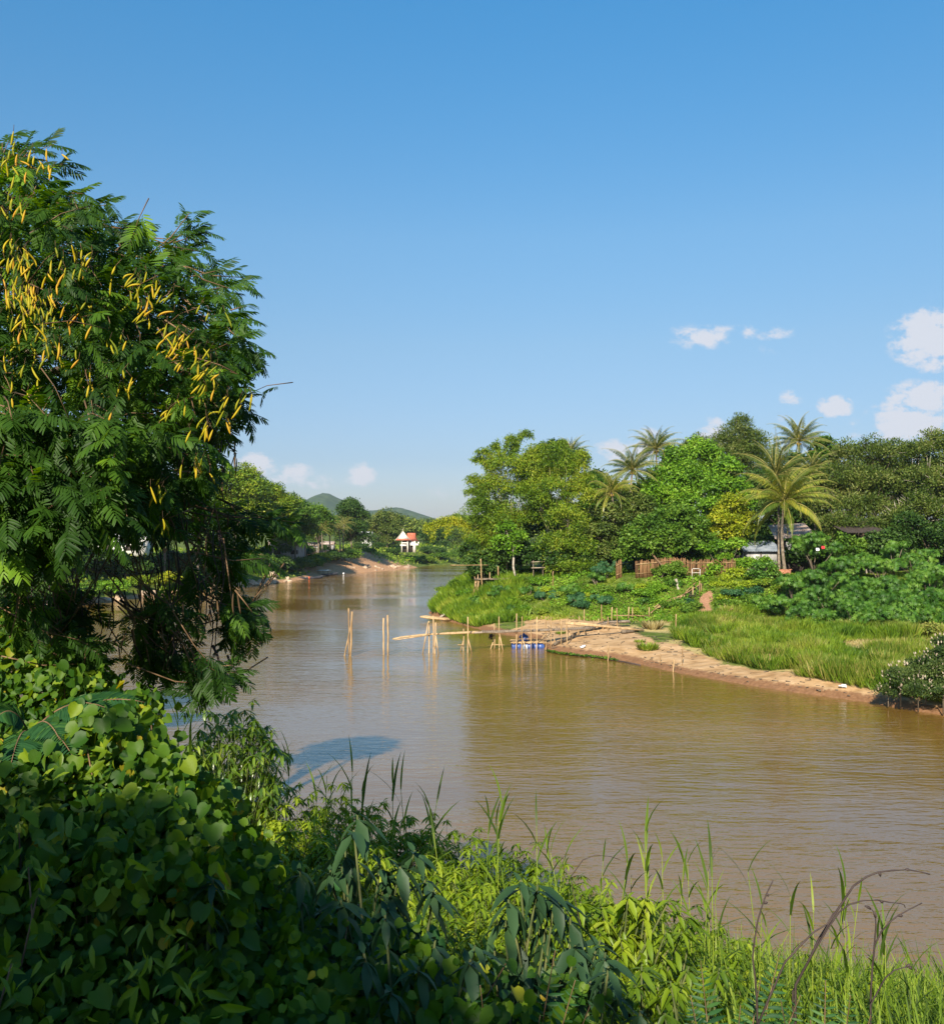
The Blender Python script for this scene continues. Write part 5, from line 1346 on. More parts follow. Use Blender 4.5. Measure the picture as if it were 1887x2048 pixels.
# moored boats
def boat(px, py, L, rz, hull, label, canopy=None):
    g = P(px, py, F * CAMZ / (py - HY)); g[2] = 0
    root = empty('long_boat', g, label, 'boat', 'boats moored on the left bank')
    n = 13; s = np.linspace(-1, 1, n); w = .62 * np.sqrt(np.clip(1 - s ** 4, 0.02, 1)); z0 = .45 * np.abs(s) ** 3
    V = []
    for a, ww, zz in zip(s, w, z0):
        V += [[a * L / 2, -ww, .42 + zz], [a * L / 2, -ww * .6, -.1 + zz * .6], [a * L / 2, ww * .6, -.1 + zz * .6], [a * L / 2, ww, .42 + zz], [a * L / 2, ww * .9, .40 + zz], [a * L / 2, ww * .5, .0 + zz * .7], [a * L / 2, -ww * .5, .0 + zz * .7], [a * L / 2, -ww * .9, .40 + zz]]
    V = np.array(V); c, s_ = math.cos(rz), math.sin(rz); V = V @ np.array([[c, s_, 0], [-s_, c, 0], [0, 0, 1]]) + g
    Fq = []
    for i in range(n - 1):
        for j in range(8): Fq.append([i * 8 + j, i * 8 + (j + 1) % 8, (i + 1) * 8 + (j + 1) % 8, (i + 1) * 8 + j])
    npmesh('hull', V, np.array(Fq), hull, root, np.full(len(Fq), .5))
    if canopy:
        t = Tubes(); Rz = lambda x, y: g + [x * c - y * s_, x * s_ + y * c, 0]
        for x in (-1.4, 0, 1.4):
            for y in (-.5, .5): t.bar(Rz(x, y) + [0, 0, .3], Rz(x, y) + [0, 0, 1.35], .04, 5)
        t.build('canopy_posts', darkm, root)
        t = Tubes(); t.box(g + [0, 0, 1.4], (3.6, 1.4, .08), rz); t.build('canopy', canopy, root)
    return root, g
blk = solid_mat('dark_hull', [(.02,.022,.03), (.05,.05,.06)], .6, 2); blh = solid_mat('blue_canopy', [(.45,.60,.66), (.55,.68,.72)], .5, 2)
b1, g1 = boat(612, 1158, 8.5, .5, blk, 'dark long boat with an orange float, moored below the shaded slope')
rt = Tubes(); ph = np.linspace(0, math.pi, 8); c = P(618, 1155.5, F * CAMZ / (1158 - HY)); rt.tube(np.stack([np.full(8, c[0]), np.full(8, c[1]), c[2] + .28 * np.cos(ph)], -1), np.maximum(.28 * np.sin(ph), .02), 10, .5)
tag(rt.build('float', solid_mat('orange_paint', [(.65,.10,.04), (.7,.14,.05)], .5, 2), None, smooth=True, origin=c), 'orange ball float on the dark long boat', 'float')
rt = Tubes(); c = P(611, 1156, F * CAMZ / (1158 - HY)); rt.tube(np.stack([np.full(8, c[0]), np.full(8, c[1]), c[2] + .2 * np.cos(ph)], -1), np.maximum(.2 * np.sin(ph), .02), 10, .5)
tag(rt.build('float', cw, None, smooth=True, origin=c), 'white float on the middle of the dark long boat', 'float')
boat(647, 1151, 8.0, .55, blk, 'long boat with a pale blue canopy beside the yellow green bush', blh)
boat(863, 1128.5, 9, .1, blk, 'tiny dark boat by the far shore right of the red roofed house')
rt = Tubes(); c = P(687, 1147, F * CAMZ / (1149 - HY)); rt.tube(np.stack([np.full(8, c[0]), np.full(8, c[1]), c[2] + .26 * np.cos(ph)], -1), np.maximum(.26 * np.sin(ph), .02), 10, .5)
tag(rt.build('buoy', cw, None, smooth=True, origin=c), 'white buoy at the foot of the red earth bank', 'buoy')

# ------------------------------------------------------------------ red roofed house
tile = solid_mat('red_tiles', [(.30,.07,.035), (.46,.13,.07), (.52,.18,.10)], .7, 2.5); trim = solid_mat('cream_trim', [(.60,.52,.42), (.72,.65,.55)], .7, 2); white_w = solid_mat('white_wall', [(.66,.64,.60), (.78,.76,.73)], .8, 1)
YH = 342.0
def hp(px, py, dY=0): return P(px, py, YH + dY)
H0 = hp(819, 1101); H0[2] = hz(H0[0], YH)
house = empty('red_roofed_house', H0, 'white two storey house with stepped red tiled roofs and carved gables on the left bank', 'house')
def gable_roof(name, x0, x1, y0, y1, ze, zr, flare, parent, axis='x'):
    "two curved slopes; ridge along x"
    ym = (y0 + y1) / 2; V = []; Fq = []
    ns = 6
    for side in (y0, y1):
        b = len(V)
        for k in range(ns + 1):
            f = k / ns; z = zr + (ze - zr) * (f * .72 + .28 * math.sin(f * math.pi / 2)); y = ym + (side - ym) * f
            dx = flare * f ** 3
            V += [[x0 - dx, y, z], [x1 + dx, y, z], [x0 - dx, y, z - .12], [x1 + dx, y, z - .12]]
        for k in range(ns):
            q = b + k * 4; Fq += [[q, q+1, q+5, q+4], [q+2, q+6, q+7, q+3], [q, q+4, q+6, q+2], [q+1, q+3, q+7, q+5]]
    V = np.array(V, float)
    if axis == 'y':
        cx, cy = (x0 + x1) / 2, (y0 + y1) / 2; V[:, [0, 1]] = np.stack([cx + (V[:, 1] - cy), cy + (V[:, 0] - cx)], -1)
    return npmesh(name, V, np.array(Fq), tile, parent, np.full(len(Fq), .5)), V
xL, xM, xR = hp(804, 0)[0], hp(817, 0)[0], hp(832, 0)[0]
zR1, zR2, zE, zE2 = hp(0, 1063)[2], hp(0, 1066)[2], hp(0, 1081)[2], hp(0, 1077)[2]
zM = hp(0, 1091)[2]; zB = hp(0, 1101)[2] - .6
# side wing, ridge along x
ro, _v = gable_roof('roof', xM - .5, xR - .2, YH - 2.6, YH + 2.6, zE, zR2, .9, house)
tb = Tubes(); tb.bar([xM - .5, YH, zR2 + .08], [xR - .1, YH, zR2 + .08], .14, 5); 
for y in (-2.6, 2.6): tb.bar([xR + .6, YH + y, zE + .1], [xR - .2, YH, zR2 + .3], .12, 5); tb.bar([xM, YH + y * .66, (zE + zR2) / 2 - .3], [xR + .1, YH + y * .66, (zE + zR2) / 2 - .3], .1, 5)
tb.tube([[xR - .2, YH, zR2], [xR, YH, zR2 + .4], [xR + .05, YH, zR2 + .8]], [.14, .10, .03], 5); tb.build('roof_trim', trim, ro)
# front wing, gable towards the river
ro, _v = gable_roof('roof', xL - 1.2, xM - .1, YH - 3.4, YH + 1.0, zE, zR1, .5, house, axis='y')
cx = ((xL - 1.2) + (xM - .1)) / 2; cy = YH - 1.2
hw = 2.2
gw = np.array([[cx - hw, cy - 1.9, zE + .6], [cx + hw, cy - 1.9, zE + .6], [cx, cy - 1.9, zR1 - .1], [cx - hw, cy - 1.75, zE + .6], [cx + hw, cy - 1.75, zE + .6], [cx, cy - 1.75, zR1 - .1]])
npmesh('gable', gw, [np.array([[0, 1, 2], [5, 4, 3]]), np.array([[0, 3, 4, 1], [1, 4, 5, 2], [2, 5, 3, 0]])], white_w, house, np.full(5, .5))
tb = Tubes()
for sgn in (-1, 1): tb.tube([[cx, cy - 2.0, zR1 + .1], [cx + sgn * hw * .5, cy - 2.0, (zR1 + zE) / 2 + .1], [cx + sgn * (hw + .5), cy - 2.0, zE]], .14, 5)
tb.tube([[cx, cy - 2, zR1], [cx, cy - 2.2, zR1 + .5], [cx - .1, cy - 2.3, zR1 + .9]], [.14, .1, .03], 5)
tb.build('bargeboards', trim, house)
tb = Tubes(); tb.box([cx, cy - 2.3, zE + .35], (hw * 2.1, 1.0, .1), tilt=(.45, 'X')); tb.build('porch_roof', tile, house)
tb = Tubes()
tb.box([(xL + xR) / 2, YH + .6, (zB + zE) / 2], (xR - xL - .5, 3.6, zE - zB - .1)); tb.build('dark_rooms', darkm, house)
tb = Tubes()
tb.box([(xL + xM) / 2 - .2, YH - 2.7, zE - .75], (xM - xL - .4, .15, .6)); tb.box([(xM + xR) / 2 + .2, YH - 2.0, zE - .75], (xR - xM - .3, .15, .7))
tb.box([(xM + xR) / 2 + .8, YH - 2.1, zM + .35], (xR - xM + .3, .2, .7)); tb.box([xR + .9, YH - 2.1, zM + .9], (.4, .2, .8)); tb.box([xL + .6, YH - 2.8, zM + .1], (2.2, .2, .5))
tb.build('walls', white_w, house)
for x, y, w_ in [(xM - .15, YH - 2.9, .42), (xL + .1, YH - 2.9, .34), (xR - .35, YH - 2.3, .42), (xR - .5, YH - 2.2, .9)]:
    t = Tubes(); h_ = (zE - zB) if w_ < .5 else (zM - zB) + .2; t.box([x, y, zB + h_ / 2], (w_, w_ if w_ < .5 else .4, h_)); t.build('pillar', trim, house)

# white buildings glimpsed between the trees
def small_house(px, py, Y, w, d, h, rh, label, roof='tin', gl=2):
    Y = max(Y, shoreY(px) + 38); b = gbase(px, Y); top = P(px, py, Y)[2]; b2 = b.copy()
    z0 = b[2] - .5; z1 = max(top, b[2] + 2.4)
    root = empty('riverside_house', b, label, 'house', 'houses among the left bank trees')
    t = Tubes(); t.box([b[0], b[1], (z0 + z1) / 2], (w, d, z1 - z0)); t.build('walls', white_w if roof == 'white' else wallm, root)
    V = []; 
    for s_ in (-1, 1): V += [[b[0] - w * .56, b[1] + s_ * d * .6, z1 - .1], [b[0] + w * .56, b[1] + s_ * d * .6, z1 - .1]]
    V += [[b[0] - w * .56, b[1], z1 + rh], [b[0] + w * .56, b[1], z1 + rh]]
    V = np.array(V); V = np.concatenate([V, V - [0, 0, .12]])
    npmesh('roof', V, [np.array([[0, 1, 5, 4], [3, 2, 4, 5], [7, 6, 10, 11], [8, 9, 11, 10], [0, 6, 7, 1], [3, 9, 8, 2]])], tile if roof == 'tile' else (rust if roof == 'rust' else white_w), root, np.full(6, .5))
    for k in range(gl):
        t = Tubes(); xx = b[0] + (k - (gl - 1) / 2) * w / gl; t.box([xx, b[1] - d / 2 - .03, z0 + (z1 - z0) * .62], (w / gl * .4, .1, 1.1)); t.build('window', darkm, root)
for a in [(733, 1070, 345, 4, 5, 6, 1.2, 'white house with a pale gable left of the far palm clump', 'white'), (655, 1088, 262, 4, 4, 3, .8, 'white house under the first far palm', 'rust'), (625, 1090, 254, 4, 4, 3, .8, 'pale house in the shade left of the far palms', 'rust'),
          (575, 1090, 240, 9, 5, 3, 1.2, 'long shaded house with a grey roof among the left bank trees', 'rust'), (250, 1082, 190, 9, 6, 3, 1.5, 'white house behind the foreground foliage, middle', 'white'), (60, 1075, 172, 9, 6, 4, 1.5, 'white house behind the foreground foliage, left', 'tile')]:
    small_house(*a[:8], roof=a[8])
# far wooded plain: reads as one mass
rg = np.random.default_rng(55)
lb = []
for i in range(170):
    y = rg.uniform(480, 900); x = rg.uniform(-260, 330) * y / 600
    if float(height(np.array([x]), np.array([y]))[0]) < .5: continue
    z = hz(x, y); Rr = rg.uniform(6, 10); lb.append(([x, y, z + Rr * .55], Rr))
V_, F_, r_ = crown_cloud(lb, 1.5, .8, 'broad', rg)
o = npmesh('far_wood', V_, F_, M['far_leaf'], None, r_); tag(o, 'distant belt of trees closing the river bend below the hills', 'wood', None, 'stuff')
rg = np.random.default_rng(56)
n = 60000
x = rg.uniform(-110, 30, n); y = rg.uniform(115, 470, n); z, _a, dl_, _b, _c = height(x, y, True)
fr = ss(1.4 - np.abs((y - 283) / 32.0)) * (dl_ < 17)
k = (dl_ > 3.0 + 2 * vnoise(x, y, 6, 3)) & (dl_ < 30) & (rg.random(n) > fr * 1.2); x, y, z = x[k], y[k], z[k]; m = len(x)
C = np.stack([x, y, z + rg.random(m) * .5], -1)
V_, F_, r_ = leaves(C, norm(rg.normal(size=(m, 3)) + [0, 0, .6]), norm(rg.normal(size=(m, 3)) * .5 + [.2, -.5, .6]), .95 * rg.uniform(.5, 1.2, m), T_diamond(.5), rg)
o = npmesh('bank_grass', V_, F_, M['grass'], None, r_); tag(o, 'rough grass and weeds on the left bank slope', 'grass', None, 'stuff')
# ------------------------------------------------------------------ foreground materials
M['n_pinna'] = leaf_mat('feathery_leaf', [(.020,.055,.008), (.04,.10,.010), (.075,.16,.014), (.16,.29,.02)], trans=.42, nscale=1.3, pos=[0, .45, .8, 1])
M['n_heart'] = leaf_mat('heart_leaf', [(.022,.075,.006), (.05,.12,.008), (.095,.175,.010), (.20,.28,.012), (.36,.26,.02)], trans=.4, pos=[0, .4, .8, .965, .998], nscale=0, rough=.5, spec=.25)
M['n_dark'] = leaf_mat('dark_serrate_leaf', [(.022,.055,.022), (.034,.080,.030), (.052,.105,.038)], trans=.25, rough=.5, spec=.3)
M['n_lance'] = leaf_mat('lance_leaf', [(.06,.12,.008), (.12,.20,.010), (.19,.28,.014), (.30,.37,.03)], trans=.38, rough=.42, spec=.35, nscale=.9)
M['n_mango'] = leaf_mat('glossy_leaf', [(.04,.09,.010), (.08,.15,.014), (.13,.21,.018), (.20,.28,.03)], trans=.32, rough=.3, spec=.6)
M['n_reed'] = leaf_mat('reed_leaf', [(.05,.09,.012), (.10,.17,.015), (.17,.26,.02), (.28,.34,.05)], trans=.42, nscale=.6)
M['n_fern'] = leaf_mat('fern_leaf', [(.015,.06,.02), (.03,.10,.03), (.06,.15,.03)], trans=.35)
M['pod'] = leaf_mat('seed_pod', [(.16,.20,.010), (.34,.32,.012), (.52,.40,.018), (.55,.30,.03)], trans=.25, rough=.5, pos=[0, .35, .8, 1])
M['dead_pod'] = solid_mat('dead_pod', [(.05,.03,.015), (.11,.065,.03), (.17,.10,.045)], .8, 6)

# ------------------------------------------------------------------ feathery pod tree at the left
def pinnate_leaves(base, D, N, L, rng, pairs=9, pw=.19, tone=None):
    """bipinnate leaves: base (n,3), direction D, normal N, length L -> faces of the pinnae and rachises.
       each pinna is a narrow strip with a notched outline that reads as leaflets"""
    n = len(base); D = norm(D); X = norm(np.cross(D, N)); Z = np.cross(X, D)
    tone = rng.random(n) if tone is None else tone
    # pinna template (x across, y along, z up): 4 segments, drooping
    ys = np.array([0, .12, .38, .68, .90, 1.0]); ws = np.array([.03, .8, 1.0, .92, .6, .05]) * pw / 2
    Tv = []; Tf = []
    for y, w_ in zip(ys, ws):
        z = -.16 * y * y
        Tv += [[-w_, y, z + .25 * w_], [0, y, z], [w_, y, z + .25 * w_]]
    for i in range(len(ys) - 1):
        a = 3 * i; Tf += [[a, a+1, a+4, a+3], [a+1, a+2, a+5, a+4]]
    T = (np.array(Tv), np.array(Tf))
    parts = []
    for k in range(pairs):
        u = (k + .7) / pairs
        for sg in (-1, 1):
            c = base + D * (L * u)[:, None] - Z * (L * .22 * u * u)[:, None]
            ang = np.interp(u, [0, 1], [1.15, .62]) + rng.normal(size=n) * .10
            dd = D * np.cos(ang)[:, None] + X * (sg * np.sin(ang))[:, None] - Z * (.12 + .28 * u + rng.random(n) * .18)[:, None]
            ln = L * .50 * np.interp(u, [0, .25, .6, 1], [.62, .92, 1.0, .62]) * rng.uniform(.9, 1.1, n)
            nn = norm(Z + rng.normal(size=(n, 3)) * .18)
            parts.append(leaves(c, dd, nn, ln, T, rng, np.clip(tone + rng.normal(size=n) * .07, 0, 1)))
    return merge(parts)

def pod_tree():
    rng = np.random.default_rng(2024)
    base = np.array([-6.6, 8.6, hz(-6.6, 8.6)])
    root = empty('feathery_pod_tree', base, 'large feathery leaved tree hung with yellow pods, filling the left side', 'tree')
    # outline of the crown seen in the photograph; dense part and sparse hanging part
    def inpoly(poly, x, y):
        return sdist(np.array(poly, float), x, y) > 0
    dense = [(-500, 300), (0, 285), (40, 300), (95, 345), (150, 385), (230, 440), (300, 480), (380, 520), (455, 560), (480, 640), (480, 720), (485, 800), (450, 870), (415, 930), (400, 1010), (410, 1070), (370, 1090), (320, 1070), (290, 1040), (220, 1080), (170, 1090), (100, 1130), (60, 1150), (-500, 1160)]
    NT = 1180
    px = rng.uniform(-130, 500, NT * 3); py = rng.uniform(280, 1185, NT * 3)
    ok = inpoly(dense, px, py); px, py = px[ok][:NT], py[ok][:NT]
    n = len(px)
    Y = 6.4 + 4.2 * rng.random(n)
    Y = np.where((px < 260) & (py > 820), 5.9 + 1.5 * rng.random(n), Y)
    edge = sdist(np.array(dense, float), px, py)
    Y = np.where((edge < 45) & ~((px < 260) & (py > 820)), rng.uniform(7.0, 9.4, n), Y)
    tip = np.stack([(px - CX) / F * Y, Y, CAMZ - (py - HY) / F * Y], -1)
    heart = np.array([-4.9, 8.6, 11.6])
    # extra fringe sprays and hanging tails placed where the photograph shows them
    extra = [(85, 285, 8.2, 1, .6), (60, 300, 8.0, .6, .9), (5, 285, 8, .2, 1), (125, 330, 8.3, 1, .2), (160, 385, 8.2, 1, 0), (215, 405, 8.4, 1, .1), (270, 450, 8.3, 1, .0), (285, 470, 8.0, 1, -.2),
             (385, 440, 8.6, .5, .9), (410, 465, 8.6, 1, .3), (375, 470, 8.6, .3, .6), (395, 495, 8.6, .6, .1), (350, 520, 8.4, .8, .4), (440, 540, 8.2, 1, .2), (485, 555, 8.2, 1, -.1), (455, 590, 8.3, 1, -.2), (470, 640, 8.2, 1, -.3), (490, 680, 8.2, 1, -.5), (495, 710, 8.3, 1, -.3), (480, 735, 8.3, 1, -.7), (460, 765, 8.1, .9, -.3), (490, 800, 8.0, 1, -.3), (495, 830, 8.1, 1, -.5), (465, 860, 8.1, .8, -.6),
             (425, 905, 8.3, .3, -1), (430, 950, 8.4, .2, -1), (405, 970, 8.2, .4, -1), (545, 1035, 8.0, 1, .0), (590, 1045, 8.0, 1, -.15), (500, 1030, 8.1, 1, .1), (460, 1030, 8.2, 1, .2), (520, 1055, 8.0, 1, -.3), (470, 1070, 8.0, 1, -.2), (505, 1105, 8.0, 1, -.2), (475, 1120, 8.1, 1, -.6), (440, 1110, 8.1, 1, -.4),
             (470, 1160, 8.0, .6, -.8), (455, 1190, 8.0, .4, -1), (490, 1215, 7.9, 1, -.3), (515, 1215, 7.9, 1, -.2), (500, 1240, 7.9, 1, -.4), (505, 1265, 7.9, .9, -.8), (480, 1275, 7.9, .6, -1), (460, 1285, 7.9, -.6, -1), (450, 1250, 8, -.8, -.6), (470, 1240, 7.9, .2, -1),
             (395, 1180, 7.8, .2, -1), (360, 1190, 7.8, -.4, -1), (345, 1230, 7.8, .3, -1), (380, 1235, 7.8, .8, -.6), (310, 1220, 7.8, -.9, -.4), (275, 1240, 7.8, -1, -.2), (330, 1265, 7.7, .2, -.8), (365, 1270, 7.7, .9, -.4), (300, 1290, 7.7, -.4, -.9), (270, 1280, 7.7, -1, -.4), (325, 1330, 7.6, .4, -.8), (285, 1330, 7.7, -.5, -.8), (340, 1345, 7.6, .2, -1), (300, 1350, 7.6, .1, -1), (375, 1330, 7.6, .7, -.5), (400, 1365, 7.5, .3, -.8), (385, 1385, 7.5, -.7, -.4), (425, 1370, 7.5, .6, -.1), (470, 1345, 7.5, 1, .1), (455, 1360, 7.5, .8, -.7),
             (110, 1215, 7.6, -.2, -1), (140, 1240, 7.6, .4, -1), (170, 1255, 7.6, 1, -.5), (120, 1275, 7.6, -.3, -1), (100, 1290, 7.6, -.7, -.7), (160, 1290, 7.5, 1, -.3), (200, 1300, 7.5, 1, -.5), (185, 1330, 7.5, 1, -.3), (210, 1335, 7.4, 1, -.5), (165, 1345, 7.5, .4, -.8), (130, 1320, 7.5, .1, -1), (150, 1210, 7.7, .8, -.4), (190, 1215, 7.7, 1, -.4), (95, 1240, 7.7, -.6, -1),
             (20, 1210, 7.2, -.6, -.6), (60, 1205, 7.2, .9, -.1), (80, 1225, 7.2, .7, -.6), (15, 1240, 7.2, -.6, -.9), (60, 1260, 7.2, .3, -1), (30, 1275, 7.2, -.2, -1)]
    E = np.array([(a, b, c, d, e) for a, b, c, d, e in extra])
    E = np.concatenate([E, E + np.stack([rng.normal(size=len(E)) * 14, rng.normal(size=len(E)) * 10, rng.normal(size=len(E)) * .25, rng.normal(size=len(E)) * .3, rng.normal(size=len(E)) * .2], -1)])
    etip = np.stack([(E[:, 0] - CX) / F * E[:, 2], E[:, 2], CAMZ - (E[:, 1] - HY) / F * E[:, 2]], -1)
    # twigs: each main twig carries four leaves near its tip
    out = norm(tip - heart)
    low = np.clip((py - 700) / 400, 0, 1)[:, None]
    tdir = norm(out * .8 + rng.normal(size=(n, 3)) * .5 + np.array([.25, -.35, 0]) + np.array([0, 0, -.55]) * low)
    tw = Tubes(); B, Dv, Nv, Lv, To = [], [], [], [], []
    cl = rng.random(n)
    for i in range(n):
        L = rng.uniform(.35, .6); a = tip[i] - tdir[i] * L
        mid = (a + tip[i]) / 2 + [0, 0, .04]
        if i % 2 == 0: tw.tube([a, mid, tip[i]], [.006, .004, .003], 3, .5)
        tone = .10 + .5 * rng.random() ** 1.5 + (.5 if cl[i] > .80 else 0)  # some twigs get a brighter leaf colour in place of sunlit patches
        nl = 4
        for k in range(nl):
            u = 1 - k * .24
            p = a + (tip[i] - a) * u
            sd = rng.normal(size=3) * .6; d = norm(tdir[i] * .7 + sd * .8 + np.array([0, 0, -.18]))
            B.append(p); Dv.append(d); Nv.append(norm(np.array([0, -.25, 1.0]) + rng.normal(size=3) * .28)); Lv.append(rng.uniform(.13, .22)); To.append(tone)
    for i in range(len(E)):
        d0 = norm(np.array([E[i, 3], rng.normal() * .35, E[i, 4]]))
        L = .28; a = etip[i] - d0 * L
        tw.tube([a - d0 * .35 + [0, 0, .1], a, etip[i]], [.006, .005, .003], 4, .5)
        tone = .05 + .5 * rng.random() ** 1.6 + (.4 if rng.random() > .85 else 0)  # same painted sunlit tone on some fringe sprays
        for k in range(5):
            p = a + (etip[i] - a) * (1 - k * .2)
            sg = (-1) ** k
            sidev = norm(np.cross(d0, [0, -1, 0.3])) * sg
            d = norm(d0 * .9 + sidev * .65 + rng.normal(size=3) * .2)
            B.append(p); Dv.append(d); Nv.append(norm(np.array([0, -.45, .9]) + rng.normal(size=3) * .25)); Lv.append(rng.uniform(.13, .20)); To.append(tone)
    V, Fx, r = pinnate_leaves(np.array(B), np.array(Dv), np.array(Nv), np.array(Lv), rng, tone=np.clip(np.array(To), 0, 1))
    npmesh('foliage', V, Fx, M['n_pinna'], root, r)
    tw.build('twigs', M['twig'], root)
    # trunk and boughs
    tb = Tubes()
    fk = np.array([-6.2, 8.6, 10.2])
    tb.tube([base - [0, 0, .5], base + [.1, 0, 1.2], fk], [.26, .23, .20], 10, .5)
    boughs = [(118, 652, 8.4), (300, 640, 9.0), (340, 760, 9.2), (200, 480, 9.0), (60, 380, 8.8), (-90, 500, 8.4), (300, 900, 9.2), (170, 900, 9.0), (60, 800, 8.8), (-60, 900, 8.4), (400, 640, 9.2), (380, 520, 9.0)]
    for (bx, by, bY) in boughs:
        e = P(bx, by, bY); m = fk * .5 + e * .5 + [0, 0, .35] + rng.normal(size=3) * .15
        q = fk * .15 + e * .85 + rng.normal(size=3) * .08
        tb.tube([fk, fk * .8 + m * .2 + [0, 0, .12], m, q, e], [.09, .07, .04, .022, .012], 7, .5)
        for k in range(9):
            s = m + (e - m) * rng.random(); t2 = s + norm(norm(e - fk) * .6 + rng.normal(size=3)) * rng.uniform(.2, .45)
            tb.tube([s, (s + t2) / 2 + rng.normal(size=3) * .05, t2], [.007, .005, .003], 4, .5)
    tb.build('trunk', M['bark'], root, smooth=True)
    # bare orange twigs seen in front of the dark interior
    lt = Tubes()
    for seq in [((90, 1135), (112, 1160), (138, 1190), (150, 1205)), ((12, 1125), (18, 1090), (22, 1040), (15, 980)), ((12, 1125), (30, 1122), (48, 1112)), ((38, 1185), (32, 1235), (22, 1270)), ((315, 655), (345, 700), (370, 740), (395, 760)), ((345, 695), (390, 715), (440, 730), (470, 745)), ((265, 965), (290, 975), (305, 990)), ((470, 1180), (490, 1205), (505, 1225)), ((95, 685), (115, 690), (135, 700)), ((55, 580), (60, 640), (52, 700)), ((330, 640), (360, 660), (385, 680))]:
        lt.tube([P(a, b, 6.9) for a, b in seq], np.linspace(.006, .003, len(seq)), 5, .5)
    for i in range(70):
        bx, by = rng.uniform(-20, 470), rng.uniform(420, 1100)
        if not inpoly(dense, np.array([bx]), np.array([by]))[0]: continue
        a = P(bx, by, rng.uniform(6.6, 8)); d = norm(rng.normal(size=3) + [0, 0, -.8]) * rng.uniform(.15, .4)
        lt.tube([a, a + d * .5 + rng.normal(size=3) * .02, a + d], [.005, .004, .003], 4, .5)
    lt.build('bare_twigs', M['twig'], root)['kind'] = 'stuff'
    # hanging tails
    ht = Tubes()
    tails = [(400, 800, 1010), (420, 850, 1000), (435, 880, 990), (380, 780, 1020), (350, 800, 1050), (330, 900, 1150), (305, 760, 900), (280, 900, 1100), (250, 820, 980), (230, 950, 1180), (200, 900, 1180), (160, 900, 1200), (120, 1000, 1230), (90, 1080, 1290), (320, 1100, 1300), (345, 1080, 1340), (300, 1180, 1330), (360, 1250, 1370), (400, 1150, 1280), (440, 1060, 1250), (410, 1210, 1340), (260, 1180, 1260), (140, 1150, 1330), (180, 1180, 1330)]
    for (bx, t0, b0) in tails:
        y = rng.uniform(7.4, 8.6)
        for k in range(3):
            x0 = bx + rng.normal() * 12; q = [P(x0 + rng.normal() * 5 + 8 * math.sin(j), t0 + (b0 - t0) * j / 4, y) for j in range(5)]
            ht.tube(q, np.linspace(.006, .003, 5), 4, .5)
    # curly ends of the lowest branches
    for seq in [((345, 1270), (350, 1310), (365, 1340), (385, 1365), (410, 1370), (440, 1360)), ((425, 1290), (435, 1310), (440, 1330), (430, 1350), (415, 1365)), ((265, 1260), (270, 1290), (285, 1320), (305, 1330)), ((400, 1240), (410, 1260), (400, 1290)), ((455, 1310), (462, 1330), (458, 1345)), ((240, 1200), (290, 1230), (330, 1250))]:
        ht.tube([P(a, b, 7.6) for a, b in seq], np.linspace(.011, .006, len(seq)), 5, .5)
    ht.build('hanging_twigs', M['darktwig'], root)
    # pods
    def pod_mesh(p, L, bend, az, twist, rng, T):
        s = np.linspace(0, 1, 7); x = bend * np.sin(s * 1.9) * L * .5; z = -L * s
        d = np.array([math.cos(az), math.sin(az), 0])
        q = p + d * x[:, None] + np.array([0, 0, 1]) * z[:, None]
        if twist: q = p + (q - p) @ np.array(Matrix.Rotation(twist, 3, 'Y')).T
        T.tube(q, np.array([.002, .0048, .0066, .007, .0066, .005, .002]) , 5, rng.random())
    clusters = [(20, 330, 9, 40), (90, 350, 5, 36), (15, 430, 8, 40), (30, 520, 14, 40), (60, 590, 18, 45), (80, 640, 16, 45), (20, 620, 12, 40), (130, 540, 6, 40), (165, 520, 4, 30), (275, 590, 9, 30), (320, 600, 6, 30), (355, 690, 9, 28), (385, 720, 8, 25), (415, 760, 7, 25), (410, 790, 6, 20), (290, 640, 5, 25), (100, 700, 9, 45), (20, 730, 8, 40), (125, 710, 4, 25), (180, 780, 5, 25), (225, 850, 6, 20), (155, 950, 3, 20), (110, 900, 3, 30), (10, 880, 5, 30), (320, 990, 4, 22), (410, 870, 5, 22), (450, 830, 5, 22), (490, 810, 3, 12), (205, 960, 2, 12), (320, 1060, 3, 12), (400, 950, 5, 25), (340, 830, 4, 30), (265, 780, 3, 25), (60, 800, 5, 40), (240, 700, 4, 30), (420, 640, 2, 20), (160, 640, 5, 30), (45, 690, 8, 30), (-60, 500, 10, 60), (-60, 700, 10, 60)]
    pods = []
    for (cx_, cy_, m, sp) in clusters:
        for k in range(int(m * 1.7)):
            pods.append((cx_ + rng.normal() * sp * .6, cy_ + rng.normal() * sp * .6, rng.uniform(6.1, 6.9)))
    pods.sort(key=lambda q: (q[2], q[0]))
    stems = Tubes()
    rest = Tubes()
    for i, (bx, by, y) in enumerate(pods):
        p = P(bx, by - 18, y); L = rng.uniform(.06, .115)
        tw_ = rng.normal() * .32 + (.55 if bx > 260 and by < 850 else 0)
        bend, az = rng.normal() * .5, rng.random() * 6.28
        stems.tube([p + [rng.normal() * .02, .02, .05], p], [.002, .002], 3, .5)
        if i < 100:
            t = Tubes(); pod_mesh(p, L, bend, az, tw_, rng, t); t.build('pod', M['pod'], root, smooth=True)
        else:
            pod_mesh(p, L, bend, az, tw_, rng, rest)
    # brown and green pods in the darker part
    for i in range(150):
        bx, by = rng.uniform(80, 480), rng.uniform(760, 1300)
        p = P(bx, by, rng.uniform(7.0, 8.2)); pod_mesh(p, rng.uniform(.10, .17), rng.normal() * .5, rng.random() * 6.28, rng.normal() * .2, rng, stems)
    o = rest.build('pods', M['pod'], root, smooth=True); o['kind'] = 'stuff'
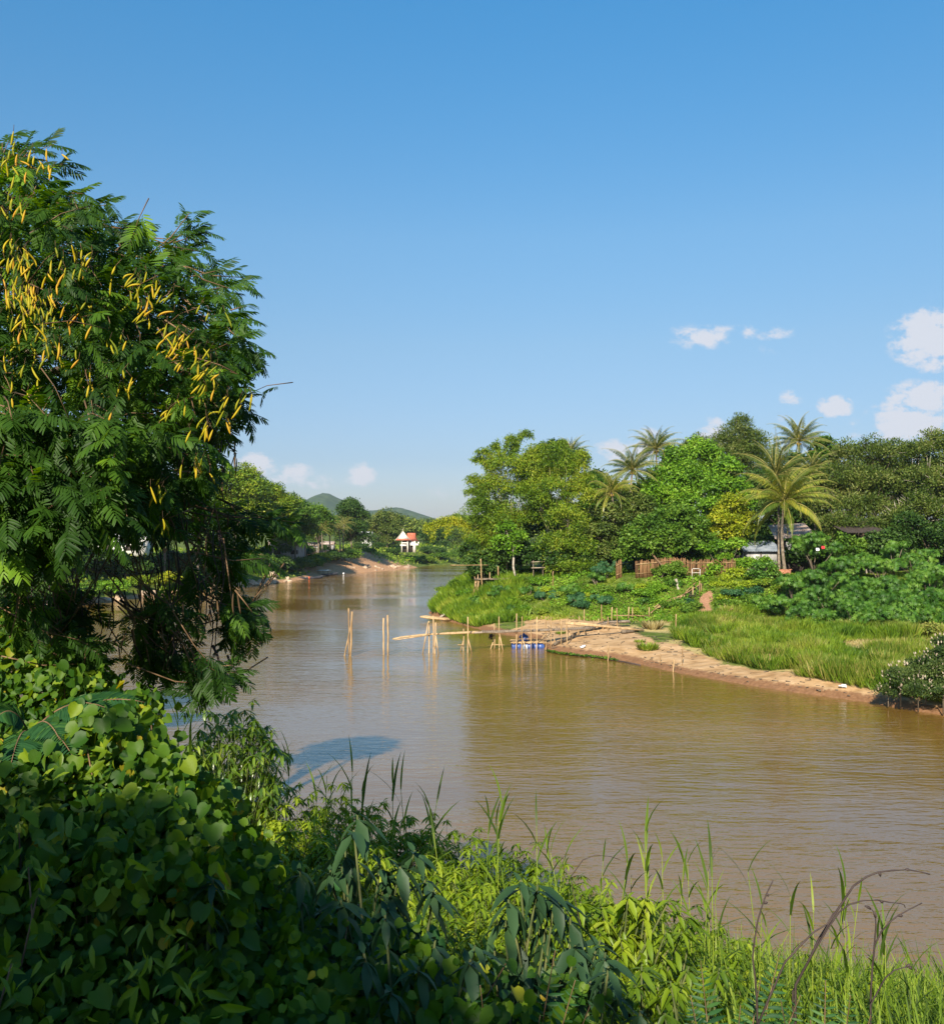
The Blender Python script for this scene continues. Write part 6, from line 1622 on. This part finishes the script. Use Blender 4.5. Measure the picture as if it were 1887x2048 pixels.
    stems.build('pod_stalks', M['dead_pod'], root)['kind'] = 'stuff'
pod_tree()

# ------------------------------------------------------------------ heart leaved creeper and herbs, bottom left
TH = T_heart(.22); TH2 = T_heart(.26, -.2); TL = T_lance(); 
def creeper(name, label, polys, n, size, mat, seed, Yf, ground=.0, cat='creeper', T=None, stemn=30):
    """mounds of big leaves; polys: outline in the photograph, Yf(px, py) distance"""
    rng = np.random.default_rng(seed); poly = np.array(polys, float)
    lo, hi = poly.min(0), poly.max(0)
    x = rng.uniform(lo[0], hi[0], n * 4); y = rng.uniform(lo[1], hi[1], n * 4)
    k = sdist(poly, x, y) > 0; x, y = x[k][:n], y[k][:n]; m = len(x)
    Y = Yf(x, y) + rng.random(m) ** 1.5 * .9
    C = np.stack([(x - CX) / F * Y, Y, CAMZ - (y - HY) / F * Y], -1)
    C += rng.normal(size=(m, 3)) * [.05, .12, .07]
    C[:, 2] = np.maximum(C[:, 2], height(C[:, 0], C[:, 1]) + .05)
    lump = vnoise(C[:, 0] + C[:, 1] * .3, C[:, 2] * 1.3, .38, seed) 
    C[:, 1] -= lump * .36
    N = norm(np.array([0, -.55, .8]) + rng.normal(size=(m, 3)) * .45 + np.stack([lump * .4, np.zeros(m), np.zeros(m)], -1))
    D = norm(np.stack([rng.normal(size=m) * .8, -.3 + rng.normal(size=m) * .3, -.65 + rng.normal(size=m) * .3], -1))
    k2 = rng.random(m) < .55; sz = size * (.5 + .95 * rng.random(m) ** 1.4)
    V, Fx, r = merge([leaves(C[q], D[q], N[q], sz[q], T or t_, rng) for q, t_ in ((k2, TH), (~k2, TH2))])
    b = C[np.argmin(C[:, 2])].copy(); b[2] = hz(b[0], b[1])
    root = empty(name, b, label, cat)
    npmesh('foliage', V, Fx, M[mat], root, r)
    tb = Tubes()
    for i in range(stemn):
        e = C[rng.integers(m)]; s = np.array([e[0] + rng.normal() * .3, e[1] + .3, hz(e[0], e[1] + .3)])
        tb.tube([s, (s + e) / 2 + rng.normal(size=3) * .1, e], [.008, .007, .004], 4, .5)
    tb.build('stems', M['twig'], root)
    return root
creeper('heart_leaf_creeper', 'mound of big heart shaped leaves in the lower left corner', [(-60, 1480), (120, 1440), (260, 1420), (340, 1500), (420, 1640), (470, 1800), (470, 2120), (-60, 2120)], 9500, .064, 'n_heart', 31, lambda x, y: np.interp(y, [1420, 1700, 2100], [5.6, 4.7, 4.1]))
creeper('heart_leaf_creeper', 'thinner sprays of heart shaped leaves trailing right, towards the dark shrubs', [(340, 1560), (420, 1600), (480, 1680), (540, 1800), (640, 1950), (660, 2120), (440, 2120), (430, 1800)], 2200, .062, 'n_heart', 32, lambda x, y: np.interp(y, [1560, 2100], [5.6, 4.3]))
creeper('climbing_creeper', 'sunlit tangle of small heart leaves at the left edge above the shaded mound', [(-60, 1240), (30, 1250), (80, 1300), (150, 1330), (220, 1340), (200, 1380), (300, 1400), (320, 1450), (200, 1470), (-60, 1500)], 2200, .06, 'n_heart', 33, lambda x, y: 6.6 + (1500 - y) / 300)
creeper('toothed_leaf_herb', 'patch of smaller bright leaves along the bottom centre', [(460, 1900), (620, 1880), (860, 1900), (1000, 1960), (1180, 1990), (1200, 2120), (440, 2120)], 1300, .06, 'n_heart', 34, lambda x, y: np.interp(y, [1880, 2100], [5.0, 4.1]))
creeper('toothed_leaf_herb', 'shaded small leaved herbs between the creeper and the dark shrubs', [(380, 1560), (480, 1640), (560, 1760), (700, 1850), (860, 1880), (860, 1960), (500, 1900)], 800, .075, 'n_fern', 35, lambda x, y: np.interp(y, [1560, 1960], [7.2, 5.2]))

creeper('lance_leaf_herb', 'narrow leaved weeds poking through the heart leaves at lower left', [(-60, 1500), (200, 1460), (340, 1560), (440, 1760), (430, 2120), (-60, 2120)], 900, .10, 'n_lance', 36, lambda x, y: np.interp(y, [1460, 1700, 2100], [5.3, 4.5, 3.95]), T=TL)
# fern like fronds
def fern(name, label, base, tips, seed, n=26, w=.16):
    rng = np.random.default_rng(seed); root = empty(name, base, label, 'fern'); parts = []; tb = Tubes()
    for t_ in tips:
        t_ = np.asarray(t_, float); m = (base + t_) / 2 + [0, 0, .18]
        s = np.linspace(0, 1, 14)[:, None]; q = (1 - s) ** 2 * base + 2 * s * (1 - s) * m + s * s * t_
        tb.tube(q, np.linspace(.008, .002, 14), 4, .5)
        u = np.linspace(.18, 1, n); c = np.stack([np.interp(u, s[:, 0], q[:, k]) for k in range(3)], -1)
        tg = norm(np.gradient(c, axis=0)); sd = norm(np.cross(tg, [0, -.5, 1.0]))
        ll = w * np.sin(np.clip(u * .9 + .12, 0, 1) * math.pi) + .02
        for sg in (-1, 1):
            parts.append(leaves(c, sd * sg + tg * .45 + [0, 0, -.15], np.cross(tg, sd) * -1 + rng.normal(size=(n, 3)) * .1, ll, T_lance(.20, .03, .12), rng))
    V, Fx, r = merge(parts); npmesh('fronds', V, Fx, M['n_fern'], root, r); tb.build('stalks', M['twig'], root)
def gnd(px, Y): x = (px - CX) / F * Y; return np.array([x, Y, hz(x, Y)])
fern('fern', 'dark fern fronds spreading above the heart leaves at the left', P(60, 1470, 5.8), [P(210, 1415, 5.6), P(120, 1480, 5.4), P(-10, 1440, 5.6), P(150, 1520, 5.3), P(290, 1405, 5.9), P(20, 1540, 5.2)], 1)
fern('fern', 'bluish fern in the bottom centre foreground', gnd(1010, 4.5), [P(1110, 1900, 4.6), P(1150, 1960, 4.5), P(960, 1970, 4.3), P(1080, 2030, 4.2), P(1180, 2010, 4.4), P(900, 2030, 4.2)], 2)
fern('fern', 'fern in half shade right of the bright lance leaved shrub', gnd(1450, 5.4), [P(1400, 1920, 6.0), P(1520, 1960, 5.8), P(1560, 1900, 6.0), P(1480, 2010, 5.2), P(1380, 1990, 5.4), P(1600, 1990, 5.6)], 3)
fern('fern', 'fern fronds in the lower right corner', gnd(1640, 5.0), [P(1560, 2000, 5.0), P(1700, 1990, 5.2), P(1740, 2030, 4.9), P(1620, 2040, 4.7), P(1650, 1960, 5.4)], 4)

# ------------------------------------------------------------------ leafy shrubs of the near bank
def leafy_shrub(name, label, base, tops, leaf, width, mat, seed, whorl=8, along=10, droop=-.75, group=None, stem_r=.014, cat='shrub', stemmat='n_stem'):
    "stems from base to each top, a drooping rosette at the tip and leaves along the stem"
    rng = np.random.default_rng(seed); base = np.asarray(base, float); root = empty(name, base, label, cat, group)
    C, D, N, S, RN = [], [], [], [], []; tb = Tubes(); Tm = T_lance(width, .05, .30)
    for t_ in tops:
        t_ = np.asarray(t_, float); b = base + rng.normal(size=3) * [.12, .12, 0]
        m = b * .45 + t_ * .55 + rng.normal(size=3) * .06; tone = rng.random()
        tb.tube([b - [0, 0, .1], m, t_], [stem_r, stem_r * .8, stem_r * .45], 5, .5)
        ax = norm(t_ - m)
        for k in range(whorl):
            az = k * 2.4 + rng.random() * .5; h = np.array([math.cos(az), math.sin(az), 0])
            dd = norm(h * .85 + ax * .25 + np.array([0, 0, droop * rng.uniform(.4, 1.3)]) * (1 if k < whorl - 2 else -.5))
            C.append(t_ - ax * rng.random() * leaf * .25); D.append(dd); N.append(norm(h * .5 + np.array([0, 0, 1.0]) + rng.normal(size=3) * .15)); S.append(leaf * rng.uniform(.6, 1.15) * (1 if k < whorl - 2 else .5)); RN.append(np.clip(tone * .5 + rng.random() * .5, 0, 1))
        for k in range(along):
            u = 1 - (k + 1) / (along + 2) * .85; c = b * (1 - u) + t_ * u + (m - (b + t_) / 2) * math.sin(u * math.pi)
            az = k * 2.4; h = np.array([math.cos(az), math.sin(az), 0])
            C.append(c); D.append(norm(h * .8 + np.array([0, 0, droop * rng.uniform(.5, 1.2)]))); N.append(norm(h * .5 + np.array([0, 0, 1.0]) + rng.normal(size=3) * .2)); S.append(leaf * rng.uniform(.7, 1.15)); RN.append(np.clip(tone * .5 + rng.random() * .5, 0, 1))
    V, Fx, r = leaves(np.array(C), np.array(D), np.array(N), np.array(S), Tm, rng, np.array(RN))
    npmesh('foliage', V, Fx, M[mat], root, r); tb.build('stems', M[stemmat], root)
    return root
def topsfrom(pxs, Y, rng, jit=.12):
    out = [P(a, b, Y + rng.normal() * jit + (c[0] if c else 0)) for a, b, *c in pxs]
    return out + [P(a + rng.normal() * 28, b + 15 + abs(rng.normal()) * 40, Y + rng.normal() * .25) for a, b, *c in pxs]
rg = np.random.default_rng(404)
leafy_shrub('dark_leaved_shrub', 'tallest dark shrub with big serrated leaves rising from the bottom centre', gnd(735, 5.8),
    topsfrom([(715, 1625), (690, 1700), (760, 1730), (830, 1700), (660, 1740), (780, 1790), (700, 1800), (850, 1760), (740, 1860), (640, 1820), (820, 1850)], 5.7, rg), .215, .33, 'n_dark', 1, 8, 7, -.95)
leafy_shrub('dark_leaved_shrub', 'dark shrub with long drooping leaves right of the tallest one', gnd(1090, 5.9),
    topsfrom([(1075, 1770), (1040, 1760), (1110, 1790), (1140, 1830), (1010, 1840), (1080, 1850), (1050, 1920), (1150, 1890), (990, 1900), (1200, 1880), (1120, 1960)], 5.8, rg), .225, .32, 'n_dark', 2, 8, 7, -1.0)
leafy_shrub('dark_leaved_shrub', 'low dark shrub left of the tallest one, with spread leaves', gnd(590, 5.2),
    topsfrom([(600, 1740), (550, 1790), (640, 1850), (520, 1860), (600, 1900), (560, 1960), (660, 1960), (470, 1920)], 5.2, rg), .17, .32, 'n_dark', 3, 8, 7, -.9)
leafy_shrub('dark_leaved_shrub', 'shaded shrub with hanging leaves low in the bottom centre', gnd(830, 4.7),
    topsfrom([(770, 1830), (870, 1880), (800, 1940), (900, 1960), (720, 1950), (950, 1890), (860, 2010), (760, 2020), (950, 2010)], 4.8, rg), .18, .32, 'n_dark', 4, 8, 6, -1.0)
leafy_shrub('dark_leaved_shrub', 'dark shrub with a single branch of hanging leaves before the bright shrub', gnd(1180, 5.0),
    topsfrom([(1210, 1905), (1180, 1960), (1240, 1990), (1100, 1990), (1150, 2040), (1280, 2020)], 5.0, rg), .17, .3, 'n_dark', 5, 8, 5, -1.1)
leafy_shrub('dark_leaved_shrub', 'bluish shaded leaves in the gap right of the heart leaf mound', gnd(450, 5.0),
    topsfrom([(430, 1740), (400, 1790), (470, 1800), (440, 1860), (500, 1830)], 5.0, rg), .15, .32, 'n_dark', 6, 8, 6, -.8)
# mango like shrub
tp = []
for (a, b, rr) in [(440, 1450, 42), (505, 1455, 42), (535, 1495, 38), (470, 1510, 60), (420, 1540, 50), (505, 1560, 55), (440, 1600, 60), (390, 1500, 34), (540, 1570, 34), (400, 1620, 50), (490, 1630, 60)]:
    for k in range(24): tp.append((a + rg.normal() * rr * .5, b + rg.normal() * rr * .45, rg.normal() * .55))
leafy_shrub('glossy_shrub', 'rounded shrub with glossy drooping leaves standing against the river, left', gnd(470, 15.5), [P(a, b, 15.2 + c) for a, b, c in tp], .20, .26, 'n_mango', 7, 9, 9, -.8, stem_r=.007)
# band of bright lance leaved shrubs along the sunlit bank
prof = np.array([(470, 1610), (560, 1575), (640, 1560), (720, 1580), (860, 1620), (1000, 1665), (1100, 1712), (1200, 1752), (1300, 1785), (1400, 1835), (1500, 1850), (1620, 1880), (1760, 1930), (1900, 2030)], float)
GB = 'lance leaved shrubs on the sunlit near bank'
i = 0
rows = [(14.5, 0, .15, 42), (13.0, 26, .15, 40), (11.6, 62, .15, 40), (10.2, 100, .145, 44), (8.9, 150, .14, 48), (7.9, 205, .14, 56), (7.0, 270, .13, 60)]
names = ['farthest row', 'second row from the water', 'third row from the water', 'middle row', 'third row from the viewer', 'second row from the viewer', 'nearest row']
cov_note = None
for ri, (Y0, drop, lf, step) in enumerate(rows):
    for px in np.arange(500 + 20 * (ri % 2), 1900, step * 1.12):
        px = px + rg.normal() * 10; py = np.interp(px, prof[:, 0], prof[:, 1]) + drop + rg.normal() * 9
        Yr = Y0 * np.interp(px, [480, 900, 1300, 1900], [1.15, 1.0, .92, .74])
        if px > 1480 and rg.random() < .45 and ri < 6: continue
        if py > 2080: continue
        c = P(px, py, Yr); b = np.array([c[0], c[1] + .15, hz(c[0], c[1] + .15)])
        hgt = c[2] - b[2]
        if hgt < .35: c[2] = b[2] + .45; hgt = .45
        rx = step / F * Yr * 1.45; rz = min(hgt * .55, 1.0)
        nt = 42 if ri < 5 else 32
        e = rdir(nt, rg); e[:, 2] = np.where(e[:, 2] < -.1, -e[:, 2] * .7 - .0, e[:, 2]); e[:, 1] = np.where((e[:, 1] > .3) & (rg.random(nt) < .6), -e[:, 1], e[:, 1])
        cc = c - [0, 0, rz]
        tops = [cc + v * [rx, rx * .8, rz] * rg.uniform(.72, 1.05) - [0, 0, (.0 if v[2] > .3 else rz * .6 * rg.random())] for v in e]
        side_ = 'left end of the bank' if px < 700 else 'left of centre' if px < 950 else 'centre of the bank' if px < 1200 else 'right of centre' if px < 1480 else 'shaded right end of the bank'
        leafy_shrub('near_bank_shrub', 'bright drooping lance leaved shrub, %s, %s' % (names[ri], side_),
                    b, tops, lf * rg.uniform(.85, 1.15), .27, 'n_lance', 1000 + i, 9, 4, -.7, group=GB, stem_r=.005)
        i += 1
tp = [(1240 + rg.normal() * 62, 1790 + rg.random() * 150, rg.normal() * .25) for _ in range(80)]
leafy_shrub('bright_lance_shrub', 'brightest sunlit shrub with large drooping lance leaves right of the dark shrubs', gnd(1240, 9), [P(a, b, 8.6 + c) for a, b, c in tp], .19, .27, 'n_lance', 77, 9, 8, -.8)
tp = [(1330 + rg.normal() * 45, 1930 + abs(rg.normal()) * 40, rg.normal() * .15) for _ in range(18)]
leafy_shrub('bright_lance_shrub', 'smaller sunlit lance leaved shrub below the brightest one', gnd(1330, 6.8), [P(a, b, 6.6 + c) for a, b, c in tp], .16, .27, 'n_lance', 78, 9, 6, -.8)

# grass of the near bank
def near_grass(name, label, n, size, mat, rng, box, width=.05, wfn=None, lean=.45, kind='stuff'):
    x = rng.uniform(box[0], box[1], n); y = rng.uniform(box[2], box[3], n); z, dn_, *_ = height(x, y, True)
    k = dn_ > .3
    if wfn is not None: k &= wfn(x, y, dn_)
    x, y, z = x[k], y[k], z[k]; m = len(x); a = rng.random(m) * 6.283; ln = lean * rng.random(m)
    D = np.stack([np.cos(a) * ln, np.sin(a) * ln, np.ones(m)], -1)
    N = np.stack([np.cos(a), np.sin(a), ln * -.3], -1)
    V, Fx, r = leaves(np.stack([x, y, z - .03], -1), D, N, size * rng.uniform(.5, 1.25, m), T_blade(width), rng)
    o = npmesh(name, V, Fx, M[mat], None, r); tag(o, label, 'grass', None, kind); return o
def T_blade(w):
    ys = [0, .35, .7, 1]; ws = [w * .7, w, w * .7, 0]; v = []; f = []
    for y, q in zip(ys, ws): v += [[-q / 2, y, .35 * y * y], [q / 2, y, .35 * y * y]]
    for k in range(3): a = 2 * k; f.append([a, a + 1, a + 3, a + 2])
    return np.array(v), np.array(f)
def band(x, y, d):
    px = x / y * F + CX
    return (px > 380) & (y > 6)
near_grass('near_grass', 'tall sunlit grass growing through the shrubs of the near bank', 26000, .72, 'n_reed', rg, (-9, 13, 6, 24), .022, band)
near_grass('undergrowth_grass', 'short grass covering the slope at the viewer\'s feet', 20000, .45, 'n_reed', rg, (-8, 8, 2.5, 9), .03)
near_grass('corner_grass', 'dense shaded grass in the lower right corner of the near bank', 9000, 1.0, 'n_reed', rg, (1.5, 9, 5.5, 12), .02, lambda x, y, d: (x / y * F + CX > 1430), .6)
def leftmass(x, y, d):
    px = x / y * F + CX
    return (px < 560)
near_grass('bank_edge_grass', 'grass at the water\'s edge of the near bank, left part', 14000, 1.1, 'n_reed', rg, (-34, -2, 12, 44), .035, leftmass)
# reeds: individual stalks with long leaves, rising above the shrubs
def reed_mesh(seed, h, dark=False):
    rng = np.random.default_rng(seed); C, D, N, S = [], [], [], []; st = Tubes()
    lean = rng.normal(size=2) * .06 * h
    tip = np.array([lean[0], lean[1], h]); st.tube([[0, 0, -.2], tip * .5 + [lean[0] * -.2, 0, 0], tip], [.009, .007, .003], 5, .9)
    for k in range(8):
        u = .30 + .70 * k / 7; az = (k % 2) * math.pi + rng.normal() * .5 + seed
        C.append(tip * u); D.append([math.cos(az) * (.15 + 1.3 * (1.1 - u)), math.sin(az) * (.15 + 1.3 * (1.1 - u)), .9]); N.append([-math.cos(az), -math.sin(az), .6 * (1.3 - u)]); S.append(h * rng.uniform(.20, .32) if u < .95 else h * .22)
    V, Fx, r = leaves(np.array(C), np.array(D), np.array(N), np.array(S), T_blade2(.06), rng)
    return V, Fx, r, st
def T_blade2(w):
    ys = [0, .25, .5, .75, 1]; ws = [w * .6, w, w * .85, w * .5, 0]; v = []; f = []
    for y, q in zip(ys, ws): v += [[-q / 2, y, -.38 * y ** 2.2], [q / 2, y, -.38 * y ** 2.2]]
    for k in range(4): a = 2 * k; f.append([a, a + 1, a + 3, a + 2])
    return np.array(v), np.array(f)
protos = []
for s in range(6):
    V, Fx, r, st = reed_mesh(50 + s, 1.7)
    root = empty('reed', (0, 0, 0), 'tall reed', 'reed', 'tall reeds above the near bank shrubs')
    npmesh('leaves', V, Fx, M['n_reed'], root, r); st.build('stalk', M['reedstalk'] if 'reedstalk' in M else M['n_reed'], root); protos.append(root)
rt = [(700, 1545, 13), (725, 1560, 13), (640, 1560, 14), (600, 1570, 15), (675, 1580, 13), (780, 1580, 13), (830, 1565, 13), (815, 1600, 12.5), (870, 1620, 12.5), (975, 1605, 12), (990, 1625, 12), (960, 1650, 12), (1030, 1655, 12), (1080, 1660, 11.5), (1090, 1690, 11.5), (1120, 1700, 11.5), (1155, 1700, 11), (1215, 1690, 11), (1185, 1730, 11), (1290, 1665, 10.5), (1300, 1700, 10.5), (1330, 1720, 10.5), (1345, 1740, 10), (1385, 1745, 10), (1425, 1715, 10), (1420, 1740, 10), (1400, 1790, 9.8), (1460, 1800, 9.6), (1515, 1800, 9.2), (1540, 1750, 9.2), (1580, 1800, 9), (1640, 1780, 8.8), (1660, 1800, 8.8), (1620, 1830, 8.6), (1700, 1850, 8.6), (1755, 1830, 8.4), (1770, 1850, 8.4), (1800, 1880, 8.2), (1810, 1930, 8.2), (1850, 1920, 8), (1880, 1960, 7.8), (1870, 2000, 7.6), (1720, 1900, 8.2), (1680, 1870, 8.4), (1560, 1850, 9), (560, 1560, 16), (545, 1590, 15), (745, 1600, 12.5), (905, 1660, 12), (1250, 1740, 10.6), (345, 1440, 9.5), (360, 1450, 9.5), (395, 1455, 11), (330, 1470, 9), (560, 1520, 17), (575, 1535, 17)]
for i, (px, py, Y) in enumerate(rt):
    Y = Y * (1 + rg.normal() * .03); t_ = P(px, py, Y); gz = hz(t_[0], Y); h = max(t_[2] - gz, .5)
    o = protos[i] if i < 6 else copy_tree(protos[i % 6])
    hh = min(h, 2.4); o.location = (t_[0], Y, max(gz, t_[2] - hh)); o.scale = (hh / 1.7 * .9,) * 2 + (hh / 1.7,); o.rotation_euler = (rg.normal() * .05, rg.normal() * .08, rg.random() * 6.28)
    if h > 2.4: o.location = (t_[0], Y, gz); o.scale = (1.2, 1.2, h / 1.7)
    w = 'beside the glossy rounded shrub' if px < 580 else 'left part of the bank' if px < 900 else 'centre of the bank' if px < 1180 else 'behind the brightest lance leaved shrub' if px < 1480 else 'shaded right end of the bank'
    o['label'] = 'tall green reed rising above the shrubs, %s' % w

# dead arching stems at the lower right
def dry(label, seq, Y, r, buds=()):
    root = empty('dry_stem', gnd(seq[0][0], Y), label, 'dead stem', 'arching dead stems at the lower right')
    pts = [gnd(seq[0][0], Y) - [0, 0, .05]] + [P(a, b, Y) for a, b in seq]
    t = Tubes(); t.tube(pts, np.linspace(r * .62, r * .28, len(pts)), 6, .5)
    t.build('stem', M['darktwig'], root, smooth=True)
    for (a, b, c, d) in buds:
        t = Tubes(); t.tube([P(a, b, Y), P((a + c) / 2 + 1, (b + d) / 2, Y), P(c, d, Y)], [.006, .009, .002], 5, .5); t.build('bud', M['darktwig'], root)
def z4b(x, y): return 1400 + .2635 * x, 1640 + .2635 * y
S_ = lambda *q: [z4b(*a) for a in q]
dry('longest black stem arching far over the water', S_((720, 1250), (820, 1070), (900, 900), (1000, 740), (1080, 620), (1160, 500), (1260, 430), (1350, 395), (1460, 382), (1570, 378), (1660, 392), (1740, 412)), 5.6, .012, [z4b(1350, 395) + z4b(1365, 430), z4b(1580, 378) + z4b(1550, 374)])
dry('second arching black stem hooking down at its tip, below the longest', S_((700, 1300), (860, 1000), (960, 830), (1050, 700), (1130, 640), (1230, 612), (1340, 608), (1440, 626), (1520, 634), (1545, 645), (1552, 665)), 5.65, .009, [z4b(1360, 610) + z4b(1385, 632)])
dry('black stem leaning right with a pointed tip', S_((1290, 1320), (1305, 1100), (1320, 950), (1370, 850), (1440, 770), (1500, 725), (1580, 680), (1680, 630)), 5.5, .010, [z4b(1500, 725) + z4b(1535, 728)])
dry('short black stem ending in a curled bud', S_((1290, 1350), (1300, 1150), (1318, 950), (1330, 800), (1325, 720), (1300, 680), (1245, 655)), 5.45, .009, [z4b(1328, 740) + z4b(1312, 690), z4b(1290, 675) + z4b(1245, 650)])
dry('thin black stem standing left of the arching ones', S_((430, 1400), (415, 1200), (395, 1050), (410, 900), (435, 760), (465, 660), (500, 560), (545, 470), (550, 452)), 5.5, .010, [z4b(500, 560) + z4b(515, 580), z4b(480, 630) + z4b(510, 625)])
dry('brown stem crossing low at the foot of the arching ones', S_((440, 1540), (530, 1330), (640, 1080), (760, 950), (860, 850), (960, 790), (1010, 700)), 5.3, .011)
dry('dark twig with a frayed end low at the right', S_((1290, 1400), (1400, 1200), (1470, 1140), (1560, 1115), (1610, 1108)), 5.4, .008, [z4b(1560, 1115) + z4b(1590, 1090), z4b(1580, 1112) + z4b(1600, 1135)])
dry('thin dark twig arching over the centre reeds', [(1160, 1850), (1140, 1755), (1165, 1720), (1190, 1710), (1220, 1713), (1240, 1720)], 6.5, .006)

# ------------------------------------------------------------------ unseen trees added behind and beside the viewer to shade foreground and water
def added_shade_tree(label, c, Rr, leaf, seed):
    c = np.asarray(c, float)
    b = np.array([c[0], c[1], hz(c[0], c[1])])
    return tree('added_shade_tree', label, 'tree', [(c, Rr), (c + [Rr * .7, 0, -Rr * .1], Rr * .8), (c + [-Rr * .7, .3, -Rr * .1], Rr * .8), (c + [0, .5, -Rr * .9], Rr)], b, leaf, M['f_dark'], seed=seed, cov=1.25, trunk=.3)
for i, (x, z) in enumerate([(-14.5, 14.6), (-11.4, 14.6), (-8.6, 14.9), (-6.0, 14.4), (-3.7, 13.5), (-.6, 12.3), (3.3, 13.1), (6.2, 13.7), (9.2, 13.9)]):
    added_shade_tree('unseen tree added behind the viewer to shade the foreground, number %s from the left' % ['one', 'two', 'three', 'four', 'five', 'six', 'seven', 'eight', 'nine'][i], (x, -7.5, z), 2.2, .30, 800 + i)
for i, (x, y, z, r_) in enumerate([(-27, 30, 18.3, 1.9), (-31.5, 33, 17.6, 1.8), (-23.5, 25.5, 17.6, 1.2), (-12.2, 19.5, 17.0, 1.3)]):  # unseen crowns added to throw shadow patches on the river
    added_shade_tree('unseen slender tree added outside the left border to shade the water, number %s' % ['one', 'two', 'three', 'four'][i], (x, y, z), r_, .35, 820 + i)

# ------------------------------------------------------------------ air
def haze():
    x0, x1, y0, y1, z0, z1 = -3450, 3450, -395, 6990, -6.5, 175
    V = [(x0, y0, z0), (x1, y0, z0), (x1, y1, z0), (x0, y1, z0), (x0, y0, z1), (x1, y0, z1), (x1, y1, z1), (x0, y1, z1)]
    Fq = [[0, 3, 2, 1], [4, 5, 6, 7], [0, 1, 5, 4], [1, 2, 6, 5], [2, 3, 7, 6], [3, 0, 4, 7]]
    m, nt, out = mat_base('haze')
    v = nt.nodes.new('ShaderNodeVolumePrincipled'); v.inputs['Color'].default_value = (.72, .85, 1.0, 1); v.inputs['Density'].default_value = 8e-5; v.inputs['Anisotropy'].default_value = .2
    nt.links.new(v.outputs[0], out.inputs['Volume'])
    o = npmesh('haze', V, np.array(Fq), m); tag(o, kind='stuff'); o['label'] = 'thin bluish haze in the air over the river valley'; o['category'] = 'haze'
haze()
